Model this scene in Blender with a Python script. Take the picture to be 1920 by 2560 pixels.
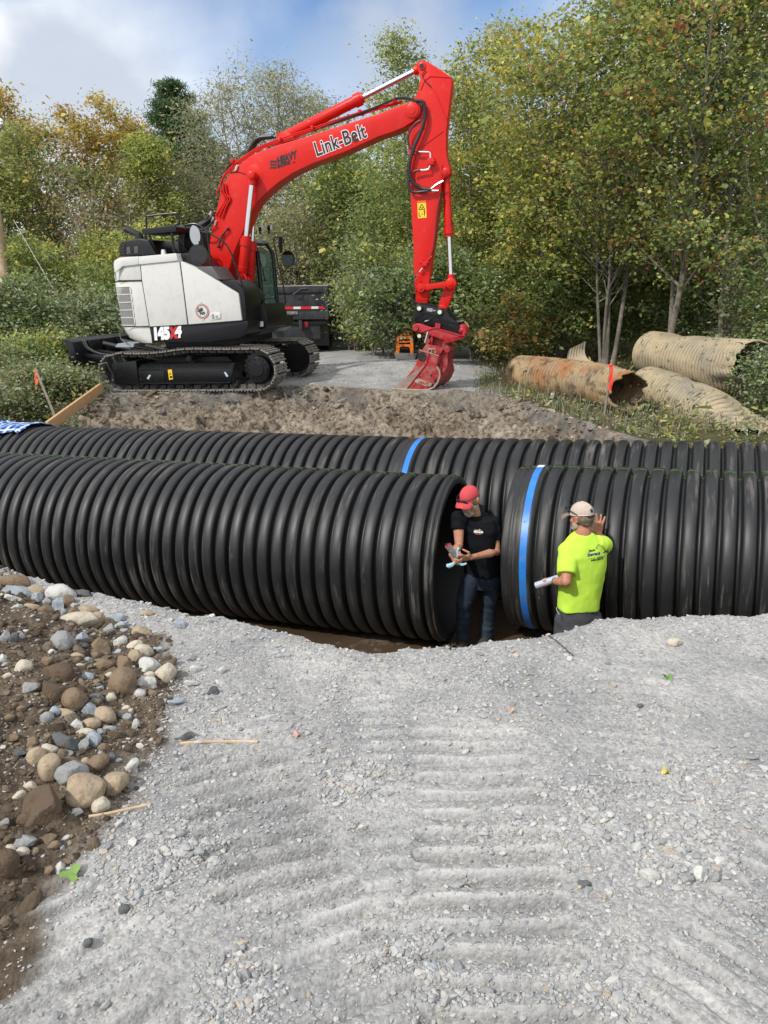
import bpy, bmesh, math, random
import numpy as np
from math import sin, cos, tan, pi, radians, sqrt, atan2
from mathutils import Vector, Matrix, noise as mnoise

for _o in list(bpy.data.objects): bpy.data.objects.remove(_o)
SC = bpy.context.scene
COL = SC.collection

# ------------------------------------------------------------------ camera
F = 1920.0; CX, CY = 960.0, 1280.0            # photograph is 1920 x 2560
PITCH = radians(16.8); ROLL = radians(0.9); H = 1.65
_fw = np.array([0, cos(PITCH), -sin(PITCH)]); _rt = np.array([1., 0, 0]); _up = np.cross(_rt, _fw)
RT = _rt*cos(ROLL) - _up*sin(ROLL); UP = _rt*sin(ROLL) + _up*cos(ROLL); FW = _fw
CAM = np.array([0, 0, H])
cam = bpy.data.cameras.new('camera'); camo = bpy.data.objects.new('camera', cam); COL.objects.link(camo)
cam.sensor_fit = 'VERTICAL'; cam.sensor_height = 36.0; cam.lens = 36.0*F/2560
cam.clip_start = 0.05; cam.clip_end = 2000
m = Matrix(((RT[0], UP[0], -FW[0], CAM[0]), (RT[1], UP[1], -FW[1], CAM[1]), (RT[2], UP[2], -FW[2], CAM[2]), (0, 0, 0, 1)))
camo.matrix_world = m
SC.camera = camo

# ------------------------------------------------------------------ light
SUN_EL, SUN_AZ = radians(44), radians(227)     # azimuth clockwise from +Y: behind the camera, to the left
EXPOSURE = 0.04
sd = bpy.data.lights.new('sun', 'SUN'); so = bpy.data.objects.new('sun', sd); COL.objects.link(so)
sd.energy = 3.3; sd.angle = radians(2.0); sd.color = (1.0, 0.955, 0.89)
_s = Vector((sin(SUN_AZ)*cos(SUN_EL), cos(SUN_AZ)*cos(SUN_EL), sin(SUN_EL)))
so.rotation_euler = _s.to_track_quat('Z', 'Y').to_euler()
SC.view_settings.view_transform = 'Standard'; SC.view_settings.look = 'None'
SC.view_settings.exposure = EXPOSURE; SC.view_settings.gamma = 1.0
SC.cycles.max_bounces = 6; SC.cycles.transparent_max_bounces = 6; SC.cycles.diffuse_bounces = 3
SC.cycles.glossy_bounces = 3; SC.cycles.transmission_bounces = 4
SC.cycles.use_denoising = True

W = bpy.data.worlds.new('World'); SC.world = W; W.use_nodes = True
def world():
    nt = W.node_tree; N = nt.nodes; L = nt.links
    for n in list(N): N.remove(n)
    out = N.new('ShaderNodeOutputWorld'); bg = N.new('ShaderNodeBackground')
    sky = N.new('ShaderNodeTexSky'); sky.sky_type = 'NISHITA'; sky.sun_disc = False
    sky.sun_elevation = SUN_EL; sky.sun_rotation = SUN_AZ; sky.air_density = 1.0; sky.dust_density = 1.2; sky.ozone_density = 1.5
    tc = N.new('ShaderNodeTexCoord')
    sx = N.new('ShaderNodeSeparateXYZ'); L.new(tc.outputs['Generated'], sx.inputs[0])
    # project direction on a cloud layer: xy / (z + .25)
    ad = N.new('ShaderNodeMath'); ad.operation = 'ADD'; ad.inputs[1].default_value = 0.22; L.new(sx.outputs[2], ad.inputs[0])
    mx = N.new('ShaderNodeMath'); mx.operation = 'MAXIMUM'; mx.inputs[1].default_value = 0.05; L.new(ad.outputs[0], mx.inputs[0])
    dx = N.new('ShaderNodeMath'); dx.operation = 'DIVIDE'; L.new(sx.outputs[0], dx.inputs[0]); L.new(mx.outputs[0], dx.inputs[1])
    dy = N.new('ShaderNodeMath'); dy.operation = 'DIVIDE'; L.new(sx.outputs[1], dy.inputs[0]); L.new(mx.outputs[0], dy.inputs[1])
    cb = N.new('ShaderNodeCombineXYZ'); L.new(dx.outputs[0], cb.inputs[0]); L.new(dy.outputs[0], cb.inputs[1])
    mp = N.new('ShaderNodeMapping'); mp.inputs['Location'].default_value = (3.1, 1.7, 0); mp.inputs['Scale'].default_value = (1.0, 1.35, 1)
    mp.inputs['Rotation'].default_value = (0, 0, 0.25); L.new(cb.outputs[0], mp.inputs[0])
    n1 = N.new('ShaderNodeTexNoise'); n1.inputs['Scale'].default_value = 1.1; n1.inputs['Detail'].default_value = 9; n1.inputs['Roughness'].default_value = 0.55
    n1.inputs['Distortion'].default_value = 0.5; L.new(mp.outputs[0], n1.inputs['Vector'])
    r1 = N.new('ShaderNodeValToRGB'); r1.color_ramp.elements[0].position = 0.24; r1.color_ramp.elements[1].position = 0.50
    L.new(n1.outputs['Fac'], r1.inputs[0])
    # low grey cumulus: noise on the direction itself, only near the tree line
    n2 = N.new('ShaderNodeTexNoise'); n2.inputs['Scale'].default_value = 4.2; n2.inputs['Detail'].default_value = 7; n2.inputs['Roughness'].default_value = 0.5
    mp2 = N.new('ShaderNodeMapping'); mp2.inputs['Location'].default_value = (0.35, 0.4, 0.62); mp2.inputs['Scale'].default_value = (1, 1, 1.7); L.new(tc.outputs['Generated'], mp2.inputs[0]); L.new(mp2.outputs[0], n2.inputs['Vector'])
    r2 = N.new('ShaderNodeValToRGB'); r2.color_ramp.elements[0].position = 0.50; r2.color_ramp.elements[1].position = 0.58
    L.new(n2.outputs['Fac'], r2.inputs[0])
    lo = N.new('ShaderNodeMapRange'); lo.inputs[1].default_value = 0.23; lo.inputs[2].default_value = 0.15; lo.inputs[3].default_value = 0; lo.inputs[4].default_value = 1
    L.new(sx.outputs[2], lo.inputs[0])
    ml = N.new('ShaderNodeMath'); ml.operation = 'MULTIPLY'; L.new(r2.outputs[0], ml.inputs[0]); L.new(lo.outputs[0], ml.inputs[1])
    ml2 = N.new('ShaderNodeMath'); ml2.operation = 'MULTIPLY'; ml2.inputs[1].default_value = 0.85; L.new(ml.outputs[0], ml2.inputs[0])
    # cloud veil brightness
    n3 = N.new('ShaderNodeTexNoise'); n3.inputs['Scale'].default_value = 2.3; n3.inputs['Detail'].default_value = 6; L.new(mp.outputs[0], n3.inputs['Vector'])
    cr = N.new('ShaderNodeValToRGB'); cr.color_ramp.elements[0].color = (6.7, 7.1, 7.8, 1); cr.color_ramp.elements[1].color = (9.0, 9.1, 9.2, 1)
    cr.color_ramp.elements[0].position = 0.3; cr.color_ramp.elements[1].position = 0.62
    L.new(n3.outputs['Fac'], cr.inputs[0])
    blue = N.new('ShaderNodeMixRGB'); blue.blend_type = 'MULTIPLY'; blue.inputs[0].default_value = 1.0; blue.inputs[2].default_value = (0.95, 1.08, 1.25, 1)
    L.new(sky.outputs[0], blue.inputs[1])
    def spot(px, py, r0, r1_, sx_=1.0):
        # soft region of the sky round one compass direction
        d = FW + RT*(px-CX)/F - UP*(py-CY)/F; d = d/np.linalg.norm(d)
        sb = N.new('ShaderNodeVectorMath'); sb.operation = 'SUBTRACT'; sb.inputs[1].default_value = tuple(d); L.new(tc.outputs['Generated'], sb.inputs[0])
        sc_ = N.new('ShaderNodeVectorMath'); sc_.operation = 'MULTIPLY'; sc_.inputs[1].default_value = (sx_, 1, 1); L.new(sb.outputs[0], sc_.inputs[0])
        nn = N.new('ShaderNodeTexNoise'); nn.inputs['Scale'].default_value = 9; nn.inputs['Detail'].default_value = 6; L.new(tc.outputs['Generated'], nn.inputs['Vector'])
        ln = N.new('ShaderNodeVectorMath'); ln.operation = 'LENGTH'; L.new(sc_.outputs[0], ln.inputs[0])
        wv = N.new('ShaderNodeMath'); wv.operation = 'MULTIPLY_ADD'; wv.inputs[1].default_value = -0.16; L.new(nn.outputs['Fac'], wv.inputs[0]); L.new(ln.outputs['Value'], wv.inputs[2])
        mr = N.new('ShaderNodeMapRange'); mr.inputs[1].default_value = r1_-.08; mr.inputs[2].default_value = r0-.08; L.new(wv.outputs[0], mr.inputs[0]); return mr.outputs[0]
    hole = spot(960, -60, .06, .27, .60); inv = N.new('ShaderNodeMath'); inv.operation = 'MULTIPLY_ADD'; inv.inputs[1].default_value = -1.0; inv.inputs[2].default_value = 1.0; L.new(hole, inv.inputs[0])
    veil = N.new('ShaderNodeMath'); veil.operation = 'MULTIPLY'; L.new(r1.outputs[0], veil.inputs[0]); L.new(inv.outputs[0], veil.inputs[1])
    mv = N.new('ShaderNodeMixRGB'); L.new(veil.outputs[0], mv.inputs[0]); L.new(blue.outputs[0], mv.inputs[1]); L.new(cr.outputs[0], mv.inputs[2])
    cu = spot(235, 245, .055, .10, .75); cu2 = spot(980, 130, .03, .09, .8); cm = N.new('ShaderNodeMath'); cm.operation = 'MAXIMUM'; L.new(cu, cm.inputs[0]); L.new(cu2, cm.inputs[1])
    cm2 = N.new('ShaderNodeMath'); cm2.operation = 'MULTIPLY'; cm2.inputs[1].default_value = .8; L.new(cm.outputs[0], cm2.inputs[0])
    mg = N.new('ShaderNodeMixRGB'); L.new(cm2.outputs[0], mg.inputs[0]); L.new(mv.outputs[0], mg.inputs[1]); mg.inputs[2].default_value = (4.6, 5.1, 6.0, 1)
    L.new(mg.outputs[0], bg.inputs[0]); bg.inputs[1].default_value = 0.125
    L.new(bg.outputs[0], out.inputs[0])
world()

# ------------------------------------------------------------------ geometry helpers
def ray(x, y):
    d = FW + RT*(x-CX)/F - UP*(y-CY)/F
    return d/np.linalg.norm(d)
def atY(x, y, Y):
    d = ray(x, y); return CAM + d*(Y/d[1])
def atz(x, y, z):
    d = ray(x, y); return CAM + d*((z-H)/d[2])
def proj(P):
    d = np.asarray(P, float)-CAM; z = d@FW
    return np.stack([CX+F*(d@RT)/z, CY-F*(d@UP)/z], -1)

def _hash(ix, iy, iz, s):
    h = (ix*374761393 + iy*668265263 + iz*2147483647*3 + s*974634777) & 0xffffffff
    h = ((h ^ (h >> 13))*1274126177) & 0xffffffff
    return ((h ^ (h >> 16)) & 0xffffff)/float(0xffffff)
def vnoise(x, y, z=0.0, s=0):
    x, y, z = np.broadcast_arrays(np.asarray(x, float), np.asarray(y, float), np.asarray(z, float))
    ix = np.floor(x).astype(np.int64); iy = np.floor(y).astype(np.int64); iz = np.floor(z).astype(np.int64)
    fx, fy, fz = x-ix, y-iy, z-iz
    fx = fx*fx*(3-2*fx); fy = fy*fy*(3-2*fy); fz = fz*fz*(3-2*fz)
    flat = not np.any(fz)
    def lay(k):
        a = _hash(ix, iy, iz+k, s); b = _hash(ix+1, iy, iz+k, s); c = _hash(ix, iy+1, iz+k, s); d = _hash(ix+1, iy+1, iz+k, s)
        return (a*(1-fx)+b*fx)*(1-fy) + (c*(1-fx)+d*fx)*fy
    r = lay(0)
    if not flat: r = r*(1-fz) + lay(1)*fz
    return r*2-1
def fbm(x, y, z=0.0, o=4, s=0, g=0.5):
    t = 0; a = 1; f = 1; n = 0
    for k in range(o):
        t = t + a*vnoise(np.asarray(x)*f, np.asarray(y)*f, np.asarray(z)*f, s+k*17); n += a; a *= g; f *= 2.03
    return t/n
def sstep(a, b, x):
    t = np.clip((x-a)/(b-a), 0, 1); return t*t*(3-2*t)

def mesh_np(name, V, Fq, col=None, smooth=False):
    """V (n,3), Fq (m,k) all faces with k corners"""
    V = np.asarray(V, np.float32); Fq = np.asarray(Fq, np.int32)
    me = bpy.data.meshes.new(name)
    me.vertices.add(len(V)); me.vertices.foreach_set('co', V.ravel())
    k = Fq.shape[1]
    me.loops.add(Fq.size); me.loops.foreach_set('vertex_index', Fq.ravel())
    me.polygons.add(len(Fq)); me.polygons.foreach_set('loop_start', np.arange(0, Fq.size, k, dtype=np.int32))
    me.polygons.foreach_set('loop_total', np.full(len(Fq), k, np.int32))
    me.polygons.foreach_set('use_smooth', np.full(len(Fq), smooth, bool))
    me.update(calc_edges=True)
    if col is not None:
        a = me.color_attributes.new('col', 'FLOAT_COLOR', 'POINT')
        c = np.ones((len(V), 4), np.float32); c[:, :col.shape[1]] = col
        a.data.foreach_set('color', c.ravel())
    return me

def link(name, me, mat=None, parent=None, loc=None):
    o = bpy.data.objects.new(name, me); COL.objects.link(o)
    if mat is not None and hasattr(me, 'materials') and not len(me.materials): me.materials.append(mat)
    if parent is not None:
        o.parent = parent
        b = parent.get('_b')
        if b is not None: o.matrix_parent_inverse = Matrix.Translation((-b[0], -b[1], -b[2]))
    if loc is not None: o.location = loc
    return o
def tag(o, label=None, cat=None, group=None, kind=None):
    if label: o['label'] = label
    if cat: o['category'] = cat
    if group: o['group'] = group
    if kind: o['kind'] = kind
    return o
_BASES = []
def thing(name, label, cat, loc, group=None):
    o = bpy.data.objects.new(name, None); COL.objects.link(o); o.location = [float(v) for v in loc]
    o.empty_display_size = 0.1
    o['_b'] = [float(v) for v in loc]
    _BASES.append(o)
    return tag(o, label, cat, group)

def smooth_by_angle(me, ang=35, bev=0.0):
    bm = bmesh.new(); bm.from_mesh(me)
    bmesh.ops.recalc_face_normals(bm, faces=bm.faces)
    c = radians(ang)
    if bev > 0:
        es = [e for e in bm.edges if len(e.link_faces) == 2 and e.calc_face_angle(0) > radians(40)]
        if es: bmesh.ops.bevel(bm, geom=es, offset=bev, segments=2, profile=0.6, affect='EDGES', clamp_overlap=True)
    for f in bm.faces: f.smooth = True
    for e in bm.edges: e.smooth = not (len(e.link_faces) == 2 and e.calc_face_angle(0) > c)
    bm.to_mesh(me); bm.free()

class MB:
    """collects shapes in one mesh"""
    def __init__(s, T=None): s.V = []; s.F = []; s.T = T
    def add(s, V, F_):
        n = len(s.V)
        if s.T is not None: V = [s.T(v) for v in V]
        s.V += [tuple(map(float, v)) for v in V]; s.F += [tuple(i+n for i in f) for f in F_]
        return s
    def box(s, c, d, R=None):
        c = np.array(c, float); d = np.array(d, float)/2; V = []
        for k in range(8):
            v = np.array([d[0]*(1 if k & 1 else -1), d[1]*(1 if k & 2 else -1), d[2]*(1 if k & 4 else -1)])
            if R is not None: v = np.array(R)@v
            V.append(c+v)
        return s.add(V, [(0, 2, 3, 1), (4, 5, 7, 6), (0, 1, 5, 4), (2, 6, 7, 3), (0, 4, 6, 2), (1, 3, 7, 5)])
    def prism(s, poly, y0, y1, hole=None):
        """poly [(x,z)] extruded along y"""
        n = len(poly)
        V = [(x, y0, z) for x, z in poly] + [(x, y1, z) for x, z in poly]
        Fc = [tuple(range(n)), tuple(range(2*n-1, n-1, -1))] + [(i, (i+1) % n, n+(i+1) % n, n+i) for i in range(n)]
        return s.add(V, Fc)
    def loft(s, rings, caps=True):
        n = len(rings[0]); V = [p for r in rings for p in r]; Fc = []
        for k in range(len(rings)-1):
            for i in range(n):
                j = (i+1) % n
                Fc.append((k*n+i, k*n+j, (k+1)*n+j, (k+1)*n+i))
        if caps: Fc += [tuple(range(n)), tuple(range(len(V)-1, len(V)-n-1, -1))]
        return s.add(V, Fc)
    def cyl(s, p0, p1, r0, r1=None, n=16, caps=True):
        return s.tube([p0, p1], [r0, r0 if r1 is None else r1], n, caps)
    def tube(s, pts, r, n=8, caps=True):
        P = np.array(pts, float); m_ = len(P)
        R = np.full(m_, r, float) if np.isscalar(r) else np.array(r, float)
        rings = []; prev = None
        for i in range(m_):
            t = P[min(i+1, m_-1)] - P[max(i-1, 0)]; t = t/(np.linalg.norm(t)+1e-12)
            if prev is None:
                a = np.array([0, 0, 1.]) if abs(t[2]) < 0.9 else np.array([1., 0, 0])
            else: a = prev
            u = a - t*(a@t); u /= np.linalg.norm(u)+1e-12; v = np.cross(t, u); prev = u
            rings.append([P[i]+R[i]*(cos(2*pi*k/n)*u+sin(2*pi*k/n)*v) for k in range(n)])
        return s.loft(rings, caps)
    def lathe(s, c, ax, prof, n=24, caps=False):
        """prof [(dist along ax, radius)]"""
        ax = np.array(ax, float); ax /= np.linalg.norm(ax)
        a = np.array([0, 0, 1.]) if abs(ax[2]) < 0.9 else np.array([1., 0, 0])
        u = a-ax*(a@ax); u /= np.linalg.norm(u); v = np.cross(ax, u); c = np.array(c, float)
        return s.loft([[c+ax*d+r*(cos(2*pi*k/n)*u+sin(2*pi*k/n)*v) for k in range(n)] for d, r in prof], caps)
    def ball(s, c, r, n=12, m_=8, R=None):
        r = np.array(r if hasattr(r, '__len__') else (r, r, r), float); c = np.array(c, float); rings = []
        for j in range(1, m_):
            th = pi*j/m_
            ring = []
            for k in range(n):
                v = np.array([sin(th)*cos(2*pi*k/n)*r[0], sin(th)*sin(2*pi*k/n)*r[1], cos(th)*r[2]])
                if R is not None: v = np.array(R)@v
                ring.append(c+v)
            rings.append(ring)
        return s.loft(rings, True)
    def mesh(s, name):
        me = bpy.data.meshes.new(name); me.from_pydata(s.V, [], s.F); me.update(); return me
    def build(s, name, mat, parent=None, ang=35, bev=0.0, origin=None, post=None):
        if origin is not None:
            o3 = np.array(origin, float); s.V = [tuple(np.array(v)-o3) for v in s.V]
        me = s.mesh(name); smooth_by_angle(me, ang, bev)
        o = link(name, me, mat, parent)
        if origin is not None: o.location = [float(x) for x in origin]
        return o

def spline(pts, k=6):
    """Catmull-Rom through pts"""
    P = [np.array(p, float) for p in pts]; P = [2*P[0]-P[1]] + P + [2*P[-1]-P[-2]]; out = []
    for i in range(1, len(P)-2):
        for j in range(k):
            t = j/k; a, b, c, d = P[i-1:i+3]
            out.append(0.5*((2*b)+(-a+c)*t+(2*a-5*b+4*c-d)*t*t+(-a+3*b-3*c+d)*t**3))
    out.append(P[-2]); return out

# ------------------------------------------------------------------ materials
def mat(name, col=(0.5, 0.5, 0.5), rough=0.5, metal=0.0, spec=0.5, noise=None, bump=None, coat=0.0, attr=None, trans=0.0, dirt=None, emit=None):
    """noise=(scale, other colour, lo, hi); bump=(scale, strength, distance); dirt=(colour, scale, lo, hi)"""
    M_ = bpy.data.materials.new(name); M_.use_nodes = True; N = M_.node_tree.nodes; L = M_.node_tree.links
    b = N['Principled BSDF']; b.inputs['Roughness'].default_value = rough; b.inputs['Metallic'].default_value = metal
    b.inputs['Specular IOR Level'].default_value = spec; b.inputs['Coat Weight'].default_value = coat; b.inputs['Coat Roughness'].default_value = 0.08
    tc = N.new('ShaderNodeTexCoord'); cur = None
    if attr:
        a = N.new('ShaderNodeAttribute'); a.attribute_name = attr; cur = a.outputs['Color']
    else:
        c = N.new('ShaderNodeRGB'); c.outputs[0].default_value = (*col, 1); cur = c.outputs[0]
    def mixn(cur, sc, c2, lo, hi, det=6, rg=0.6):
        t = N.new('ShaderNodeTexNoise'); t.inputs['Scale'].default_value = sc; t.inputs['Detail'].default_value = det; t.inputs['Roughness'].default_value = rg
        L.new(tc.outputs['Object'], t.inputs['Vector'])
        r = N.new('ShaderNodeMapRange'); r.inputs[1].default_value = lo; r.inputs[2].default_value = hi; L.new(t.outputs['Fac'], r.inputs[0])
        mx = N.new('ShaderNodeMixRGB'); L.new(r.outputs[0], mx.inputs[0]); L.new(cur, mx.inputs[1]); mx.inputs[2].default_value = (*c2, 1)
        return mx.outputs[0], r.outputs[0]
    for nz in (noise if isinstance(noise, list) else [noise] if noise else []):
        cur, _ = mixn(cur, *nz)
    if dirt:
        cur, fac = mixn(cur, dirt[1], dirt[0], dirt[2], dirt[3], 8, 0.65)
        rr = N.new('ShaderNodeMapRange'); rr.inputs[3].default_value = rough; rr.inputs[4].default_value = 0.9; L.new(fac, rr.inputs[0]); L.new(rr.outputs[0], b.inputs['Roughness'])
    L.new(cur, b.inputs['Base Color'])
    if bump:
        t = N.new('ShaderNodeTexNoise'); t.inputs['Scale'].default_value = bump[0]; t.inputs['Detail'].default_value = 6; L.new(tc.outputs['Object'], t.inputs['Vector'])
        bp = N.new('ShaderNodeBump'); bp.inputs['Strength'].default_value = bump[1]; bp.inputs['Distance'].default_value = bump[2]
        L.new(t.outputs['Fac'], bp.inputs['Height']); L.new(bp.outputs[0], b.inputs['Normal'])
    if trans > 0:
        tr = N.new('ShaderNodeBsdfTranslucent'); L.new(cur, tr.inputs[0]); ms = N.new('ShaderNodeMixShader'); ms.inputs[0].default_value = trans
        out = N['Material Output']; L.new(b.outputs[0], ms.inputs[1]); L.new(tr.outputs[0], ms.inputs[2]); L.new(ms.outputs[0], out.inputs[0])
    return M_
def glassy(name, col, rough=0.03, alpha=0.35):
    M_ = bpy.data.materials.new(name); M_.use_nodes = True; N = M_.node_tree.nodes; L = M_.node_tree.links
    b = N['Principled BSDF']; b.inputs['Base Color'].default_value = (*col, 1); b.inputs['Roughness'].default_value = rough; b.inputs['Alpha'].default_value = alpha
    return M_

def text_part(name, txt, size, T, mat_, parent, bold=0.0, shear=0.0, xs=1.0, align='LEFT', depth=0.002, spacing=1.0):
    """T maps (u along the writing, v up, w out of the surface) to world"""
    c = bpy.data.curves.new(name, 'FONT'); c.body = txt; c.size = size; c.offset = bold; c.shear = shear; c.extrude = depth; c.align_x = align; c.space_character = spacing
    c.resolution_u = 3
    o = bpy.data.objects.new(name, c); dg = bpy.context.evaluated_depsgraph_get()
    COL.objects.link(o); bpy.context.view_layer.update(); dg = bpy.context.evaluated_depsgraph_get()
    me = bpy.data.meshes.new_from_object(o.evaluated_get(dg)); bpy.data.objects.remove(o)
    for v in me.vertices: v.co = Vector(tuple(map(float, T(v.co.x*xs, v.co.y, v.co.z))))
    me.materials.clear()
    return link(name, me, mat_, parent)
def merge_meshes(name, mes):
    bm = bmesh.new()
    for q in mes: bm.from_mesh(q)
    me = bpy.data.meshes.new(name); bm.to_mesh(me); bm.free(); return me
rng = random.Random(11); nr = np.random.default_rng(7)
# ================================================================== TERRAIN
FLOOR = -1.93
# machine frame (used by the far bank as well)
MO = np.array([-3.4627, 16.0362, -0.35125]); MYAW = radians(14.09); MPIT = radians(1.40)
_f = np.array([cos(MYAW)*cos(MPIT), -sin(MYAW)*cos(MPIT), sin(MPIT)]); _l = np.array([sin(MYAW), cos(MYAW), 0.]); _u = np.cross(_f, _l)
MM = np.stack([_f, _l, _u], 1)
def TM(v): return MO + MM@np.array(v, float)
def mloc(x, y, c):
    d = ray(x, y)@MM; s = (CAM-MO)@MM; q = s+d*((c-s[1])/d[1]); return (float(q[0]), float(q[2]))

_cr = [(-500,1250),(-250,1310),(0,1392),(80,1410),(150,1432),(190,1448),(240,1484),(300,1506),(360,1517),(420,1527),(480,1537),(540,1546),(600,1560),(650,1572),(700,1583),(770,1600),(850,1619),(920,1631),(985,1628),(1040,1622),(1090,1616),(1130,1618),(1180,1606),(1250,1594),(1330,1590),(1390,1584),(1440,1566),(1490,1553),(1560,1541),(1640,1546),(1720,1542),(1820,1548),(1920,1548),(2100,1540),(2400,1520)]
_cp = np.array([atz(x, y-11, 0.05 if x > 200 else 0.12)[:2] for x, y in _cr]); _cp = _cp[np.argsort(_cp[:, 0])]
def Ycrest(X): return np.interp(X, _cp[:, 0], _cp[:, 1])
_fr = [(-600,1020),(0,1010),(200,1000),(300,992),(500,985),(700,979),(860,978),(1000,985),(1150,985),(1250,990),(1320,1000),(1420,1020),(1520,1045),(1620,1066),(1760,1090),(1920,1100),(2300,1110)]
_fp = np.array([atz(x, y, -0.42)[:2] for x, y in _fr])
_pb = [(-900,2760),(-200,2420),(0,2290),(55,2215),(165,2120),(275,2040),(330,1950),(385,1860),(415,1750),(440,1640),(425,1560),(330,1545),(200,1500),(0,1440)]   # outline of the dirt pile
_pp = np.array([atz(x, y, 0.08)[:2] for x, y in _pb])
def pile_w(X, Y):
    xb = np.interp(Y, _pp[:, 1], _pp[:, 0])
    return xb - X        # >0 inside, metres
def far_ground(X, Y):
    z = -0.35 + (X-MO[0])*cos(MYAW)*tan(MPIT) - (Y-MO[1])*sin(MYAW)*tan(MPIT)
    z = z - 0.42*sstep(1.0, 4.5, X)*sstep(20, 15.5, Y) - 0.1*sstep(3, 8, X)       # falls towards the old culverts
    z = z - 0.75*sstep(-5.6, -8.0, X + 0.15*(Y-14))*sstep(26, 20, Y)                                 # falls away left of the road
    z = z - 0.10*sstep(-1.6, .4, X)*sstep(19, 16, Y)
    z = z + 0.20*np.exp(-((X+.1)/1.5)**2-((Y-17.6)/1.0)**2) + 0.012*np.maximum(Y-22, 0)
    zc = -0.37
    return np.where(Y > 60, np.maximum(z, zc), z)
def ground_z(X, Y, fine=True):
    X = np.asarray(X, float); Y = np.asarray(Y, float)
    # --- near shelf
    zn = 0.030*fbm(X*1.1, Y*1.1, 0, 3, 3) + 0.02*np.clip(-Y+1.5, 0, 1)
    pw = pile_w(X, Y)
    zn = zn + 0.20*sstep(-0.05, 0.9, pw) + 0.05*sstep(-0.15, 0.25, pw)*fbm(X*3, Y*3, 0, 3, 9)
    zn = zn + 0.05*sstep(1.4, 2.0, X)*sstep(2.4, 3.2, Y)
    if fine:
        zn = zn + 0.012*fbm(X*5, Y*5, 0, 3, 21) + 0.005*fbm(X*22, Y*22, 0, 2, 31) + 0.0032*fbm(X*75, Y*75, 0, 2, 41)
        zn = zn + 0.022*sstep(0.02, 0.25, pw)*fbm(X*14, Y*14, 0, 4, 51)
        # crawler prints: (x0,y0, direction of travel deg, half width, length, pitch, depth)
        for k, (x0, y0, dg, hw, ln, pt, dp) in enumerate(LANES):
            d = np.array([sin(radians(dg)), cos(radians(dg))]); n = np.array([d[1], -d[0]])
            a = (X-x0)*d[0]+(Y-y0)*d[1]; b = (X-x0)*n[0]+(Y-y0)*n[1]
            w = sstep(hw, hw-0.05, np.abs(b+0.03*fbm(a*3, b*0, 0, 2, 61+k)))*sstep(0, 0.1, a)*sstep(ln, ln-0.15, a)
            ph = (a + 0.012*fbm(b*4, a*0.5, 0, 2, 71+k))/pt; fr_ = ph-np.floor(ph)
            g = -np.exp(-((fr_-0.45)/0.13)**2) + 0.55*np.exp(-((fr_-0.74)/0.11)**2)
            am = np.clip(0.85+0.9*fbm(X*2.1, Y*2.1+np.floor(ph)*0.7, 0, 2, 81+k), 0.0, 1.25)
            zn = zn + dp*g*w*am
    yc = Ycrest(X) + 0.06*fbm(X*2.2, X*0+1.7, 0, 3, 5) + (0.03*fbm(X*9, X*0, 0, 3, 6) if fine else 0)
    t = Y-yc
    drop = np.where(t > 0, 1.55*t+0.25*t*t, 0) + 0.10*np.exp(-(t/0.18)**2)*0
    zn = zn + 0.035*np.exp(-((t+0.12)/0.16)**2) - drop
    fl = FLOOR + 0.03*fbm(X*1.5, Y*1.5, 0, 3, 15) + 0.06*sstep(1.2, 2.0, X)
    if fine: fl = fl + 0.015*fbm(X*12, Y*12, 0, 3, 16)
    zn = np.maximum(zn, fl)
    # --- far bank
    yf = np.interp(X, _fp[:, 0], _fp[:, 1]) - 0.25 + 0.22*fbm(X*0.9, X*0+4, 0, 3, 8) + (0.10*fbm(X*3.5, X*0, 0, 3, 18) if fine else 0)
    zf = far_ground(X, Y)
    s = yf-Y
    s = s + .12*np.exp(-((X-.4)/1.0)**2)
    z2 = np.interp(np.clip(s, 0, 4), [0, 0.10, 0.22, 0.50, 0.95, 1.5, 2.2, 4], [0, -0.03, -0.20, -0.30, -0.40, -0.70, -1.45, -2.0])
    if fine:
        bw = sstep(0.0, 0.4, s)*sstep(3.2, 2.2, s)
        rid = 1-np.abs(fbm(X*2.2, Y*3.4, 0, 5, 28, 0.55))*2.2
        z2 = z2 + bw*(0.24*(rid-0.66) + 0.08*fbm(X*6, Y*8, 0, 4, 38) + 0.035*fbm(X*24, Y*28, 0, 3, 39))
        zf = zf + 0.008*fbm(X*3, Y*3, 0, 4, 48) + 0.005*fbm(X*14, Y*14, 0, 2, 49)*sstep(22, 16, Y)
    zfar = np.maximum(zf + z2, fl)
    return np.where(Y < 8.6, zn, zfar)
LANES = []
def _lane(xa, ya, xb, yb, wpx, pitch, depth):
    """lane centre from pixel a to pixel b; width in metres"""
    A = atz(xa, ya, 0)[:2]; B = atz(xb, yb, 0)[:2]; v = B-A; L_ = np.hypot(*v)
    LANES.append((A[0], A[1], math.degrees(atan2(v[0], v[1])), wpx/2, L_, pitch, depth))
_lane(1330, 2800, 1175, 1800, 0.48, 0.090, 0.032)
_lane(1010, 2850, 560, 1820, 0.44, 0.092, 0.030)
_lane(300, 2950, -60, 2080, 0.52, 0.09, 0.024)
_lane(1650, 2900, 2150, 2100, 0.50, 0.088, 0.018)
_lane(1640, 2050, 1560, 1640, 0.36, 0.085, 0.008)
_lane(1010, 2500, 930, 1700, 0.20, 0.082, 0.008)

def gz(x, y, fine=False): return float(ground_z(np.array([x]), np.array([y]), fine)[0])
def hit(px, py, t0=0.8, t1=60, fine=False):
    """first point of the ground along the ray through a pixel"""
    d = ray(px, py); T_ = np.concatenate([np.linspace(t0, 8, 1500), np.linspace(8, t1, 1500)])
    P = CAM+d*T_[:, None]; dz = P[:, 2]-ground_z(P[:, 0], P[:, 1], fine)
    k = np.argmax(dz < 0)
    if dz[k] >= 0: k = len(T_)-1
    return P[k]

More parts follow.
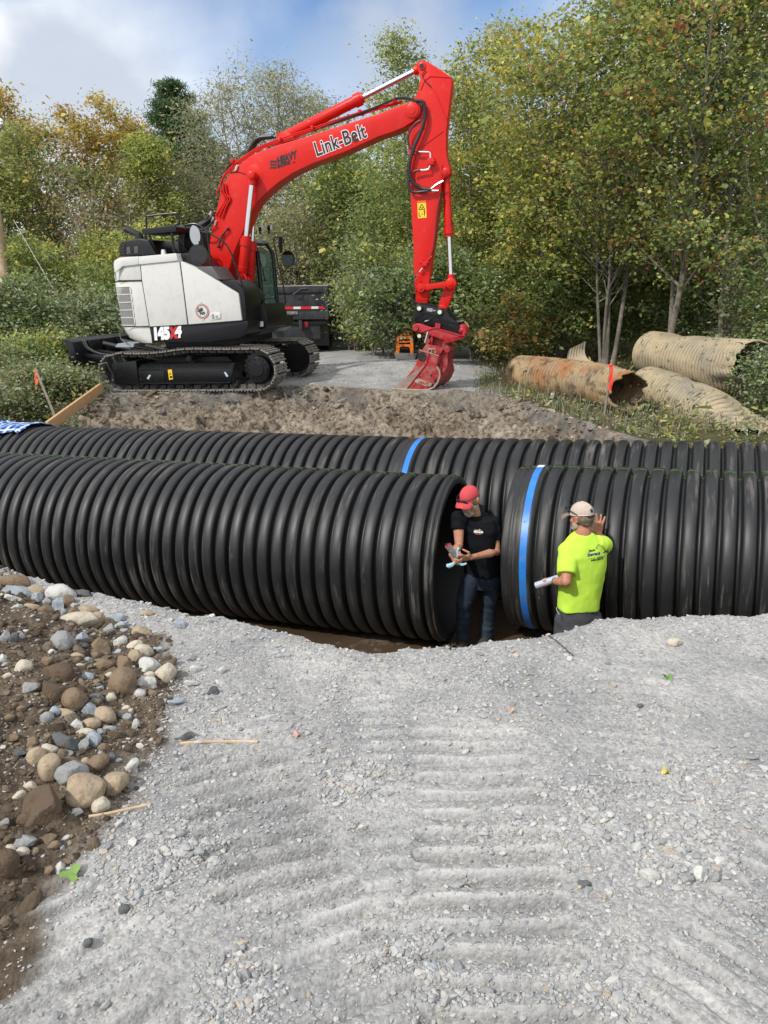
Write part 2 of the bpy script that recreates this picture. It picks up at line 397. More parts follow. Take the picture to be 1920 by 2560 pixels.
def build_ground():
    ys = np.concatenate([np.arange(0.25, 4.9, 0.0085), np.arange(4.9, 8.58, 0.06), [8.59, 8.61], np.arange(8.66, 11.3, 0.10), np.arange(11.3, 15.2, 0.026), np.arange(15.2, 19, 0.09), np.arange(19, 34, 0.3), 34*1.09**np.arange(0, 30)])
    us = np.linspace(-1.05, 1.05, 800)
    Yg, U = np.meshgrid(ys, us, indexing='ij'); X = U*(Yg*0.92+0.9)
    Z = ground_z(X, Yg)
    n, m_ = X.shape
    V = np.stack([X, Yg, Z], -1).reshape(-1, 3)
    i = np.arange(n*m_).reshape(n, m_)
    Fq = np.stack([i[:-1, :-1], i[:-1, 1:], i[1:, 1:], i[1:, :-1]], -1).reshape(-1, 4)
    # what the soil is made of: r = brown dirt, g = clay bank, b = vegetated soil
    x, y = V[:, 0], V[:, 1]; t = y-Ycrest(x); pw = pile_w(x, y)
    nz = fbm(x*4, y*4, 0, 4, 77)
    near = y < 8.6
    r = np.where(near, sstep(-0.10, 0.08, pw+0.14*nz)*sstep(0.1, -0.1, t+0.16+0.1*nz), 0)
    r = np.where(near & (t > 0.35), np.maximum(r, sstep(0.35, 0.8, t)), r)
    yf = np.interp(x, _fp[:, 0], _fp[:, 1]); s = yf-y
    nb = fbm(x*1.4, y*2.4, 0, 4, 78)
    g = np.where(near, 0, sstep(-0.15, 0.25, s+0.25*nb+0.1))
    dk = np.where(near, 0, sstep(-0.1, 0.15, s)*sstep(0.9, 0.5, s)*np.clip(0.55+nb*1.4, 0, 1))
    # packed smooth crowns of the crawler prints
    cp = np.zeros(len(x)); nn2 = fbm(x*3, y*3, 0, 3, 97)
    for k, (x0, y0, dg, hw, ln, pt, dp) in enumerate(LANES):
        d = np.array([sin(radians(dg)), cos(radians(dg))]); a = (x-x0)*d[0]+(y-y0)*d[1]; b = (x-x0)*d[1]-(y-y0)*d[0]
        ph = (a + 0.012*fbm(b*4, a*0.5, 0, 2, 71+k))/pt; fr_ = ph-np.floor(ph); w = sstep(hw, hw-.06, np.abs(b))*(a > 0)*(a < ln)
        cp = np.maximum(cp, w*np.exp(-((fr_-0.78)/0.15)**2)*np.clip(.35+1.5*nn2, 0, 1)*min(1, dp/.015))
    dk = np.where(near, cp, dk)
    corner = atz(40, 2420, 0); r = np.where(near, np.maximum(r, sstep(.20, .10, np.hypot(x-corner[0]+.10, (y-corner[1])*.7)+.06*nz)), r)
    veg = np.where(near, 0, np.clip(sstep(-5.3, -6.0, x+0.15*(y-14))*sstep(30, 22, y) + sstep(1.8+0.0*y, 2.6, x-0.10*(y-14)+0.3*nz)*sstep(8.7, 9, y)*sstep(0.15, -0.2, s) + sstep(26, 34, y), 0, 1))
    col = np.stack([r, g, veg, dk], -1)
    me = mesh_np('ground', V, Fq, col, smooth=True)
    return me

def ground_mat():
    M_ = bpy.data.materials.new('ground_soil'); M_.use_nodes = True; N = M_.node_tree.nodes; L = M_.node_tree.links
    b = N['Principled BSDF']; b.inputs['Roughness'].default_value = 0.95; b.inputs['Specular IOR Level'].default_value = 0.15
    tc = N.new('ShaderNodeTexCoord'); at = N.new('ShaderNodeAttribute'); at.attribute_name = 'col'
    sp = N.new('ShaderNodeSeparateColor'); L.new(at.outputs['Color'], sp.inputs[0])
    def nz(sc, det=6, rg=0.6):
        t = N.new('ShaderNodeTexNoise'); t.inputs['Scale'].default_value = sc; t.inputs['Detail'].default_value = det; t.inputs['Roughness'].default_value = rg
        L.new(tc.outputs['Object'], t.inputs['Vector']); return t.outputs['Fac']
    def ramp(f, st):
        r = N.new('ShaderNodeValToRGB'); e = r.color_ramp.elements
        while len(e) < len(st): e.new(0.5)
        for q, (p, c) in zip(e, st): q.position = p; q.color = (*c, 1)
        L.new(f, r.inputs[0]); return r.outputs[0]
    def mix(f, a, c, mode='MIX'):
        x = N.new('ShaderNodeMixRGB'); x.blend_type = mode
        if isinstance(f, float): x.inputs[0].default_value = f
        else: L.new(f, x.inputs[0])
        L.new(a, x.inputs[1]); L.new(c, x.inputs[2]); return x.outputs[0]
    # crushed rock fines: pale grey with warm patches
    g1 = ramp(nz(2.2), [(0.30, (0.25, 0.253, 0.255)), (0.5, (0.345, 0.343, 0.336)), (0.70, (0.45, 0.443, 0.425))])
    g2 = ramp(nz(60, 5, 0.7), [(0.30, (0.66, 0.66, 0.66)), (0.55, (1, 1, 1)), (0.75, (1.18, 1.17, 1.15))])
    gr = mix(1.0, g1, g2, 'MULTIPLY')
    vo = N.new('ShaderNodeTexVoronoi'); vo.inputs['Scale'].default_value = 95; vo.inputs['Randomness'].default_value = 1.0; L.new(tc.outputs['Object'], vo.inputs['Vector'])
    sv = N.new('ShaderNodeSeparateColor'); L.new(vo.outputs['Color'], sv.inputs[0])
    vr = ramp(sv.outputs[0], [(0.0, (0.80, 0.80, 0.81)), (0.5, (1, 1, 1)), (1.0, (1.15, 1.14, 1.12))])
    gr = mix(1.0, gr, vr, 'MULTIPLY')
    gr = mix(at.outputs['Alpha'], gr, ramp(nz(30), [(0.3, (0.46, 0.457, 0.445)), (0.7, (0.55, 0.545, 0.525))]))
    br = ramp(nz(9), [(0.3, (0.065, 0.050, 0.036)), (0.55, (0.12, 0.092, 0.066)), (0.8, (0.20, 0.165, 0.125))])
    br = mix(1.0, br, ramp(nz(70), [(0.3, (0.6, 0.6, 0.6)), (0.6, (1.1, 1.1, 1.1))]), 'MULTIPLY')
    cl = ramp(nz(1.6), [(0.30, (0.14, 0.108, 0.078)), (0.5, (0.235, 0.195, 0.15)), (0.72, (0.34, 0.295, 0.235))])
    cl = mix(1.0, cl, ramp(nz(13), [(0.38, (0.30, 0.29, 0.28)), (0.5, (0.85, 0.85, 0.85)), (0.7, (1.3, 1.3, 1.3))]), 'MULTIPLY')
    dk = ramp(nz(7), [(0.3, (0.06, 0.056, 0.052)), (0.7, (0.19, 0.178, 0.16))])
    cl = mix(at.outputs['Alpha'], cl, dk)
    vg = ramp(nz(3), [(0.3, (0.055, 0.05, 0.022)), (0.7, (0.12, 0.11, 0.05))])
    c = mix(sp.outputs[0], gr, br); c = mix(sp.outputs[1], c, cl); c = mix(sp.outputs[2], c, vg)
    L.new(c, b.inputs['Base Color'])
    h1 = nz(45, 6, 0.7)
    ah = N.new('ShaderNodeMath'); ah.operation = 'MULTIPLY_ADD'; ah.inputs[1].default_value = -0.6; L.new(vo.outputs['Distance'], ah.inputs[0]); L.new(h1, ah.inputs[2])
    bp = N.new('ShaderNodeBump'); bp.inputs['Strength'].default_value = 0.75; bp.inputs['Distance'].default_value = 0.006
    L.new(ah.outputs[0], bp.inputs['Height']); L.new(bp.outputs[0], b.inputs['Normal'])
    return M_
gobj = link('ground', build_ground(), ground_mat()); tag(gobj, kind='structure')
def trench_water():
    ys = np.linspace(4.6, 10.4, 24); xs = np.linspace(-9, 9, 40)
    V = [(x, y, FLOOR+0.012+0.0*x) for y in ys for x in xs]; n = len(xs)
    Fq = [(j*n+i, j*n+i+1, (j+1)*n+i+1, (j+1)*n+i) for j in range(len(ys)-1) for i in range(n-1)]
    me = mesh_np('water', V, Fq, smooth=True)
    o = link('water', me, mat('muddy_water', (0.06, 0.042, 0.025), 0.12, spec=0.5, noise=(1.2, (0.10, 0.07, 0.045), 0.4, 0.7), bump=(3, 0.15, 0.02)))
    tag(o, kind='structure')
trench_water()

# ------------------------------------------------------------------ rocks
def ico(sub):
    bm = bmesh.new(); bmesh.ops.create_icosphere(bm, subdivisions=sub, radius=1)
    V = np.array([v.co[:] for v in bm.verts]); Fc = np.array([[v.index for v in f.verts] for f in bm.faces]); bm.free(); return V, Fc
ICO1 = ico(1); ICO3 = ico(4)
def rock_shape(V, seed, angular):
    r = np.random.default_rng(seed); V = V.copy()
    n = 1 + 0.16*fbm(V[:, 0]*0.9+seed, V[:, 1]*0.9, V[:, 2]*0.9, 3, seed % 97)[:, None]
    V = V*n
    for k in range(13 if angular else 8):
        d = r.normal(size=3); d /= np.linalg.norm(d); c = r.uniform(0.50, 0.78) if angular else r.uniform(0.66, 0.93)
        e = np.maximum(V@d-c, 0); V = V-np.outer(e*(1.0 if angular else 0.8), d)
    V = V + (0.055 if angular else .03)*V*fbm(V[:, 0]*3.6+seed, V[:, 1]*3.6, V[:, 2]*3.6, 4, 5, .6)[:, None]
    return V/np.abs(V).max(0)
def gravel_scatter():
    """loose crushed stone on the shelf and along the crest"""
    r = np.random.default_rng(3); P = []; S = []
    n0 = 340000
    Y = 0.6*np.exp(r.random(n0)*math.log(4.9/0.6)); X = (r.random(n0)*2-1)*(Y*0.62+0.5)
    dens = np.clip(0.16+1.5*fbm(X*1.3, Y*1.3, 0, 3, 91)+0.5*fbm(X*6, Y*6, 0, 2, 92), 0.04, 1)
    t = Y-Ycrest(X); dens = np.where(np.abs(t+0.02) < 0.14, 0.7, dens); dens = np.where(t > 0.12, 0, dens)
    dens = np.where(pile_w(X, Y) > 0.1, 0.55, dens)
    lane = np.zeros(n0, bool)
    for (x0, y0, dg, hw, ln, pt, dp) in LANES[:4]:
        d = np.array([sin(radians(dg)), cos(radians(dg))]); a_ = (X-x0)*d[0]+(Y-y0)*d[1]; b_ = (X-x0)*d[1]-(Y-y0)*d[0]; lane |= (np.abs(b_) < hw) & (a_ > 0) & (a_ < ln)
    dens = np.where(lane, dens*.45, dens); PK = [(1060, 2430, .16), (1230, 2100, .12), (1480, 2060, .20), (1700, 2100, .30), (1800, 1990, .25), (900, 1950, .15), (1480, 2480, .12), (420, 2150, .2), (600, 2500, .12), (250, 1560, .3)]
    pk = np.zeros(n0)
    for (px, py, rr) in PK: c_ = atz(px, py, 0); pk = np.maximum(pk, np.exp(-((X-c_[0])**2+(Y-c_[1])**2)/rr**2)*(.6+.8*fbm(X*9, Y*9, 0, 2, 66)))
    dens = np.maximum(dens, pk*2.2)
    k = r.random(n0) < dens*0.42; X = X[k]; Y = Y[k]; pk = pk[k]; n = len(X)
    S = 0.0024*np.exp(np.abs(r.normal(size=n))*0.58)*(0.72+0.16*Y); S = np.clip(S*(1+.55*np.clip(pk, 0, 1)), 0.002, 0.017)
    # far road and bank stones
    n1 = 9000; X1 = r.uniform(-6.5, 4.5, n1); Y1 = r.uniform(11.2, 19, n1)
    X = np.concatenate([X, X1]); Y = np.concatenate([Y, Y1]); S = np.concatenate([S, np.clip(0.011*np.exp(r.normal(size=n1)*0.4), 0.006, 0.045)]); n = len(X)
    Z = ground_z(X, Y, True)
    bV, bF = ICO1; shapes = [rock_shape(bV, 300+i, True) for i in range(14)]
    si = r.integers(0, 14, n); A = np.array(shapes)[si]                    # n,12,3
    sc = S[:, None]*np.stack([r.uniform(0.8, 1.5, n), r.uniform(0.7, 1.1, n), r.uniform(0.4, 0.8, n)], 1)
    A = A*sc[:, None, :]
    th = r.uniform(0, 2*pi, n); ti = r.normal(0, 0.35, n)
    ct, st = np.cos(ti)[:, None], np.sin(ti)[:, None]
    y, z = A[..., 1]*ct-A[..., 2]*st, A[..., 1]*st+A[..., 2]*ct
    c, s = np.cos(th)[:, None], np.sin(th)[:, None]
    x2, y2 = A[..., 0]*c-y*s, A[..., 0]*s+y*c
    V = np.stack([x2+X[:, None], y2+Y[:, None], z+(Z+sc[:, 2]*0.35)[:, None]], -1).reshape(-1, 3)
    Fc = (bF[None]+np.arange(n)[:, None, None]*len(bV)).reshape(-1, 3)
    pal = np.array([(0.37, 0.367, 0.36), (0.42, 0.415, 0.40), (0.31, 0.315, 0.325), (0.47, 0.46, 0.44), (0.40, 0.35, 0.28), (0.26, 0.265, 0.27)])
    w = np.array([0.3, 0.28, 0.17, 0.14, 0.06, 0.05]); w = w/w.sum()
    ci = pal[r.choice(6, n, p=w)]*r.uniform(0.85, 1.12, (n, 1))
    pin = (pile_w(X, Y) > 0.02) & (Y < 8) & (r.random(n) < 0.80); ci[pin] = np.array([0.18, 0.145, 0.11])*r.uniform(0.7, 1.3, (pin.sum(), 1))
    bk = (Y > 10) & (Y < np.interp(X, _fp[:, 0], _fp[:, 1])+0.1); ci[bk] = np.array([0.42, 0.34, 0.24])*r.uniform(0.5, 1.15, (bk.sum(), 1))
    col = np.repeat(ci, len(bV), 0)
    me = mesh_np('gravel', V, Fc, col)
    o = link('gravel', me, mat('crushed_stone', rough=0.9, spec=0.2, attr='col', noise=(120, (0.2, 0.2, 0.2), 0.55, 0.9)))
    tag(o, 'loose crushed grey gravel scattered over the ground', None, None, 'stuff')
gravel_scatter()

def clods():
    """soil lumps on the heap, broken crust along the far bank"""
    r = np.random.default_rng(33); V0, F0 = ico(2)
    def go(name, X, Y, S, cols, label, mt):
        n = len(X); Z = ground_z(X, Y, True); sh = np.array([rock_shape(V0, 700+i, True) for i in range(10)])[r.integers(0, 10, n)]
        sc = S[:, None]*np.stack([r.uniform(.8, 1.6, n), r.uniform(.7, 1.2, n), r.uniform(.45, .9, n)], 1); A = sh*sc[:, None]
        th = r.uniform(0, 2*pi, n); c, s_ = np.cos(th)[:, None], np.sin(th)[:, None]; ti = r.normal(0, .3, n)[:, None]
        x2, y2 = A[..., 0]*c-A[..., 1]*s_, A[..., 0]*s_+A[..., 1]*c
        V = np.stack([x2+X[:, None], y2+Y[:, None], A[..., 2]+x2*ti+(Z+sc[:, 2]*.15)[:, None]], -1).reshape(-1, 3)
        col = np.array(cols)[r.integers(0, len(cols), n)]*np.exp(r.normal(size=(n, 1))*.18)
        tag(link(name, mesh_np(name, V, (F0[None]+np.arange(n)[:, None, None]*len(V0)).reshape(-1, 3), np.repeat(col, len(V0), 0)), mt), label, None, None, 'stuff')
    mt = mat('soil_clod', rough=.95, spec=.1, attr='col', noise=(60, (.08, .06, .04), .5, .8), bump=(90, .8, .006))
    n = 13000; Y = r.uniform(.55, 4.7, n); X = r.uniform(-3.2, -.3, n); k = (pile_w(X, Y) > .0) & (fbm(X*3, Y*3, 0, 2, 44) > -.25); X, Y = X[k], Y[k]
    go('soil_clods', X, Y, np.clip(.006*np.exp(np.abs(r.normal(size=len(X)))*.65), .004, .035), [(.105, .080, .057), (.145, .112, .08), (.075, .058, .043), (.19, .155, .115)], 'small lumps of brown soil on the heap', mt)
    n = 1500; X = r.uniform(-6.3, 5.6, n); yf = np.interp(X, _fp[:, 0], _fp[:, 1]); s_ = np.abs(r.normal(0, .45, n))-.02; Y = yf-.15-s_
    k = (fbm(X*1.6, Y*1.6, 0, 2, 45) > -.3) & ~((X > -.9) & (X < 1.6) & (s_ < .35)); X, Y, s_ = X[k], Y[k], s_[k]
    go('bank_rubble', X, Y, np.clip(.020*np.exp(r.normal(size=len(X))*.6), .010, .10), [(.12, .112, .10), (.19, .175, .155), (.08, .074, .067), (.25, .21, .16), (.30, .26, .20), (.16, .125, .09)], 'broken crust and clods along the trench bank', mt)
clods()
# ================================================================== BLACK CORRUGATED PIPES
def pipe_mat():
    M_ = bpy.data.materials.new('black_polyethylene'); M_.use_nodes = True; N = M_.node_tree.nodes; L = M_.node_tree.links
    b = N['Principled BSDF']; b.inputs['Specular IOR Level'].default_value = 0.5
    tc = N.new('ShaderNodeTexCoord'); at = N.new('ShaderNodeAttribute'); at.attribute_name = 'col'
    # streaks run round the ribs: stretch the noise along the hoop using the attribute (station, hoop angle)
    mp = N.new('ShaderNodeMapping'); mp.inputs['Scale'].default_value = (26, 2.2, 1); L.new(at.outputs['Vector'], mp.inputs[0])
    t = N.new('ShaderNodeTexNoise'); t.inputs['Scale'].default_value = 1.0; t.inputs['Detail'].default_value = 8; t.inputs['Roughness'].default_value = 0.7; L.new(mp.outputs[0], t.inputs['Vector'])
    mp2 = N.new('ShaderNodeMapping'); mp2.inputs['Scale'].default_value = (1.4, 1.1, 1); L.new(at.outputs['Vector'], mp2.inputs[0])
    t2 = N.new('ShaderNodeTexNoise'); t2.inputs['Scale'].default_value = 1.6; t2.inputs['Detail'].default_value = 3; L.new(mp2.outputs[0], t2.inputs['Vector'])
    ad = N.new('ShaderNodeMath'); ad.operation = 'MULTIPLY_ADD'; ad.inputs[1].default_value = 0.55; L.new(t2.outputs['Fac'], ad.inputs[0]); L.new(t.outputs['Fac'], ad.inputs[2])
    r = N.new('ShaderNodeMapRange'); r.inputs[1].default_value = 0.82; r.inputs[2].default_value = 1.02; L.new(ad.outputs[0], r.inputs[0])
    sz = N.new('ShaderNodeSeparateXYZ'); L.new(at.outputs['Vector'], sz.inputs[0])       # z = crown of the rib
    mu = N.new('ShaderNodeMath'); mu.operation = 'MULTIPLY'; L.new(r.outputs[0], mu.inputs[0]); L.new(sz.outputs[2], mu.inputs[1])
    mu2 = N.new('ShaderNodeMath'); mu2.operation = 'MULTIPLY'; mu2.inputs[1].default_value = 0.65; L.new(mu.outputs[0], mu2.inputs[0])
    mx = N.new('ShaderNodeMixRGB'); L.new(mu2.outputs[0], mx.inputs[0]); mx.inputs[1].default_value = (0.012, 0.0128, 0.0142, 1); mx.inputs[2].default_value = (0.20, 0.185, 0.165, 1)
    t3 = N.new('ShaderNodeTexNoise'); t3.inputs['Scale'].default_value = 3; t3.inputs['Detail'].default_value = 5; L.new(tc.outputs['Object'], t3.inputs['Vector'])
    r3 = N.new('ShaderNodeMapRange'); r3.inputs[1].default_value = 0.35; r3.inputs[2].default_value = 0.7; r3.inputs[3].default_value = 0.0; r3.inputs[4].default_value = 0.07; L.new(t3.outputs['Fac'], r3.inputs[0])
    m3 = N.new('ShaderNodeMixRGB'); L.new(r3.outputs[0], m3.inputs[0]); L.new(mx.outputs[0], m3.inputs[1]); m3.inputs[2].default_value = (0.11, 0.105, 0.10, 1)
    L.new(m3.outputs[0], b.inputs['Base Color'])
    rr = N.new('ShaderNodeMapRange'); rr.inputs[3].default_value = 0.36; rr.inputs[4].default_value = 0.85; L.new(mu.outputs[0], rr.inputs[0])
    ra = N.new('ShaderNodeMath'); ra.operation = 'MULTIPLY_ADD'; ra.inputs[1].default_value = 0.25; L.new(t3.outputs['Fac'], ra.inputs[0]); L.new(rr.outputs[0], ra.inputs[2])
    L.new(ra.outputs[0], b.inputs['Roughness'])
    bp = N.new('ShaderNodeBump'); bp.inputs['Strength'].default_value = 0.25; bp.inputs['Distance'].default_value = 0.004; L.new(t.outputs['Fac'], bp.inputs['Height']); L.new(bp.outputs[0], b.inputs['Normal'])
    return M_
MPIPE = pipe_mat()
MSTRAP = mat('blue_strap', (0.014, 0.17, 0.60), 0.40, noise=(9, (0.03, 0.22, 0.62), 0.4, 0.7), dirt=((.10,.13,.2), 14, .55, .8))
MSTRIPE = mat('green_stripe_paint', (0.09, 0.30, 0.06), 0.55, noise=(30, (0.03, 0.09, 0.025), 0.45, 0.75))
MTAPE = mat('white_sticker', (0.75, 0.76, 0.74), 0.5)
PITCH_R = 0.158
class Pipe:
    def __init__(s, A, yaw, slope, R=0.86):
        s.A = np.array(A, float); y = radians(yaw); p = radians(slope)
        s.d = np.array([cos(y)*cos(p), -sin(y)*cos(p), sin(p)]); s.R = R
        u = np.array([0, 0, 1.]); u = u-s.d*(u@s.d); s.u = u/np.linalg.norm(u); s.v = np.cross(s.d, s.u)   # v: away from the camera
    def pt(s, st, th, r):
        """th = 0 on top, positive towards the camera"""
        return s.A + s.d*st + r*(cos(th)*s.u - sin(th)*s.v)
def rib_profile(s0, s1, bell=None, lip=None):
    """list of (station, radius drop from R, crown weight)"""
    P = []
    s = s0
    if bell:
        # slim-ribbed spigot zone with the gasket strap in its middle
        b = bell
        for q in [(0, .055, 0), (.004, .03, .3), (.03, .022, .6), (.055, .035, .2), (.075, .020, .7), (.10, .016, .8), (.115, .03, .2), (.135, .012, .8), (.215, .010, .8), (.228, .026, .2), (.245, .010, .8), (.275, .006, .9), (.300, .04, .1)]:
            P.append((s0+q[0], q[1], q[2]))
        s = s0+0.315
    k = 0
    while s+PITCH_R <= s1+1e-6:
        wob = 0.002*sin(k*2.7)
        # rounded crown about 0.105 wide, valley 0.053 wide
        for a, dr, cr in [(0.0, .074, 0), (.012, .073, 0), (.017, .055, 0), (.021, .028, 0), (.027, .011, .4), (.037, .003, .9), (.056, -.001, 1), (.078, -.002, 1), (.100, -.001, 1), (.119, .003, .9), (.129, .011, .4), (.135, .028, 0), (.139, .055, 0), (.144, .073, 0)]:
            P.append((s+a, dr+wob, cr))
        s += PITCH_R; k += 1
    if lip:
        P += [(s, .070, 0), (s+.012, .03, .5), (s+.02, .004, .9), (s+.045, -.002, 1), (s+.062, .003, .9), (s+.068, .02, .6), (s+.075, .022, .6), (s+.082, .012, .9), (s+.10, .010, .9), (s+.105, .03, .4)]
    return P
def make_pipe(label, P, s0, s1, bell=False, lip=False, strap=None, stripe=None, group='black corrugated drainage pipes in the trench', scuff=True, sticker=False, dents=()):
    prof = rib_profile(s0, s1, bell, lip); na = 144
    base = P.A+P.d*s0-P.u*P.R
    t = thing('corrugated_pipe', label, 'pipe', base, group)
    ths = np.linspace(0, 2*pi, na, endpoint=False)
    def shell(prof, closed_end=True):
        V = []; C_ = []
        for (st, dr, cr) in prof:
            ov = 1-0.010*np.cos(2*ths)*0.8
            r = (P.R-dr)*ov*1.0
            for (ds, dth, dw, dd) in dents:
                r = r-dd*np.exp(-((st-ds)/0.12)**2-((ths-dth)/dw)**2)
            p = P.A+P.d*st+r[:, None]*(np.cos(ths)[:, None]*P.u-np.sin(ths)[:, None]*P.v)
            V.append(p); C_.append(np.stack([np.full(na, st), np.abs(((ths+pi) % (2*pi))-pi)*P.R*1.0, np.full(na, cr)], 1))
        return np.concatenate(V), np.concatenate(C_)
    V, C_ = shell(prof)
    n = len(prof); i = np.arange(n*na).reshape(n, na); j = np.roll(i, -1, 1)
    Fo = np.stack([i[:-1], i[1:], j[1:], j[:-1]], -1).reshape(-1, 4)
    # smooth inner wall and the end rings
    inner = [(s0+0.0, .085, 0.15), (s0+.02, .09, .1), (prof[-1][0]-.02, .09, .1), (prof[-1][0], .085, .15)]
    V2, C2 = shell(inner); o = len(V); ii = o+np.arange(4*na).reshape(4, na); jj = np.roll(ii, -1, 1)
    Fi = np.stack([ii[:-1], jj[:-1], jj[1:], ii[1:]], -1).reshape(-1, 4)
    Fe = np.concatenate([np.stack([i[0], j[0], jj[0], ii[0]], -1), np.stack([i[-1], ii[-1], jj[-1], j[-1]], -1)])
    me = mesh_np('pipe_wall', np.concatenate([V, V2]), np.concatenate([Fo, Fi, Fe]), np.concatenate([C_, C2]), smooth=True)
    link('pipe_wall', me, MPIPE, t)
    rad = lambda st: P.R-np.interp(st, [q[0] for q in prof], [q[1] for q in prof])
    def band(name, m_, sts, th0, th1, off, nth):
        mb = MB(); rings = []
        tt = np.linspace(th0, th1, nth); V = []
        for st in sts:
            r = rad(st)*(1-0.008*np.cos(2*tt))+off
            V.append([P.pt(st, a, r_) for a, r_ in zip(tt, r)])
        nn = len(tt); VV = [p for q in V for p in q]; Fc = [(a*nn+b, a*nn+b+1, (a+1)*nn+b+1, (a+1)*nn+b) for a in range(len(sts)-1) for b in range(nn-1)]
        mb.add(VV, Fc); return mb
    if strap is not None:
        mb = MB(); tt = np.linspace(-pi, pi, 97); V = []
        for st, of in ((strap-.033, 0.001), (strap-.033, .005), (strap+.033, .005), (strap+.033, .001)):
            V += [P.pt(st, a, (P.R-.010)*(1-0.008*cos(2*a))+of) for a in tt]
        nn = 97; mb.add(V, [(a*nn+b, a*nn+b+1, (a+1)*nn+b+1, (a+1)*nn+b) for a in range(3) for b in range(nn-1)])
        mb.build('strap', MSTRAP, t)
        if sticker:
            mb = band('sticker', MTAPE, [strap-.034, strap+.034], -.03, .10, .007, 6)
            mb.build('sticker', MTAPE, t)
    if stripe is not None:
        sts = [q[0] for q in prof]
        # follow ribs and valleys
        band('stripe', MSTRIPE, sts, stripe-.010, stripe+.010, .003, 3).build('stripe', MSTRIPE, t, ang=80)
    return t
PNL = Pipe((0.726, 7.394, -1.091), 19.16, 0.97-0.0)
PNR = Pipe((1.564, 7.549, -1.026), 22.47, 2.53)
PFL = Pipe((0.5, 9.55, -1.03), 20.5, 1.2)
make_pipe('near left black ribbed pipe with open end beside the man in the red cap', PNL, -38*PITCH_R-.11, -.11, lip=True, stripe=0.12, dents=((-2.0, 1.15, .05, .02), (-1.7, 1.2, .05, .022), (-1.38, 1.2, .05, .03), (-1.1, 1.2, .05, .02)))
make_pipe('black ribbed pipe section with blue strap behind the man in the lime shirt', PNR, -0.16, -0.16+.315+26*PITCH_R, bell=True, strap=0.06, stripe=0.0, sticker=True)
PFL = Pipe((0.5, 9.27, -1.070), 20.8, 1.6); PFR = Pipe((0.5, 9.27, -1.068), 21.6, 2.5)
make_pipe('long black ribbed pipe of the rear row between blue plaid cloth and middle joint', PFL, -40*PITCH_R-.235, -.234)
make_pipe('black ribbed pipe with blue strap in the row behind, below the old culverts', PFR, -.232, -.232+.315+30*PITCH_R, bell=True, strap=0.0)
_P3 = Pipe(PFL.pt(-6.95, 0, 0), 20.6, 1.45)
make_pipe('black ribbed pipe end with blue strap under the blue plaid cloth at the left', _P3, -.9, .55, bell=False, strap=.42)
# ================================================================== EXCAVATOR
def c1(x, y): return (130+x/2.3042, 480+y/2.3042)
def c2(x, y): return (450+x/2.212, 120+y/2.212)
def c3(x, y): return (950+x/6.144, 640+y/6.144)
def c5(x, y): return (280+x/4.608, 620+y/4.608)
def c6(x, y): return (600+x/6.9125, 560+y/6.9125)
def P2(f, pts, c): return [mloc(*f(x, y), c) for x, y in pts]
def P3(f, pts, c): return [(a, c, b) for a, b in P2(f, pts, c)]
RED = mat('red_machine_paint', (0.62, 0.011, 0.006), 0.38, spec=0.30, coat=0.06, noise=[(1.3, (.54, .008, .005), .4, .7)], dirt=((0.40, 0.07, 0.05), 9, 0.58, 0.85))
REDD = mat('dusty_red_paint', (0.34, 0.014, 0.02), 0.5, dirt=((0.30, 0.18, 0.145), 9, 0.45, 0.78))
REDB = mat('dark_red_steel', (0.40, 0.012, 0.02), 0.35, coat=0.2, dirt=((0.25, 0.09, 0.08), 14, 0.5, 0.85))
WHITE = mat('off_white_panel', (0.60, 0.60, 0.565), 0.33, coat=0.35, dirt=((0.46, 0.45, 0.41), 6, 0.5, 0.9))
BLK = mat('black_machine_paint', (0.0065, 0.0065, 0.008), 0.34, spec=.4, dirt=((0.045, 0.042, 0.038), 9, 0.58, 0.9))
BLKM = mat('matt_black_steel', (0.010, 0.010, 0.011), 0.6, dirt=((0.06, 0.055, 0.05), 8, 0.5, 0.85))
RUBB = mat('black_rubber_hose', (0.015, 0.015, 0.016), 0.45)
CHROME = mat('chrome_rod', (0.72, 0.72, 0.74), 0.12, metal=1.0)
STEEL = mat('worn_track_steel', (0.33, 0.315, 0.30), 0.48, metal=0.55, dirt=((0.30, 0.26, 0.22), 15, 0.45, 0.7))
STEELD = mat('dark_track_steel', (0.07, 0.065, 0.06), 0.6, metal=0.3, dirt=((0.22, 0.2, 0.17), 12, 0.5, 0.8))
ZINC = mat('zinc_fitting', (0.7, 0.69, 0.66), 0.3, metal=0.8)
YEL = mat('yellow_decal', (0.82, 0.55, 0.02), 0.4); WHT = mat('white_lettering', (0.78, 0.79, 0.8), 0.4)
BKL = mat('black_lettering', (0.012, 0.012, 0.012), 0.45); RDL = mat('red_lettering', (0.50, 0.02, 0.02), 0.4)
GLASS = glassy('cab_glass', (0.10, 0.20, 0.17), 0.04, 0.45); MIRR = mat('mirror_glass', (0.5, 0.5, 0.5), 0.05, metal=1.0)
BLUED = mat('blue_white_decal', (0.45, 0.55, 0.65), 0.4)

dig = thing('excavator', 'red and white tracked excavator with black tracks parked on the gravel bank', 'excavator', TM((0, 0, 0)))
def D(): return MB(TM)

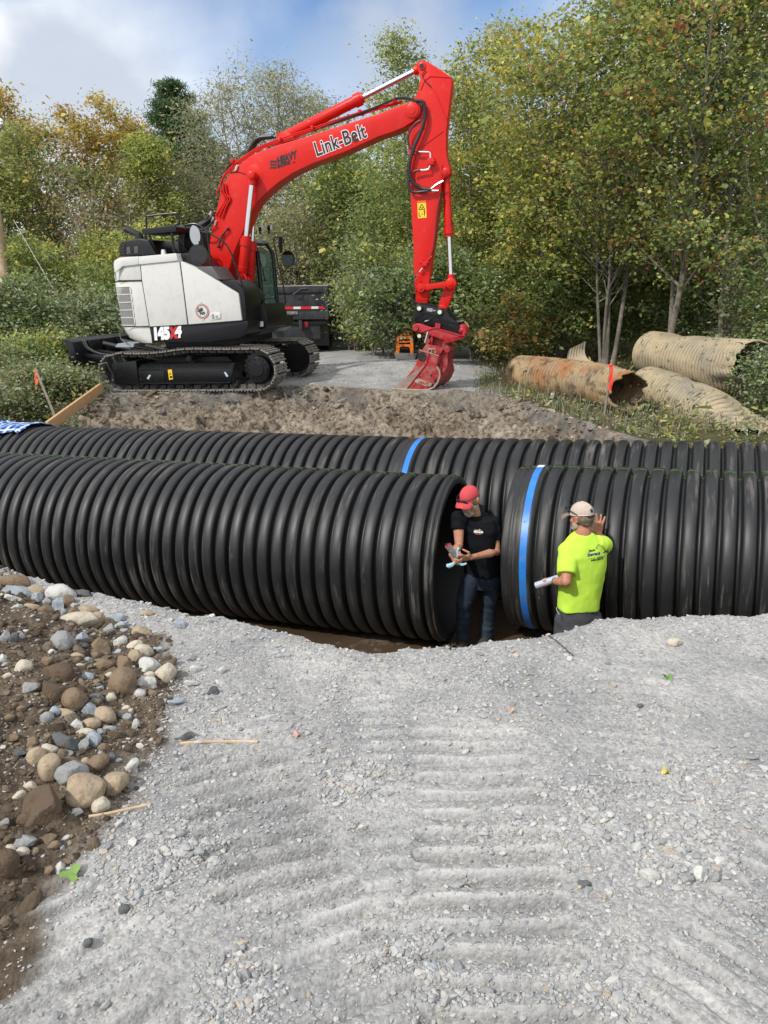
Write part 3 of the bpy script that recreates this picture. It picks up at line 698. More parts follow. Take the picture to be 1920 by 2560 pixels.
# ---- tracks
def track_path(n, sag=0.06):
    """closed belt centre line in (x,z), wheel centres at +-1.46"""
    xr, xf, r = -1.47, 1.49, 0.365; zc = 0.41
    P = []
    for a in np.linspace(-pi/2, pi/2, 24): P.append((xf+r*cos(a), zc+r*sin(a)))
    for t in np.linspace(0, 1, 22)[1:-1]:
        x = xf+(xr-xf)*t; z = zc+r - 0.02*t - 0.0*t + 0.03*math.exp(-((t-0.45)/0.22)**2) - sag*sin(pi*min(max((t-0.5)/0.5, 0), 1))*0.6
        P.append((x, z))
    for a in np.linspace(pi/2, 3*pi/2, 24): P.append((xr+0.33*cos(a), zc-0.03+0.33*sin(a)+0.0*a))
    for t in np.linspace(0, 1, 22)[1:-1]: P.append((xr+(xf-xr)*t, 0.045))
    P = np.array(P); P = np.vstack([P, P[:1]]); s = np.concatenate([[0], np.cumsum(np.hypot(*np.diff(P, axis=0).T))])
    q = np.linspace(0, s[-1], n+1)[:-1]
    X = np.interp(q, s, P[:, 0]); Z = np.interp(q, s, P[:, 1])
    X2 = np.interp((q+0.02) % s[-1], s, P[:, 0]); Z2 = np.interp((q+0.02) % s[-1], s, P[:, 1])
    return [((x, z), np.array([x2-x, z2-z])/math.hypot(x2-x, z2-z)) for x, z, x2, z2 in zip(X, Z, X2, Z2)]
def make_track(yc, near):
    lab = 'near track with side guard in full view' if near else 'far track, partly hidden by the near one'
    fr = D(); sgn = -1 if near else 1
    # frame beam with sloped top
    yo = yc+sgn*0.20; yi = yc-sgn*0.20
    pr = [(yo, .16), (yo, .44), (yo-sgn*.10, .53), (yi+sgn*.1, .53), (yi, .44), (yi, .16)]
    for x0, x1 in [(-1.02, 1.0)]:
        fr.loft([[(x0, a, b) for a, b in pr], [(x1, a, b) for a, b in pr]])
    yoo = yc+sgn*0.255
    fr.prism([(-1.0, .155), (.93, .155), (.93, .175), (-1.0, .175)], min(yo, yoo), max(yo, yoo))   # bottom lip
    fr.prism([(-1.0, .175), (-.45, .175), (-.45, .40), (-1.0, .40)], min(yo, yo+sgn*.012), max(yo, yo+sgn*.012))
    fr.prism([(-.36, .18), (.93, .18), (1.0, .40), (.95, .42), (-.36, .42)], min(yo, yo+sgn*.014), max(yo, yo+sgn*.014))
    # idler yoke housing
    fr.loft([[(-1.55, a, b) for a, b in [(yo+sgn*.02, .16), (yo+sgn*.02, .56), (yi, .56), (yi, .16)]], [(-1.02, a, b) for a, b in [(yo+sgn*.02, .14), (yo+sgn*.02, .60), (yi, .60), (yi, .14)]]])
    T_ = fr.build('track_frame', BLK, dig, bev=.012)
    T_['label'] = lab
    # wheels
    w = D()
    w.lathe((1.49, yc+sgn*.24, .41), (0, -sgn*1.0, 0), [(0, .0), (0, .05), (.0, .13), (.015, .135), (.02, .20), (.05, .235), (.18, .24), (.19, .31), (.25, .315), (.25, 0)], 30, False)
    for k in range(14):
        a = k*2*pi/14; w.cyl((1.49+.185*cos(a), yc+sgn*.222, .41+.185*sin(a)), (1.49+.185*cos(a), yc+sgn*.245, .41+.185*sin(a)), .012, n=6)
    for k in range(21):
        a = k*2*pi/21; w.box((1.49+.325*cos(a), yc, .41+.325*sin(a)), (.035, .05, .05), [[cos(a), 0, -sin(a)], [0, 1, 0], [sin(a), 0, cos(a)]])
    w.build('drive_sprocket', BLK, T_)
    w = D(); w.lathe((-1.50, yc+sgn*.12, .38), (0, -sgn, 0), [(0, 0), (0, .08), (.0, .24), (.02, .30), (.04, .31), (.20, .31), (.24, .24), (.24, 0)], 28)
    w.build('idler_wheel', BLKM, T_)
    for k in range(7):
        x = -1.02+k*.335
        w = D(); w.lathe((x, yc+sgn*.17, .14), (0, -sgn, 0), [(0, 0), (0, .05), (.03, .075), (.12, .085), (.22, .085), (.31, .075), (.34, .05), (.34, 0)], 14)
        w.build('track_roller', BLKM, T_)
    w = D(); w.cyl((0.05, yc-.1, .62), (0.05, yc+.12, .62), .055, n=12); w.box((.05, yc-.05*sgn, .56), (.10, .06, .14)); w.build('carrier_roller', BLKM, T_)
    # pads
    m_ = D(); ln = D()
    for (x, z), t in track_path(43):
        nrm = np.array([t[1], -t[0]])        # outward
        R = np.array([[t[0], 0, nrm[0]], [0, 1, 0], [t[1], 0, nrm[1]]])
        c = np.array([x, 0, z])
        o = lambda a, b: tuple(np.array([c[0]+t[0]*a+nrm[0]*b, yc, c[2]+t[1]*a+nrm[1]*b]))
        m_.box(o(0, .012), (.160, .60, .012), R)
        for a, hgt in ((-.068, .022), (-.005, .020), (.058, .022)):
            m_.box(o(a, .018+hgt/2), (.013, .60, hgt), R)
        for s_ in (-.09, .09):
            ln.box(tuple(np.array(o(0, -.035))+np.array([0, s_, 0])), (.155, .035, .075), R)
        for s_ in (-.14, .14):
            for a in (-.03, .03): ln.box(tuple(np.array(o(a, .026))+np.array([0, s_, 0])), (.022, .022, .014), R)
    m_.build('track_shoes', STEEL, T_, bev=0)
    ln.build('track_chain', STEELD, T_)
    if near:
        yd = yo+sgn*.0165
        d = D(); d.prism(P2(c1, [(667, 1024), (690, 1022), (697, 1078), (675, 1082)], yd), yd-.002, yd+.001); q = d.build('warning_decal', YEL, T_)
        d = D()
        for pp in [[(674, 1052), (686, 1051), (681, 1040)], [(678, 1060), (692, 1059), (693, 1072), (680, 1073)]]:
            e = P2(c1, pp, yd-.003); d.prism(e, yd-.004, yd-.0025)
        d.build('pictogram', BKL, q)
        for pp in [[(560, 1052), (570, 1056), (556, 1080), (546, 1074)], [(990, 1038), (1000, 1036), (1016, 1060), (1006, 1066)]]:
            d = D(); d.prism(P2(c1, pp, yd), yd-.002, yd+.001); d.build('tie_down_decal', BLUED, T_)
    return T_
make_track(-0.995, True); make_track(0.995, False)
# centre frame and turntable
d = D(); d.prism([(-1.0, .34), (-.7, .62), (.7, .62), (1.0, .34), (.6, .26), (-.6, .26)], -.80, .80); d.lathe((0, 0, .60), (0, 0, 1), [(0, .62), (.12, .62), (.12, .58), (.26, .58)], 32, True)
d.build('undercarriage', BLKM, dig, bev=.015)

# ---- dozer blade
XB = mloc(*c1(60, 850), -1.25)[0]
def blade():
    d = D(); prof = []
    zt = mloc(*c1(75, 850), -1.25)[1]; zb = mloc(*c1(80, 1023), -1.25)[1]; h = zt-zb
    o_ = [(0.0, 1), (.055, .82), (.09, .6), (.095, .4), (.06, .18), (-.02, 0), (.06, 0), (.20, .04), (.225, .3), (.225, .62), (.20, .9), (.12, 1.0)]
    prof = [(XB+a*1.05, zb+b*h) for a, b in o_]
    d.prism(prof, -1.25, 1.30)
    t = d.build('blade', BLK, dig, bev=.006)
    a = D()
    for y in (-.55, .55):
        a.loft([[(XB+.2, y-.09, zb+h*.28), (XB+.2, y+.09, zb+h*.28), (XB+.2, y+.09, zb+h*.58), (XB+.2, y-.09, zb+h*.58)], [(-.6, y-.08, .34), (-.6, y+.08, .34), (-.6, y+.08, .52), (-.6, y-.08, .52)]])
    a.loft([[(XB+.2, -.95, zb+h*.32), (XB+.2, -.8, zb+h*.32), (XB+.2, -.8, zb+h*.5), (XB+.2, -.95, zb+h*.5)], [(-1.3, -.62, .42), (-1.3, -.5, .42), (-1.3, -.5, .52), (-1.3, -.62, .52)]])
    for y in (-.75, -.25, .25, .75): a.prism([(XB+.2, zb+h*.5), (XB+.34, zb+h*.45), (XB+.22, zb+h*.95)], y-.012, y+.012)
    a.build('blade_arms', BLK, dig, bev=.006)
    c = D(); 
    for y in (-.35, .35): c.cyl((XB+.3, y, zb+h*.75), (-1.0, y, .62), .045, n=12)
    c.build('blade_cylinders', BLKM, dig)
    hz = D()
    for dx in (0, .05):
        hz.tube(spline([(XB+.26+dx, -1.0, zt-.02), (XB+.32+dx, -.95, zt-.20), (XB+.52+dx, -.8, zt-.33), (XB+.9, -.6, zt-.36)]), .010, 6)
    hz.tube(spline(P3(c1, [(390, 812), (400, 850), (440, 875)], -.9)), .01, 6)
    hz.build('blade_hoses', mat('grey_hose', (.16, .16, .17), .35), dig)
    s = D(); s.prism(P2(c1, [(378, 873), (475, 873), (470, 893), (366, 893)], -.85), -.86, -.4); s.build('step_plate', mat('grey_plate', (.30, .33, .38), .4), dig)
blade()

# ---- upper structure; near side panels lie at y = -1.25
YS = -1.25
def panel(name, f, pts, y0, y1, m_, bev=.012, parent=dig, ref=None):
    d = D(); d.prism(P2(f, pts, y0 if ref is None else ref), min(y0, y1), max(y0, y1)); return d.build(name, m_, parent, bev=bev)
# revolving deck (black band)
deck = panel('revolving_deck', c5, [(432, 912), (1560, 838), (1565, 870), (1555, 985), (1470, 1040), (1100, 1085), (460, 1088)], YS+.005, 1.15, BLK, .01)
panel('deck_underside', c5, [(600, 1080), (1440, 1040), (1440, 1115), (640, 1150)], -.9, .9, BLKM, .01)
# counterweight: rounded corner, lower white skirt
def cw():
    # plan outline of the corner: rear at x=-1.49
    def outline(x_front, y_side, rr, xr, n=10):
        pts = [(x_front, y_side)]
        for k in range(n+1):
            a = k/n*pi/2; pts.append((xr+rr-rr*sin(a), y_side+rr-rr*cos(a)))
        return pts
    # levels: (z, x_rear, x_front boundary)
    def skin(zs, front, name, m_, y0=YS, mirror=True, bulge=0):
        d = D(); rings = []
        for z, xr in zs:
            o = outline(front(z), y0, .52, xr)
            far = [(x, -y) for x, y in reversed(o)]
            rings.append([(x, y, z) for x, y in (o+far)])
        d.loft(rings, True); return d.build(name, m_, dig, ang=40, bev=.01)
    ft = lambda z: np.interp(z, [1.0, 1.35, 2.25, 2.5], [mloc(*c5(462, 1090), YS)[0], mloc(*c5(427, 900), YS)[0], mloc(*c5(335, 370), YS)[0], mloc(*c5(316, 95), YS)[0]])
    z = lambda x, y: mloc(*c5(x, y), YS)[1]
    zt, zs1, zc, zbm, zb = z(316, 95), z(330, 372), z(340, 378), z(430, 903), z(460, 1095)
    xr = lambda zz: -1.50
    a = skin([(zb, -1.10), (zb+.10, -1.30), (zb+.22, -1.37), (zbm-.008, -1.40)], ft, 'counterweight', WHITE)
    b = skin([(zbm+.008, -1.40), ((zbm+zc)/2, -1.44), (zc-.008, -1.455)], ft, 'vent_panel', WHITE)
    c = skin([(zs1+.008, -1.45), (zt-.12, -1.44), (zt-.05, -1.42), (zt, -1.32)], ft, 'upper_cover', WHITE)
    # shoulder arch line on the upper cover
    d = D(); pts = []
    # six vents with louvres on the rounded corner
    return b, zbm, zc, ft
vp, zbm, zc, cwf = cw()
GREYV = mat('grey_grille', (.26, .26, .25), .5)
def cwpt(s, z, off=0.004):
    """s: distance forward from the start of the rounded corner; point on the panel skin"""
    xr = -1.44; rr = .52
    if s >= 0: return (xr+rr+s, YS-off, z)
    a = min(-s/rr, pi/2); r2 = rr+off
    return (xr+rr-r2*sin(a), YS+rr-r2*cos(a), z)
for k in range(5):
    z0 = zc-.10-(zc-zbm-.12)*k/5; hh = .125; d = D(); fr = D()
    s0, s1 = -.40, -.02
    V = []
    for j in range(7):
        z = z0-.012-(hh-.024)*j/6
        pass
    # grille sheet
    n = 10; A = [s0+(s1-s0)*i/n for i in range(n+1)]; rows = []
    for zz in (z0, z0-hh):
        rows.append([cwpt(a, zz-(0.0 if True else 0), .003) for a in A])
    d.add(rows[0]+rows[1], [(i, i+1, n+1+i+1, n+1+i) for i in range(n)])
    for j in range(6):
        z = z0-hh*(j+.5)/6; d.tube([cwpt(a, z, .006) for a in A], .005, 5)
    v = d.build('vent', GREYV, vp)
    rim = [cwpt(a, z0+.008, .006) for a in A]+[cwpt(s1+.035*sin(t), z0-hh/2+(hh/2+.008)*cos(t), .006) for t in np.linspace(.3, pi-.3, 7)]+[cwpt(a, z0-hh-.008, .006) for a in reversed(A)]
    fr.tube(rim, .009, 6); fr.build('vent_frame', WHITE, v)
# side doors
y_ = YS-.004
door1 = panel('side_door', c5, [(322, 100), (752, 62), (786, 148), (872, 880), (440, 908), (345, 375)], y_-.016, YS+.5, WHITE, .010, ref=y_)
panel('door_shoulder', c5, [(325, 192), (318, 98), (752, 60), (776, 146)], y_-.045, y_-.005, WHITE, .014, ref=y_)
door2 = panel('front_door', c5, [(792, 152), (960, 222), (1440, 512), (1462, 535), (1500, 832), (884, 880)], y_-.016, YS+.35, WHITE, .012, ref=y_)
panel('upper_shoulder', c5, [(52, 372), (44, 290), (130, 212), (308, 190), (318, 182), (312, 95), (110, 118), (50, 170), (38, 250), (36, 330)], y_-.03, y_+.01, WHITE, .010, ref=y_)
sm = D()
for s_ in ([(318, 95), (345, 372), (432, 905)], [(780, 150), (878, 882)], [(64, 375), (342, 372)], [(150, 905), (432, 908), (880, 884), (1504, 836)]): sm.tube(P3(c5, s_, y_-.014), .0075, 5)
sm.build('panel_seams', BLKM, dig)
# handle recess
d = D(); hp = P2(c5, [(1132, 748), (1255, 740), (1263, 820), (1143, 832)], y_-.02); d.prism(hp, y_-.024, y_-.012); h_ = d.build('door_handle', WHITE, door2, bev=.004)
d = D(); d.prism(P2(c5, [(1148, 762), (1175, 760), (1180, 815), (1153, 818)], y_-.024), y_-.028, y_-.023); d.build('handle_recess', GREYV, h_)
d = D(); d.prism(P2(c5, [(1180, 758), (1248, 753), (1253, 810), (1186, 815)], y_-.024), y_-.034, y_-.023); d.build('latch', WHITE, h_, bev=.003)
d = D(); cc = mloc(*c5(1205, 788), y_-.034); d.cyl((cc[0], y_-.042, cc[1]), (cc[0], y_-.030, cc[1]), .02, n=12); d.build('lock', GREYV, h_)
# front black corner post
panel('front_corner_cover', c5, [(1235, 378), (1410, 366), (1512, 480), (1530, 560), (1552, 835), (1506, 838), (1475, 535), (1445, 505)], YS+.008, YS+.75, BLK, .012)
# engine hood top, black, behind
panel('engine_hood', c1, [(388, 372), (386, 300), (400, 285), (500, 268), (555, 275), (600, 360)], -1.0, .75, BLK, .03, ref=-1.0)
for k in range(4):
    panel('hood_louvre', c1, [(392, 305+k*16), (420, 300+k*16), (420, 309+k*16), (392, 314+k*16)], -1.012, -.98, BLKM, 0, ref=-1.0)
for (a, b) in ((430, 318), (474, 314)):
    panel('hood_opening', c1, [(a, b), (a+22, b-3), (a+24, b+38), (a+2, b+40)], -1.01, -.99, STEELD, .004, ref=-1.0)
# exhaust
d = D(); e = P3(c1, [(425, 213), (500, 245)], -.35); d.tube([e[0], e[1], (e[1][0]+.02, e[1][1], e[1][2]-.25)], .065, 14); d.tube([e[1], (e[1][0]+.02, e[1][1], e[1][2]-.3)], .085, 14); d.build('exhaust', BLKM, dig)
# deck clutter between hood and boom: black tank cover, steps, hoses
panel('tank_cover', c1, [(740, 355), (800, 350), (860, 420), (960, 500), (980, 520), (745, 395)], -1.15, -.35, BLK, .02, ref=-1.15)
panel('tool_box', c1, [(830, 430), (920, 428), (975, 505), (900, 500)], -1.235, -.6, mat('grey_cover', (.09, .09, .095), .5), .015)
d = D()
for r_, ctr in ((.22, (795, 280)), (.17, (800, 290)), (.25, (800, 300))):
    x, z = mloc(*c1(*ctr), -.2); d.tube([(x+r_*cos(a), -.2-.05*(r_-.2), z+r_*1.25*sin(a)) for a in np.linspace(-1.0, 4.2, 22)], .022, 7)
d.tube(spline(P3(c1, [(745, 300), (750, 240), (800, 205), (860, 190), (915, 150)], -.35)), .02, 7)
d.tube(spline(P3(c1, [(755, 330), (765, 230), (810, 215), (880, 215), (930, 165)], -.42)), .018, 7)
d.tube(spline(P3(c1, [(760, 190), (800, 188), (870, 180), (905, 130)], -.3)), .018, 7)
d.build('boom_base_hoses', RUBB, dig)
panel('swing_motor_housing', c1, [(740, 370), (740, 240), (790, 205), (860, 230), (900, 480), (850, 450)], -.1, .35, BLKM, .03, ref=-.1)
# platform and handrail over the hood
panel('platform', c1, [(514, 215), (700, 190), (714, 200), (714, 228), (520, 245)], -.95, -.2, BLK, .01, ref=-.95)
d = D()
for s in [[(545, 215), (543, 150), (560, 138), (700, 122), (722, 130), (733, 160), (730, 180), (700, 198)]]:
    d.tube(spline(P3(c1, s, -.93), 5), .017, 8)
for s in [[(690, 235), (704, 350)], [(538, 245), (545, 360)], [(560, 245), (600, 360)]]: d.tube(P3(c1, s, -.93), .026, 6)
d.build('handrail', BLK, dig)
d = D(); x, z = mloc(*c1(643, 345), -1.0); d.cyl((x, -1.0, z-.06), (x, -1.0, z+.04), .06, .04, n=12); d.build('filler_cap', ZINC, dig)
# mirrors near side
def mirror(px, py, y, rx, rz, yaw_, stem, f=c1, facem=BLKM, fr_=BLK):
    x, z = mloc(*f(px, py), y); d = D(); cy, sy = cos(yaw_), sin(yaw_)
    rings = []
    for off, sc in ((-.03, .55), (-.015, .92), (0, 1.0), (.01, 1.0), (.012, .94)):
        rings.append([(x+rx*sc*cos(a)*cy+off*sy, y+rx*sc*cos(a)*sy-off*cy, z+rz*sc*sin(a)) for a in np.linspace(0, 2*pi, 25)[:-1]])
    d.loft(rings, True); m_ = d.build('mirror', fr_, dig, ang=50)
    g = D(); g.loft([[(x+rx*.92*cos(a)*cy+off*sy, y+rx*.92*cos(a)*sy-off*cy, z+rz*.92*sin(a)) for a in np.linspace(0, 2*pi, 25)[:-1]] for off in (.012, .016)], True); g.build('mirror_glass', facem, m_)
    if stem:
        s = D(); s.tube(P3(f, stem, y+.02), .010, 6); s.build('mirror_stem', BLK, m_)
mirror(823, 248, -1.1, .10, .19, radians(35), [(760, 185), (800, 190), (823, 205)], facem=MIRR)
mirror(845, 362, -1.12, .185, .185, radians(8), [(845, 362), (880, 310), (845, 285)])
d = D(); d.tube(spline(P3(c1, [(770, 215), (768, 195), (800, 184), (840, 188), (900, 230), (990, 290), (1030, 350), (1075, 470), (1110, 570)], -1.16), 5), .017, 8)
d.tube(P3(c1, [(895, 240), (915, 420), (925, 485)], -1.16), .017, 8); d.build('guard_rail', BLK, dig)

# ---- cab (far side)
cabn, cabf = .42, 1.28
def cab():
    o = [(1010, 600-0)]
    # front pillar line: c6 coords on the far plane; outline in local coordinates
    fr = mloc(*c6(720, 1620), cabf); ft_ = mloc(*c6(470, 200), cabf)
    xb, zb = mloc(*c6(470, 1560), cabn)
    X0 = -.35; X1 = fr[0]-.02; Xt = ft_[0]; Zt = 2.80; Zb = 1.02
    front = [(X1-.02, Zb), (X1, 1.35), (X1-.05, 1.62), (Xt+.10, 2.55), (Xt-.02, 2.74), (Xt-.20, Zt)]
    d = D(); w = .05
    for y in (cabn, cabf-w):
        d.tube([(a, y+w/2, b) for a, b in front], .045, 8)
        d.tube([(X0, y+w/2, Zb), (X0, y+w/2, Zt-.08), (X0+.2, y+w/2, Zt)], .05, 8)
        d.tube([(X0+.62, y+w/2, Zb), (X0+.58, y+w/2, Zt-.03)], .035, 8)
        d.prism([(X0, Zb), (X1, Zb), (X1+.01, 1.30), (X0, 1.30)], y, y+w)
    d.prism([(X0, Zt-.09), (Xt-.05, Zt-.09), (Xt+.02, Zt-.06), (Xt-.22, Zt+.03), (X0+.1, Zt+.03)], cabn-.01, cabf+.01)
    d.prism([(X0, Zb-.02), (X1, Zb-.02), (X1, Zb+.06), (X0, Zb+.06)], cabn, cabf)
    d.prism([(X1-.06, Zb), (X1-.01, Zb), (X1, 1.36), (X1-.05, 1.36)], cabn, cabf)
    c = d.build('cab', BLK, dig, bev=.008)
    g = D()
    g.prism([(X0+.62, 1.32), (X1-.03, 1.36), (X1-.07, 1.62), (Xt+.07, 2.52), (Xt-.10, 2.68), (X0+.6, 2.70)], cabn+.02, cabn+.026)
    g.build('side_window', GLASS, c)
    g = D(); g.prism([(X0+.03, 1.32), (X0+.58, 1.32), (X0+.55, 2.7), (X0+.05, 2.7)], cabf-.026, cabf-.02); g.prism([(X0+.62, 1.32), (X1-.03, 1.36), (X1-.07, 1.62), (Xt+.07, 2.52), (Xt-.10, 2.68), (X0+.6, 2.70)], cabf-.026, cabf-.02)
    g.build('door_window', GLASS, c)
    g = D(); rings = []
    for off in (0, .006): rings.append([(X1-.015-off, cabn+.07, 1.40), (X1-.015-off, cabf-.07, 1.40), (X1-.06-off, cabf-.07, 1.62), (X1-.06-off, cabn+.07, 1.62)])
    g.loft(rings)
    rings = []
    for off in (0, .006): rings.append([(X1-.06-off, cabn+.07, 1.66), (X1-.06-off, cabf-.07, 1.66), (Xt+.09-off, cabf-.07, 2.53), (Xt+.09-off, cabn+.07, 2.53)])
    g.loft(rings); g.build('windscreen', GLASS, c)
    s = D(); s.box((.25, .85, 1.35), (.5, .5, .14)); s.prism([(-.05, 1.35), (.08, 1.35), (-.02, 2.15), (-.12, 2.15)], .63, 1.07); s.box((-.02, .85, 2.25), (.08, .26, .18))
    s.box((.4, .55, 1.5), (.35, .08, .06)); s.box((.4, 1.15, 1.5), (.35, .08, .06)); s.build('operator_seat', mat('grey_seat', (.05, .05, .055), .8), c, bev=.02)
    # tan lower skirt with slots
    k = D(); k.prism(P2(c6, [(485, 1640), (722, 1590), (745, 1680), (725, 1720), (500, 1790)], cabn), cabn-.012, cabn+.1); k.build('lower_skirt', mat('dusty_panel', (.075, .068, .05), .6), c, bev=.008)
    # wiper
    k = D(); k.tube(P3(c6, [(300, 470), (385, 760), (430, 965)], cabn-.03), .010, 6); k.tube(P3(c6, [(405, 975), (445, 970)], cabn-.03), .012, 6); k.build('wiper', BLK, c)
    for px in (340, 490):
        x, z = mloc(*c6(px, 60), .85); k = D(); k.lathe((x-.02, .85, z), (1, 0, -.1), [(0, .03), (.02, .055), (.07, .06), (.075, .05), (.08, 0)], 14, True); k.box((x, .85, z-.08), (.03, .03, .09))
        k.build('work_light', BLK, c)
        q = D(); q.lathe((x+.058, .85, z-.005), (1, 0, -.1), [(0, .055), (.004, .052), (.005, 0)], 14, True); q.build('lamp_lens', WHT, c)
    return c
cab()
d = D(); d.tube(spline(P3(c6, [(580, 330), (585, 270), (610, 230), (700, 225), (735, 260), (765, 370)], 1.33), 4), .014, 7)
d.tube(P3(c6, [(590, 340), (650, 640), (690, 800), (740, 1000), (780, 1280), (788, 1370), (725, 1420)], 1.33), .014, 7); d.build('mirror_bracket', BLK, dig)
mirror(700, 360, 1.33, .05, .17, radians(60), None, f=c6, facem=BLKM)
mirror(828, 600, 1.33, .155, .17, radians(-5), [(690, 725), (760, 715), (805, 705)], f=c6, facem=MIRR)
# right front pedestal beside boom foot
panel('front_step_box', c6, [(95, 1205), (250, 1200), (275, 1340), (120, 1440)], -.75, -.3, BLK, .01)
panel('control_cover', c6, [(0, 1050), (60, 1100), (110, 1420), (135, 1560), (135, 1900), (120, 1900), (0, 1600)], YS+.25, YS+.33, BLK, .01)
panel('lower_front_frame', c6, [(120, 1470), (400, 1380), (470, 1600), (460, 1800), (240, 1860), (130, 1880)], -.62, .45, BLK, .01, ref=-.62)
d = D(); d.prism(P2(c6, [(132, 1500), (208, 1490), (222, 1610), (180, 1630), (150, 1590)], -.64), -.645, -.622); q = d.build('warning_decal', YEL, dig)
d = D(); d.prism(P2(c6, [(222, 1555), (280, 1550), (285, 1598), (228, 1600)], -.64), -.645, -.622); d.prism(P2(c6, [(305, 1690), (395, 1680), (400, 1770), (315, 1775)], -.64), -.645, -.622); d.build('white_decal', WHT, dig)

# ---- boom
yb0, yb1 = -.22, .18
boom_o = [(150, 1190), (160, 1100), (175, 1000), (200, 910), (225, 800), (243, 745), (285, 685), (335, 640), (385, 600), (450, 568), (560, 532), (700, 490), (900, 425), (1100, 362), (1180, 330), (1230, 312)]
for a in np.linspace(-1.9, 1.1, 9): boom_o.append((1282+50*sin(a+1.2), 347-48*cos(a+1.2)) if False else (1282+48*cos(a), 345+48*sin(a)))
boom_o += [(1290, 405), (1240, 436), (1180, 462), (1100, 488), (900, 578), (735, 637), (620, 692), (545, 742), (475, 800), (425, 852), (392, 905), (372, 955), (345, 1020), (318, 1080), (290, 1150)]
bfoot = [(1000, 500), (965, 508), (950, 470)]
def boomP(y): return P2(c2, boom_o[1:], y) + P2(c1, [(1000, 480), (990, 508), (955, 502), (935, 470), (905, 430)], y)
d = D(); d.prism(P2(c2, boom_o[1:], yb0)+P2(c1, [(1010, 480), (995, 505), (955, 503), (935, 470), (900, 430)], yb0), yb0, yb1)
boom = d.build('boom', RED, dig, bev=.014)
# boss ring at the boom cylinder pin, pins, end boss
def boss(name, f, px, py, y0, y1, r, m_, parent, ref=None, inner=None):
    x, z = mloc(*f(px, py), y0 if ref is None else ref); d = D(); d.lathe((x, y0, z), (0, y1-y0, 0), [(0, 0), (0, r*.8), (.008, r), (abs(y1-y0)-.008, r), (abs(y1-y0), r*.8), (abs(y1-y0), 0)], 24); 
    if inner: d.lathe((x, y0-.012, z), (0, 1, 0), [(0, 0), (0, inner), (.02, inner)], 18)
    return d.build(name, m_, parent)
boss('boom_pin', c2, 1282, 345, yb0-.03, yb1+.03, .115, RED, boom, inner=.055)
boss('cylinder_boss', c2, 410, 700, yb0-.012, yb1+.012, .17, RED, boom)
# top pin ears for the arm cylinder
d = D()
for y in (-.12, .09): d.prism(P2(c2, [(505, 545), (560, 470), (590, 455), (640, 500), (700, 490)], -.1), y-.02, y+.02)
d.build('cylinder_lugs', RED, boom, bev=.006)
def cyl_(name, a, b, y, r_rod, r_bar, frac, parent, fa=c2, fb=c2, mat_b=RED, gland=True):
    """barrel from a towards b, rod the rest; a/b pixels"""
    A = np.array([*mloc(*fa(*a), y)]); B = np.array([*mloc(*fb(*b), y)]); A3 = np.array([A[0], y, A[1]]); B3 = np.array([B[0], y, B[1]])
    v = B3-A3; L_ = np.linalg.norm(v); u = v/L_; G = A3+v*frac
    d = D(); d.lathe(A3, v, [(0, 0), (0, r_bar*.6), (.06, r_bar*.85), (.09, r_bar), (L_*frac-.18, r_bar), (L_*frac-.175, r_bar*1.22), (L_*frac-.05, r_bar*1.22), (L_*frac-.045, r_bar*.95), (L_*frac, r_bar*.95), (L_*frac, 0)], 24)
    d.cyl(A3-np.array([0, r_bar*.9, 0]), A3+np.array([0, r_bar*.9, 0]), r_bar*.95, n=18)
    for t in (.35, .8): d.lathe(A3+v*frac*t, v, [(0, r_bar), (0, r_bar*1.07), (.03, r_bar*1.07), (.03, r_bar)], 24)
    c = d.build(name, mat_b, parent)
    e = D(); e.cyl(G, B3, r_rod, n=16); e.build('rod', CHROME, c)
    e = D(); e.cyl(B3-np.array([0, r_bar*.8, 0]), B3+np.array([0, r_bar*.8, 0]), r_bar*.95, n=18); e.lathe(B3-u*.16, u, [(0, r_rod), (0, r_rod*1.5), (.1, r_rod*1.6)], 14); e.build('rod_eye', mat_b, c)
    return c
cyl_('boom_cylinder', (1088, 535), (402, 708), -.345, .047, .086, .46, dig, fa=c1)
cyl_('boom_cylinder', (1137, 570), (402+15, 708), .34, .047, .086, .445, dig, fa=c1)
cyl_('arm_cylinder', (568, 498), (1340, 106), -.02, .047, .095, .595, dig)
boss('boom_cylinder_pin', c2, 402, 706, -.45, .45, .07, RED, boom, ref=-.345)
# boom foot brackets
panel('boom_foot_bracket', c1, [(960, 500), (1010, 490), (1120, 560), (1150, 600), (1120, 640), (980, 540)], -.38, .36, BLK, .01, ref=-.38)
d = D()
for s in [[(1010, 580), (1060, 545), (1110, 540)], [(1100, 480), (1125, 490), (1140, 530)], [(1030, 500), (1040, 540), (1100, 560)]]: pass
for k, s in enumerate([[(1100, 470), (1120, 500), (1118, 545)], [(1128, 490), (1140, 520), (1142, 575)]]): d.tube(spline(P3(c1, s, -.46)), .018, 7)
d.build('boom_foot_pipes', RED, dig)
# rigid pipes along the boom top and shoulder
pm = D()
for k, (o, y) in enumerate([(0, -.18), (9, -.12), (18, -.06)]):
    pm.tube(spline(P3(c2, [(1230, 292+o*.5), (1000, 352+o), (740, 440+o), (560, 500+o), (440, 545+o), (370, 590+o), (300, 640+o), (245, 700+o), (225, 750), (205, 800+o)], y), 4), .013, 6)
for o in (0, 22, 44): pm.tube(spline(P3(c2, [(225+o*.6, 740+o*.3), (225+o*.8, 790+o*.4), (250+o*.6, 835), (230+o*.6, 875), (195+o*.8, 925+o*.4)], yb0-.03)), .016, 6)
pm.build('hydraulic_pipes', RED, boom)
for (x, y) in ((300, 628), (560, 512), (740, 446), (1000, 358), (1190, 296)): 
    a, b = mloc(*c2(x, y), -.1); d = D(); d.box((a, -.1, b), (.05, .24, .07)); d.build('pipe_clamp', RED, boom, bev=.006)
hs = D()
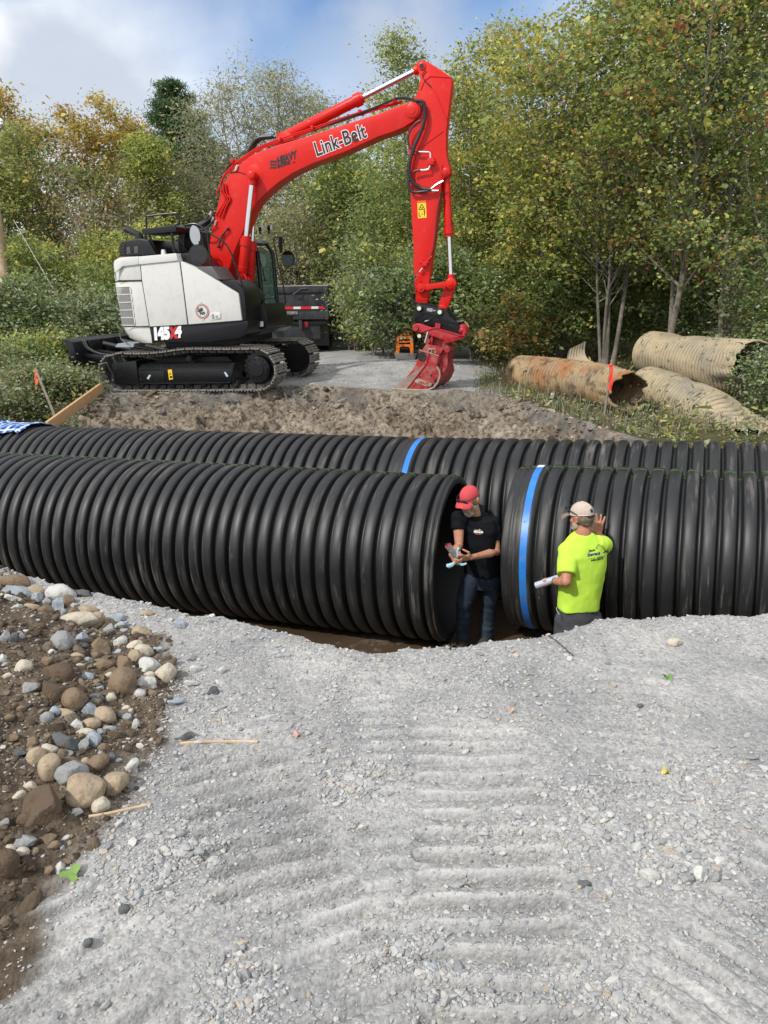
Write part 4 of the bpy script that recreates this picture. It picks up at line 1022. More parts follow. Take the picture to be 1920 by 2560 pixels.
hs.tube(spline(P3(c2, [(510, 488), (430, 500), (390, 550), (375, 590)], .05)), .035, 8)
hs.tube(spline(P3(c2, [(530, 492), (445, 508), (408, 555), (390, 595)], .10)), .025, 8)
for o, y in ((0, -.2), (10, -.1), (20, 0.0), (-6, .08)):
    hs.tube(spline(P3(c2, [(195+o, 905), (172+o, 945), (110, 975+o), (55, 1000+o), (15, 1060)], y)), .022, 7)
for o, y in ((0, -.05), (8, .0)): hs.tube(spline(P3(c2, [(310, 622), (262, 660+o), (232, 740), (215, 800)], y)), .016, 6)
for o, y in ((0, -.24), (14, -.2), (30, -.16)):
    hs.tube(spline(P3(c2, [(740+o*3, 455-o), (900, 392+o*.3), (1080, 325+o*.4), (1200, 275+o*.3), (1290, 282+o*.5), (1338, 320+o)], y), 4), .009, 6)
hs.build('boom_hoses', RUBB, boom)
f = D()
for (x, y) in ((178, 905), (190, 935), (205, 955), (318, 655), (322, 648)):
    a, b = mloc(*c2(x, y), -.2); a2, b2 = mloc(*c2(x-8, y+26), -.2); f.cyl((a, -.235, b), (a2, -.235, b2), .022, n=8)
f.build('hose_fittings', ZINC, boom)
d = D(); d.tube(P3(c2, [(266, 998), (230, 1040), (215, 1095)], yb0-.05), .016, 7); d.ball(P3(c2, [(264, 1000)], yb0-.04)[0], .03); d.ball(P3(c2, [(212, 1097)], yb0-.04)[0], .03); d.build('tie_hose', RUBB, boom)
# grease line
d = D(); d.tube(spline(P3(c2, [(275, 690), (320, 685), (365, 698)], yb0-.01)), .006, 5); d.build('grease_line', BLKM, boom)

# ---- lettering on the boom
def surfT(f, base, end, y, off, up=1.0):
    """origin at pixel base, x axis towards pixel end on plane y"""
    a = np.array(mloc(*f(*base), y)); b = np.array(mloc(*f(*end), y)); u = (b-a)/np.linalg.norm(b-a); v = np.array([-u[1], u[0]])
    L_ = np.linalg.norm(b-a)
    return (lambda p, q, w: TM((a[0]+u[0]*p+v[0]*q, y-off-w, a[1]+u[1]*p+v[1]*q))), L_
T_, L_ = surfT(c2, (755, 600), (1078, 474), yb0, .004)
lw = text_part('maker_lettering', 'Link-Belt', .335, T_, WHT, boom, bold=.018, xs=L_/1.42, spacing=1.02)
T2, _ = surfT(c2, (755, 600), (1078, 474), yb0, .0075)
text_part('maker_lettering', 'Link-Belt', .335, T2, BKL, boom, bold=.006, xs=L_/1.42, spacing=1.02)
T_, L_ = surfT(c2, (540, 645), (655, 602), yb0, .004)
text_part('dealer_lettering', 'HEAVY', .165, T_, BKL, boom, bold=.010, shear=.25, xs=L_/.56)
T_, L_ = surfT(c2, (540, 665), (620, 636), yb0, .004)
text_part('dealer_lettering', 'MACHINES', .072, T_, BKL, boom, bold=.004, shear=.2, xs=L_/.40)
T_, L_ = surfT(c2, (624, 638), (640, 631), yb0, .004)
text_part('dealer_lettering', 'INC', .03, T_, BKL, boom, bold=.001, shear=.2)
d = D()
for k in range(3):
    yy = 628+k*17; top = []; bot = []
    for i in range(9):
        x = 499+i*4.4; w = 3.2*sin(i/8*2*pi); top.append((x, yy-w-i*.9-2)); bot.append((x, yy-w-i*.9+8))
    d.prism(P2(c2, top+bot[::-1], yb0), yb0-.005, yb0-.002)
d.build('dealer_emblem', BKL, boom)

# ---- arm (stick)
ya0, ya1 = -.15, .13
arm_o = [(1313, 100), (1320, 80), (1338, 71), (1368, 74), (1500, 160), (1502, 200), (1490, 300), (1480, 380), (1470, 470), (1470, 560), (1476, 610), (1490, 660), (1494, 690), (1482, 712), (1462, 716), (1446, 740), (1436, 830), (1420, 950), (1402, 1100), (1385, 1239)]
arm_l = [(800-55, 30), (758, 330), (744, 480), (722, 715)]
left = [(552, 722), (545, 640), (530, 350), (508, 30)]
armP = P2(c2, arm_o[:-1], ya0)+P2(c3, [(795, 5), (765, 250), (744, 470), (722, 715)], ya0)+P2(c3, left, ya0)+P2(c2, [(1296, 1239-60), (1288, 1050), (1280, 900), (1270, 700), (1262, 500), (1262, 420), (1298, 275), (1322, 225), (1328, 175)], ya0)
d = D(); d.prism(armP, ya0, ya1); arm = d.build('arm', RED, dig, bev=.012)
# boom head side plates overlap arm: forks of the arm
d = D(); d.tube(P3(c2, [(1330, 232), (1352, 180), (1385, 155), (1498, 163)], ya0-.004), .010, 6); d.tube(P3(c2, [(1308, 568), (1455, 458)], ya0-.004), .010, 6)
d.tube(P3(c3, [(540, 268), (740, 272)], ya0-.004), .006, 5); d.tube(P3(c3, [(552, 668), (730, 675)], ya0-.004), .006, 5)
d.build('weld_seams', RED, arm)
boss('arm_top_boss', c2, 1338, 98, ya0-.02, ya1+.02, .065, RED, arm, inner=None)
x, z = mloc(*c2(1336, 98), ya0-.022); d = D(); d.cyl((x, ya0-.026, z), (x, ya0-.015, z), .038, n=16); d.build('pin_hole', BLKM, arm)
boss('arm_pin_boss', c2, 1470, 685, ya0-.03, ya1+.03, .07, RED, arm, inner=.03)
ac = cyl_('bucket_cylinder', (1470, 690), (1092, 420), -.01, .040, .072, .57, dig, fa=c2, fb=c3)
lk = D()
def link_bar(f, a, b, y, w, th, m_, name, ra, rb, ref=None):
    A = mloc(*f(*a), y); B = mloc(*f(*b), y); v = np.array(B)-np.array(A); u = v/np.linalg.norm(v); n = np.array([-u[1], u[0]])
    d = D(); P = [(A[0]+n[0]*w, A[1]+n[1]*w), (B[0]+n[0]*w*.8, B[1]+n[1]*w*.8), (B[0]-n[0]*w*.8, B[1]-n[1]*w*.8), (A[0]-n[0]*w, A[1]-n[1]*w)]
    d.prism(P, y-th/2, y+th/2)
    for c, r in ((A, ra), (B, rb)):
        d.lathe((c[0], y-th/2-.02, c[1]), (0, 1, 0), [(0, 0), (0, r*.85), (.01, r), (th+.03, r), (th+.04, r*.85), (th+.04, 0)], 22)
        d.lathe((c[0], y-th/2-.035, c[1]), (0, 1, 0), [(0, 0), (0, r*.45), (.02, r*.5)], 16)
    return d.build(name, m_, dig, bev=.004)
for y in (-.21, .19): link_bar(c3, (632, 490), (1092, 420), y, .055, .05, RED, 'tipping_link', .085, .10)
link_bar(c3, (1080, 470), (965, 810), -.01, .10, .16, RED, 'bucket_link', .08, .08)
# arm hoses and valve
hs = D(); hz = D()
for pts, r_ in [([(1310, 290), (1345, 300), (1355, 340), (1352, 400), (1325, 480), (1290, 560), (1270, 640), (1268, 690), (1285, 740), (1330, 775), (1390, 785)], .030),
                ([(1330, 400), (1300, 420), (1268, 470), (1262, 520), (1280, 560), (1320, 575)], .016), ([(1262, 730), (1270, 780), (1300, 798), (1370, 790)], .026), ([(1290, 690), (1300, 680), (1330, 676)], .018)]:
    hs.tube(spline(P3(c2, pts, ya0-.09), 5), r_, 8)
hs.tube(spline(P3(c2, [(1360, 120), (1340, 150), (1360, 185), (1390, 215)], ya0-.02)), .008, 5)
# corrugated sleeve rings
for pts in [[(1345, 300), (1355, 340), (1352, 400), (1325, 480), (1290, 560), (1270, 640), (1268, 690), (1285, 740), (1330, 775)]]:
    sp = spline(P3(c2, pts, ya0-.09), 12)
    for i in range(0, len(sp)-1, 2): 
        a = np.array(sp[i]); b = np.array(sp[i+1]); u = (b-a)/np.linalg.norm(b-a); hs.cyl(a, a+u*.014, .036, n=8)
hs.tube(spline(P3(c3, [(560, 290), (510, 360), (470, 440), (455, 560), (480, 650), (560, 710), (700, 735), (820, 760), (870, 850), (820, 940), (690, 1010), (620, 1080), (590, 1160), (590, 1230)], ya0-.12), 5), .010, 6)
hs.tube(spline(P3(c3, [(480, 460), (330, 590), (255, 720), (265, 850), (330, 910), (430, 930), (520, 930)], ya0-.1), 5), .010, 6)
hs.tube(spline(P3(c3, [(770, 340), (880, 335), (960, 355), (1010, 400)], .0), 5), .012, 6)
hs.tube(spline(P3(c2, [(1445, 800), (1425, 900), (1410, 1050), (1395, 1130), (1370, 1175)], ya0-.03), 5), .013, 6)
hs.build('arm_hoses', RUBB, arm)
for pts, r_ in [([(1320, 575), (1360, 576), (1382, 580), (1385, 610)], .016), ([(1330, 676), (1370, 672), (1383, 650)], .016), ([(1390, 778), (1420, 755), (1455, 735)], .018), ([(1370, 790), (1430, 790)], .02)]:
    hz.tube(spline(P3(c2, pts, ya0-.08), 4), r_, 8)
hz.tube(P3(c3, [(650, 185), (610, 245)], ya0-.06), .016, 7); hz.tube(P3(c3, [(575, 290), (510, 385)], ya0-.1), .014, 7); hz.tube(P3(c3, [(690, 1005), (750, 985)], ya0-.12), .012, 6); hz.tube(P3(c3, [(770, 335), (830, 335)], 0), .014, 6)
hz.build('hose_fittings', ZINC, arm)
d = D(); 
for (x, y, sx, sz) in ((1388, 628, .12, .11),): a, b = mloc(*c2(x, y), ya0-.06); d.box((a, ya0-.05, b), (sx, .11, sz)); d.cyl((a+.05, ya0-.12, b), (a+.05, ya0-.02, b), .025, n=10)
for (x, y, s) in ((640, 85, .05), (690, 120, .09), (740, 95, .03)): a, b = mloc(*c3(x, y), ya0-.04); d.box((a, ya0-.05, b), (s, .08, s))
d.tube(P3(c3, [(700, 100), (760, 40), (800, 0)], ya0-.05), .016, 7); d.tube(P3(c2, [(1385, 1165), (1410, 1060), (1428, 900), (1444, 740), (1446, 640)], ya0-.02), .012, 6)
d.tube(P3(c2, [(1385, 180), (1430, 285), (1480, 410)], ya0-.02), .007, 5)
d.build('arm_valve', RED, arm, bev=.006)
# warning decal
d = D(); d.prism(P2(c2, [(1312, 845), (1360, 842), (1364, 938), (1316, 942)], ya0), ya0-.004, ya0-.001); dc = d.build('warning_decal', YEL, arm)
d = D()
def tri(cx, cy, r, y, th):
    P = [(cx, cy-r), (cx+r, cy+r*.8), (cx-r, cy+r*.8)]
    for i in range(3): d.tube(P3(c2, [P[i], P[(i+1) % 3]], y), th, 4)
tri(1337, 880, 17, ya0-.005, .006)
for s in [[(1330, 880), (1338, 888), (1346, 878)], [(1322, 905), (1322, 930)], [(1322, 930), (1332, 930)], [(1334, 918), (1342, 918)], [(1352, 908), (1352, 930)], [(1348, 912), (1356, 912)]]: d.tube(P3(c2, s, ya0-.005), .006, 4)
a, b = mloc(*c2(1352, 903), ya0); d.cyl((a, ya0-.008, b), (a, ya0-.004, b), .014, n=8)
d.build('pictogram', BKL, dc)
d = D(); d.prism(P2(c2, [(1312, 845), (1360, 842), (1361, 855), (1313, 858)], ya0), ya0-.006, ya0-.0045); d.build('decal_header', mat('orange_decal', (.75, .12, .01), .4), dc)

# ---- coupler, tilt head and bucket
cp = D()
cpo = [(530, 1000), (528, 850), (560, 745), (620, 730), (720, 745), (800, 775), (900, 790), (990, 800), (1020, 830), (1080, 930), (1150, 990), (1200, 1020), (1230, 1160), (1215, 1200), (1100, 1170), (950, 1118), (850, 1092), (700, 1050), (600, 1030)]
for y0, y1 in ((-.26, -.20), (.18, .24)): cp.prism(P2(c3, cpo, -.23), y0, y1)
cp.prism(P2(c3, [(540, 960), (700, 900), (900, 940), (1180, 1040), (1215, 1190), (950, 1110), (700, 1045), (560, 1015)], -.23), -.20, .18)
cpl = cp.build('quick_coupler', BLK, dig, bev=.008)
d = D(); d.tube(P3(c3, [(535, 975), (560, 940), (690, 878), (900, 945), (950, 985), (1180, 1045), (1210, 1080), (1225, 1170)], -.262), .012, 6); d.tube(P3(c3, [(940, 1090), (1210, 1190)], -.262), .018, 6); d.build('cast_rib', BLK, cpl)
for (x, y) in ((602, 805), (918, 862)):
    boss('coupler_pin', c3, x, y, -.31, .29, .068, BLKM, cpl, ref=-.26)
    a, b = mloc(*c3(x, y), -.31); d = D(); d.cyl((a, -.322, b), (a, -.30, b), .038, n=18); d.build('pin_cap', mat('cream_cap', (.72, .68, .55), .4), cpl)
d = D(); d.prism(P2(c3, [(722, 798), (810, 805), (805, 860), (720, 845)], -.26), -.265, -.258); d.prism(P2(c3, [(815, 825), (855, 830), (850, 850), (815, 845)], -.26), -.265, -.258); d.build('data_plate', mat('grey_plate_alloy', (.38, .38, .38), .4, metal=.4), cpl)
d = D(); d.prism(P2(c3, [(495, 1110), (505, 1070), (545, 1038), (620, 1032), (740, 1075), (850, 1110), (930, 1120), (1240, 1215), (1280, 1225), (1230, 1090), (1260, 1078), (1310, 1115), (1328, 1170), (1300, 1225), (1290, 1262), (1150, 1305), (1010, 1340), (990, 1290), (840, 1240), (640, 1170), (560, 1160)], -.24), -.28, .26)
tl = d.build('tilt_frame', REDB, dig, bev=.01)
d = D(); d.tube(P3(c3, [(635, 1165), (830, 1108), (870, 1112), (1235, 1222), (1300, 1222)], -.285), .016, 6); d.prism(P2(c3, [(845, 1105), (850, 1030), (880, 1028), (885, 1040), (905, 1032), (930, 1050), (920, 1110)], -.3), -.31, -.27)
d.lathe((*[mloc(*c3(548, 1108), -.29)[0]], -.31, mloc(*c3(548, 1108), -.29)[1]), (0, 1, 0), [(0, 0), (0, .05), (.02, .065), (.6, .065), (.6, 0)], 20)
a, b = mloc(*c3(1265, 1140), -.2); d.ball((a, -.1, b), (.11, .2, .11))
d.build('tilt_frame_detail', REDB, tl, bev=0)
d = D(); d.prism(P2(c3, [(760, 1360), (800, 1150), (835, 1130), (800, 1360)], -.22), -.24, -.20); d.prism(P2(c3, [(955, 1420), (985, 1190), (1022, 1180), (985, 1430)], -.22), -.24, -.20)
d.prism(P2(c3, [(790, 1370), (830, 1150), (1000, 1190), (960, 1420)], -.12), -.12, .12); d.build('tilt_post', REDD, tl, bev=.006)
d = D(); d.cyl(P3(c3, [(700, 1330)], -.25)[0], P3(c3, [(745, 1160)], -.25)[0], .035, n=12); d.build('tilt_ram', CHROME, tl)
a, b = mloc(*c3(603, 1228), -.3); d = D(); d.cyl((a, -.31, b), (a, -.28, b), .035, n=14); d.build('grease_cap', mat('cream_cap2', (.7, .62, .45), .4), tl)
d = D(); d.tube(spline(P3(c3, [(1180, 1010), (1240, 1010), (1300, 1000), (1360, 1070), (1350, 1120), (1310, 1110)], 0)), .028, 8); d.build('coupler_hose', RUBB, cpl)
d = D(); d.tube(spline(P3(c3, [(1300, 1010), (1350, 1060), (1355, 1110), (1310, 1115)], -.05)), .016, 7); d.build('brass_pipe', mat('brass', (.55, .36, .16), .35, metal=.7), cpl)
# bucket, turned towards the camera
bk = D()
xo, zo = mloc(*c3(600, 1440), -.42)
side = P2(c3, [(605, 1445), (590, 1530), (562, 1640), (500, 1750), (400, 1870), (300, 1950), (185, 2040), (300, 2050), (420, 2048), (640, 2062), (750, 2058), (830, 2020), (880, 1950), (925, 1840), (912, 1760), (870, 1700), (905, 1535)], -.42)
bt = D(); far = [(x+.12, z+.02) for x, z in side]; n = len(side)
V = [(x, -.42, z) for x, z in side]+[(x+.10, .48, z+.0) for x, z in side]
outer = D(); 
def shell_bucket():
    # two cheek plates, wrapped back and floor, top plate
    b_ = D(); b_.prism(side, -.44, -.41)
    b_.add([(x+.13*((y+.42)/.9), y, z) for y in (.45, .48) for x, z in side], [tuple(range(n)), tuple(range(2*n-1, n-1, -1))]+[(i, (i+1) % n, n+(i+1) % n, n+i) for i in range(n)])
    wrap = side[7:17]+[side[0]]       # floor, back, top
    m_ = len(wrap); VV = []
    for y in (-.43, .47):
        for s in (0, 1):
            for k, (x, z) in enumerate(wrap):
                cx, cz = mloc(*c3(640, 1750), -.42)
                f_ = 1 if s == 0 else .965
                VV.append((cx+(x-cx)*f_+.13*((y+.43)/.9), y, cz+(z-cz)*f_))
    F_ = []
    for k in range(m_-1):
        a = k; F_ += [(a, a+1, 2*m_+a+1, 2*m_+a), (m_+a, 3*m_+a, 3*m_+a+1, m_+a+1), (a, m_+a, m_+a+1, a+1), (2*m_+a, 2*m_+a+1, 3*m_+a+1, 3*m_+a)]
    b_.add(VV, F_); return b_.build('bucket', REDD, dig, ang=30, bev=.004)
bucket = shell_bucket()
rim = mat('worn_bucket_edge', (.42, .37, .30), .5, metal=.3, dirt=((.30, .25, .2), 12, .45, .7))
d = D(); d.tube(P3(c3, [(185, 2040), (420, 2052), (640, 2062), (750, 2055), (830, 2015), (885, 1945), (922, 1840), (910, 1760), (872, 1700)], -.445), .017, 6); d.tube(P3(c3, [(905, 1535), (600, 1442)], -.445), .008, 6); d.build('cutting_edge', rim, bucket)
d = D(); d.prism(P2(c3, [(185, 2036), (300, 1955), (400, 1875), (700, 1660), (420, 2040)], -.42), -.446, -.438); d.build('side_cutter', mat('bare_worn_steel', (.24, .17, .14), .5, dirt=((.34, .28, .23), 10, .4, .7)), bucket)
d = D(); d.tube(P3(c3, [(415, 2040), (715, 1655), (760, 1490)], -.45), .009, 5); d.build('cheek_seam', REDB, bucket)
a, b = mloc(*c3(645, 1545), -.44); d = D(); d.cyl((a, -.452, b), (a, -.44, b), .085, n=26); d.build('pivot_plate', BLKM, bucket)
d = D()
for (x, y, r_) in ((785, 1835, .02), (612, 1848, .014), (855, 1920, .035), (800, 1985, .035)): a, b = mloc(*c3(x, y), -.44); d.cyl((a, -.449, b), (a, -.44, b), r_, n=12)
d.build('bolt_holes', BLKM, bucket)
d = D(); d.prism(P2(c3, [(540, 1905), (590, 1885), (800, 1960), (780, 2000), (700, 2000), (535, 1940)], -.44), -.452, -.44); npl = d.build('name_plate', rim, bucket, bev=.002)
T_, L_ = surfT(c3, (590, 1955), (770, 1990), -.44, .013)
text_part('plate_lettering', 'HEAVY', .075, T_, REDD, npl, bold=.004, xs=L_/.27)
T_, L_ = surfT(c5, (975, 725), (1080, 705), YS, .03)
# ears on the bucket top
e = D()
for y in (-.30, .0, .33): e.prism(P2(c3, [(905, 1535), (985, 1430), (1010, 1370), (1060, 1390), (1080, 1440), (1040, 1500), (1040, 1700), (985, 1790), (925, 1840)], -.3), y-.02, y+.02)
e.prism(P2(c3, [(640, 1450), (700, 1360), (975, 1430), (905, 1530)], -.42), -.40, .44); e.build('bucket_ears', REDD, bucket, bev=.006)
e = D(); e.tube(P3(c3, [(735, 1465), (740, 1420), (840, 1430), (850, 1490)], -.43), .008, 5); a, b = mloc(*c3(770, 1460), -.43); e.tube([(a+.035*cos(t), -.44, b+.035*sin(t)) for t in np.linspace(0, 2*pi, 14)], .007, 5); e.build('lifting_eye', rim, bucket)
a, b = mloc(*c3(1045, 1430), -.3); e = D(); e.cyl((a, -.42, b), (a, .5, b), .05, n=14); e.build('bucket_pin', REDD, bucket)
a, b = mloc(*c3(735, 1300), -.2); e = D(); e.cyl((a, -.28, b), (a, .3, b), .055, n=14); e.build('post_pin', REDD, bucket)

# ---- lettering on the house
T_, L_ = surfT(c5, (478, 1049), (700, 1035), YS, .012)
text_part('model_lettering', '145', .32, T_, WHT, deck, bold=.026, shear=.12, xs=L_/.55)
T_, L_ = surfT(c5, (668, 1035), (765, 1030), YS, .006)
text_part('model_lettering', 'x', .40, T_, RDL, deck, bold=.02, shear=.25, xs=L_/.23)
T_, L_ = surfT(c5, (728, 1030), (812, 1024), YS, .008)
text_part('model_lettering', '4', .33, T_, WHT, deck, bold=.014, shear=.3, xs=L_/.19)
# round badge
a, b = mloc(*c5(1040, 730), y_-.02); yy = y_-.021
d = D(); d.prism([(a, b+.175), (a+.155, b), (a, b-.175), (a-.155, b)], yy-.001, yy+.004); d.build('badge', mat('badge_grey', (.5, .48, .46), .4), door2)
d = D()
for i, (r_, m_) in enumerate(((.135, RDL), (.122, WHITE), (.112, BKL), (.100, WHITE))):
    d = D(); d.cyl((a, yy-.003-i*.0015, b), (a, yy, b), r_, n=36); d.build('badge_ring', m_, door2)
T_, L_ = surfT(c5, (988, 735), (1068, 722), y_-.02, .012)
text_part('badge_lettering', 'Spin', .115, T_, BKL, door2, bold=.003, shear=.2, xs=L_/.235)
T_, L_ = surfT(c5, (1018, 772), (1086, 760), y_-.02, .012)
text_part('badge_lettering', 'Ace', .105, T_, BKL, door2, bold=.003, shear=.2, xs=L_/.20)
# ================================================================== VEGETATION
LEAF = mat('leaf', rough=0.5, spec=0.28, attr='col', trans=0.5)
NEEDLE = mat('needle', rough=0.6, spec=0.2, attr='col', trans=0.1)
def bark(name, c1_, c2_): return mat(name, c1_, 0.9, spec=0.1, noise=[(6, c2_, 0.4, 0.7), (30, tuple(v*.5 for v in c1_), .55, .8)], bump=(25, .6, .02))
BARK = bark('grey_bark', (.16, .14, .115), (.26, .24, .21)); BARKD = bark('dark_bark', (.07, .058, .045), (.13, .11, .09)); BARKP = bark('pale_bark', (.34, .31, .26), (.20, .17, .14))
GREEN = [(.20, .27, .095), (.27, .345, .12), (.14, .19, .065), (.34, .40, .15)]
YGRN = [(.40, .44, .105), (.50, .50, .13), (.30, .35, .09), (.58, .52, .14)]
GOLD = [(.55, .40, .10), (.48, .38, .13), (.62, .43, .11), (.36, .31, .11)]
ORNG = [(.50, .26, .10), (.42, .23, .11), (.58, .33, .13), (.34, .21, .10)]
WILL = [(.34, .345, .19), (.43, .41, .24), (.25, .265, .14), (.50, .46, .29)]
REDL = [(.50, .12, .08), (.48, .20, .11)]
PALE = [(.36, .42, .28), (.48, .53, .36), (.24, .30, .18), (.14, .18, .09)]
BROWN = [(.30, .23, .15), (.38, .30, .20), (.22, .17, .10)]
def pal(*w):
    """pal((list, weight), ...) -> colours, probabilities"""
    C_ = []; P = []
    for l, k in w:
        for c in l: C_.append(c); P.append(k/len(l))
    P = np.array(P); return np.array(C_), P/P.sum()
def leaves_mesh(name, P, size, palette, seed, aspect=.62, up=.6, droop=0.0, var=.22, clump=None):
    r = np.random.default_rng(seed); n = len(P)
    nrm = r.normal(size=(n, 3)); nrm[:, 2] = np.abs(nrm[:, 2])+up; nrm /= np.linalg.norm(nrm, axis=1)[:, None]
    a = r.normal(size=(n, 3)); a[:, 2] -= droop*2; a -= nrm*(a*nrm).sum(1)[:, None]; a /= np.linalg.norm(a, axis=1)[:, None]+1e-9
    b = np.cross(nrm, a); s = size*np.exp(r.normal(size=n)*.36); s = s[:, None]
    V = np.empty((n, 6, 3)); w = aspect*.5
    V[:, 0] = P; V[:, 1] = P+a*s*.30+b*s*w+nrm*s*.10; V[:, 2] = P+a*s*.68+b*s*w*.8+nrm*s*.06
    V[:, 3] = P+a*s; V[:, 4] = P+a*s*.68-b*s*w*.8+nrm*s*.06; V[:, 5] = P+a*s*.30-b*s*w+nrm*s*.10
    i = np.arange(n)[:, None]*6
    Fq = np.concatenate([i+np.array([[0, 1, 2, 3]]), i+np.array([[0, 3, 4, 5]])])
    C_, pr = palette; ci = r.choice(len(C_), n, p=pr)
    if clump is not None:      # whole twigs share a tint
        cc = r.choice(len(C_), clump.max()+1, p=pr); keep = r.random(n) < .65; ci = np.where(keep, cc[clump], ci)
    col = C_[ci]*np.exp(r.normal(size=(n, 1))*var)
    return mesh_np(name, V.reshape(-1, 3), Fq, np.repeat(col, 6, 0), smooth=False)
def vnorm(v): return v/(np.linalg.norm(v)+1e-9)
def tree(label, x, y, Ht, spread, palette, n_leaf, leaf=.07, stems=1, lo=.25, bark_=None, seed=0, shape='round', lean=0.0, cl=.22, limbs=16, r0=.09, group=None, kind='tree', name='deciduous_tree', cat='tree', top=1.0, leafmat=None, droop=0.0, z=None, angle=(.5, 1.0), aspect=.62, flat=.62):
    r = random.Random(seed); rn = np.random.default_rng(seed)
    z0 = gz(x, y)-.05 if z is None else z
    base = np.array([x, y, z0]); t = thing(name, label, cat, base, group)
    tr = MB(); centres = []; ci = 0
    for s in range(stems):
        az = r.uniform(0, 2*pi); tilt = (r.uniform(.05, .22) if stems > 1 else r.uniform(0, .06))+lean
        hh = Ht*(r.uniform(.72, 1.0) if s else 1.0)*.96
        p = base+np.array([cos(az), sin(az), 0])*(.12*(stems > 1)); pts = [p]; d = vnorm(np.array([cos(az)*tilt, sin(az)*tilt, 1.]))
        n = 12; wob = np.array([0., 0, 0])
        for i in range(n):
            wob = wob*.7+np.array([r.gauss(0, .035), r.gauss(0, .035), 0]); p = p+(d+wob)*hh/n; pts.append(p)
        rad = [r0*(1-.9*(i/n)**.9)*(1 if s == 0 else .75) for i in range(n+1)]
        rad[0] *= 1.35
        tr.tube(pts, rad, 8 if r0 > .06 else 6)
        nl = max(3, int(limbs/(stems**.5)))
        for k in range(nl):
            f = lo+(1-lo)*((k+r.random())/nl)*.98; i = f*n; a = int(min(i, n-1)); b0 = pts[a]*(1-(i-a))+pts[a+1]*(i-a)
            g = (f-lo)/(1-lo)
            if shape == 'round': w = sqrt(max(.04, 1-(2*g-.75)**2*.62)) if g < .95 else .35
            elif shape == 'cone': w = 1.02-g*.95
            elif shape == 'up': w = (.55+.6*g) if g < .7 else 1.0-(g-.7)*1.9
            elif shape == 'column': w = .8 if g < .8 else .8-(g-.8)*2.2
            L_ = spread*w*r.uniform(.65, 1.1); az2 = k*2.4+r.uniform(-.5, .5); el = r.uniform(*angle)*(1 if shape != 'cone' else .2)
            dd = np.array([cos(az2)*cos(el), sin(az2)*cos(el), sin(el)]); lp = [b0]; q = b0; m_ = 6
            for j in range(m_):
                dd = vnorm(dd+np.array([r.gauss(0, .12), r.gauss(0, .12), r.gauss(0.02, .09)-droop*.12])); q = q+dd*L_/m_; lp.append(q)
            rr = max(.006, rad[a]*.55); tr.tube(lp, [rr*(1-.8*j/m_) for j in range(m_+1)], 5, False)
            centres.append((lp[-1], 1.0)); centres.append((lp[-2], .9))
            nt = 6
            for j in range(nt):
                f2 = .25+.75*(j+r.random())/nt; jj = int(min(f2*m_, m_-1)); c0 = lp[jj]*(1-(f2*m_-jj))+lp[jj+1]*(f2*m_-jj)
                td = vnorm(dd*.7+np.array([r.gauss(0, .7), r.gauss(0, .7), r.gauss(.1, .45)-droop*.6])); tl = L_*r.uniform(.18, .42)
                c1_ = c0+td*tl*.5+np.array([0, 0, r.gauss(0, .04)]); c2_ = c0+td*tl+np.array([0, 0, -droop*tl*.5])
                tr.tube([c0, c1_, c2_], [rr*.3, rr*.2, .003], 3, False)
                centres += [(c1_, .8), (c2_, 1.0)]
    me = tr.mesh('trunk'); 
    for p in me.polygons: p.use_smooth = True
    link('trunk', me, bark_ or BARK, t)
    C_ = np.array([c for c, _ in centres]); wt = np.array([w for _, w in centres]); wt *= np.exp(rn.normal(size=len(wt))*.8)
    if top < 1: wt *= np.where(C_[:, 2]-z0 > Ht*top, .25, 1)
    wt /= wt.sum(); k = rn.choice(len(C_), n_leaf, p=wt)
    P = C_[k]+rn.normal(size=(n_leaf, 3))*np.array([cl, cl, cl*flat])
    if droop > 0: P[:, 2] -= np.abs(rn.normal(size=n_leaf))*droop*.5
    P[:, 2] = np.maximum(P[:, 2], z0+.05)
    me = leaves_mesh('crown', P, leaf, palette, seed+1, aspect=aspect, droop=droop, clump=k)
    link('crown', me, leafmat or LEAF, t)
    return t
def at_px(px, Y, py=900):
    p = atY(px, py, Y); return float(p[0]), float(Y)
def top_h(px, py, Y):
    """height above its ground for a crown whose top is at pixel py"""
    p = atY(px, py, Y); return float(p[2]) - gz(p[0], Y)
def T(label, px, Y, pytop, spread, palette, n, **k):
    x, y = at_px(px, Y, max(pytop, 0)*.75+225); h = top_h(px, pytop, Y); return tree(label, x, y, h, spread, palette, n, **k)
GR = 'trees at the right of the road'; GL = 'trees behind the excavator on the left'
# right-hand grove
T('tall slim tree with small yellow-green leaves just right of the arm top', 1045, 22.5, 45, 1.15, pal((GREEN, 5), (YGRN, 3), (GOLD, .6)), 27000, leaf=0.061, stems=2, lo=.12, limbs=34, seed=101, shape='column', group=GR, cl=.26, r0=.07)
T('second slim yellow-green tree from the arm, reaching the open sky', 1190, 21.5, 15, 1.3, pal((GREEN, 3), (YGRN, 4), (GOLD, .8)), 28350, leaf=0.061, stems=2, lo=.14, limbs=34, seed=102, shape='column', group=GR, cl=.27, r0=.07)
T('spreading yellow-green maple with sky showing through its top', 1345, 18.5, 60, 2.3, pal((YGRN, 7), (GREEN, 3), (GOLD, 1)), 22950, flat=.36, leaf=0.064, stems=4, lo=.26, limbs=44, seed=103, shape='up', group=GR, cl=.25, r0=.08, aspect=.85)
T('thin-leaved tall tree rising behind the yellow-green maple', 1450, 21, -160, 2.0, pal((GREEN, 5), (YGRN, 2), (REDL, .2)), 9450, flat=.36, leaf=0.061, stems=2, lo=.30, limbs=36, seed=104, shape='up', group=GR, cl=.27, r0=.10, aspect=.8)
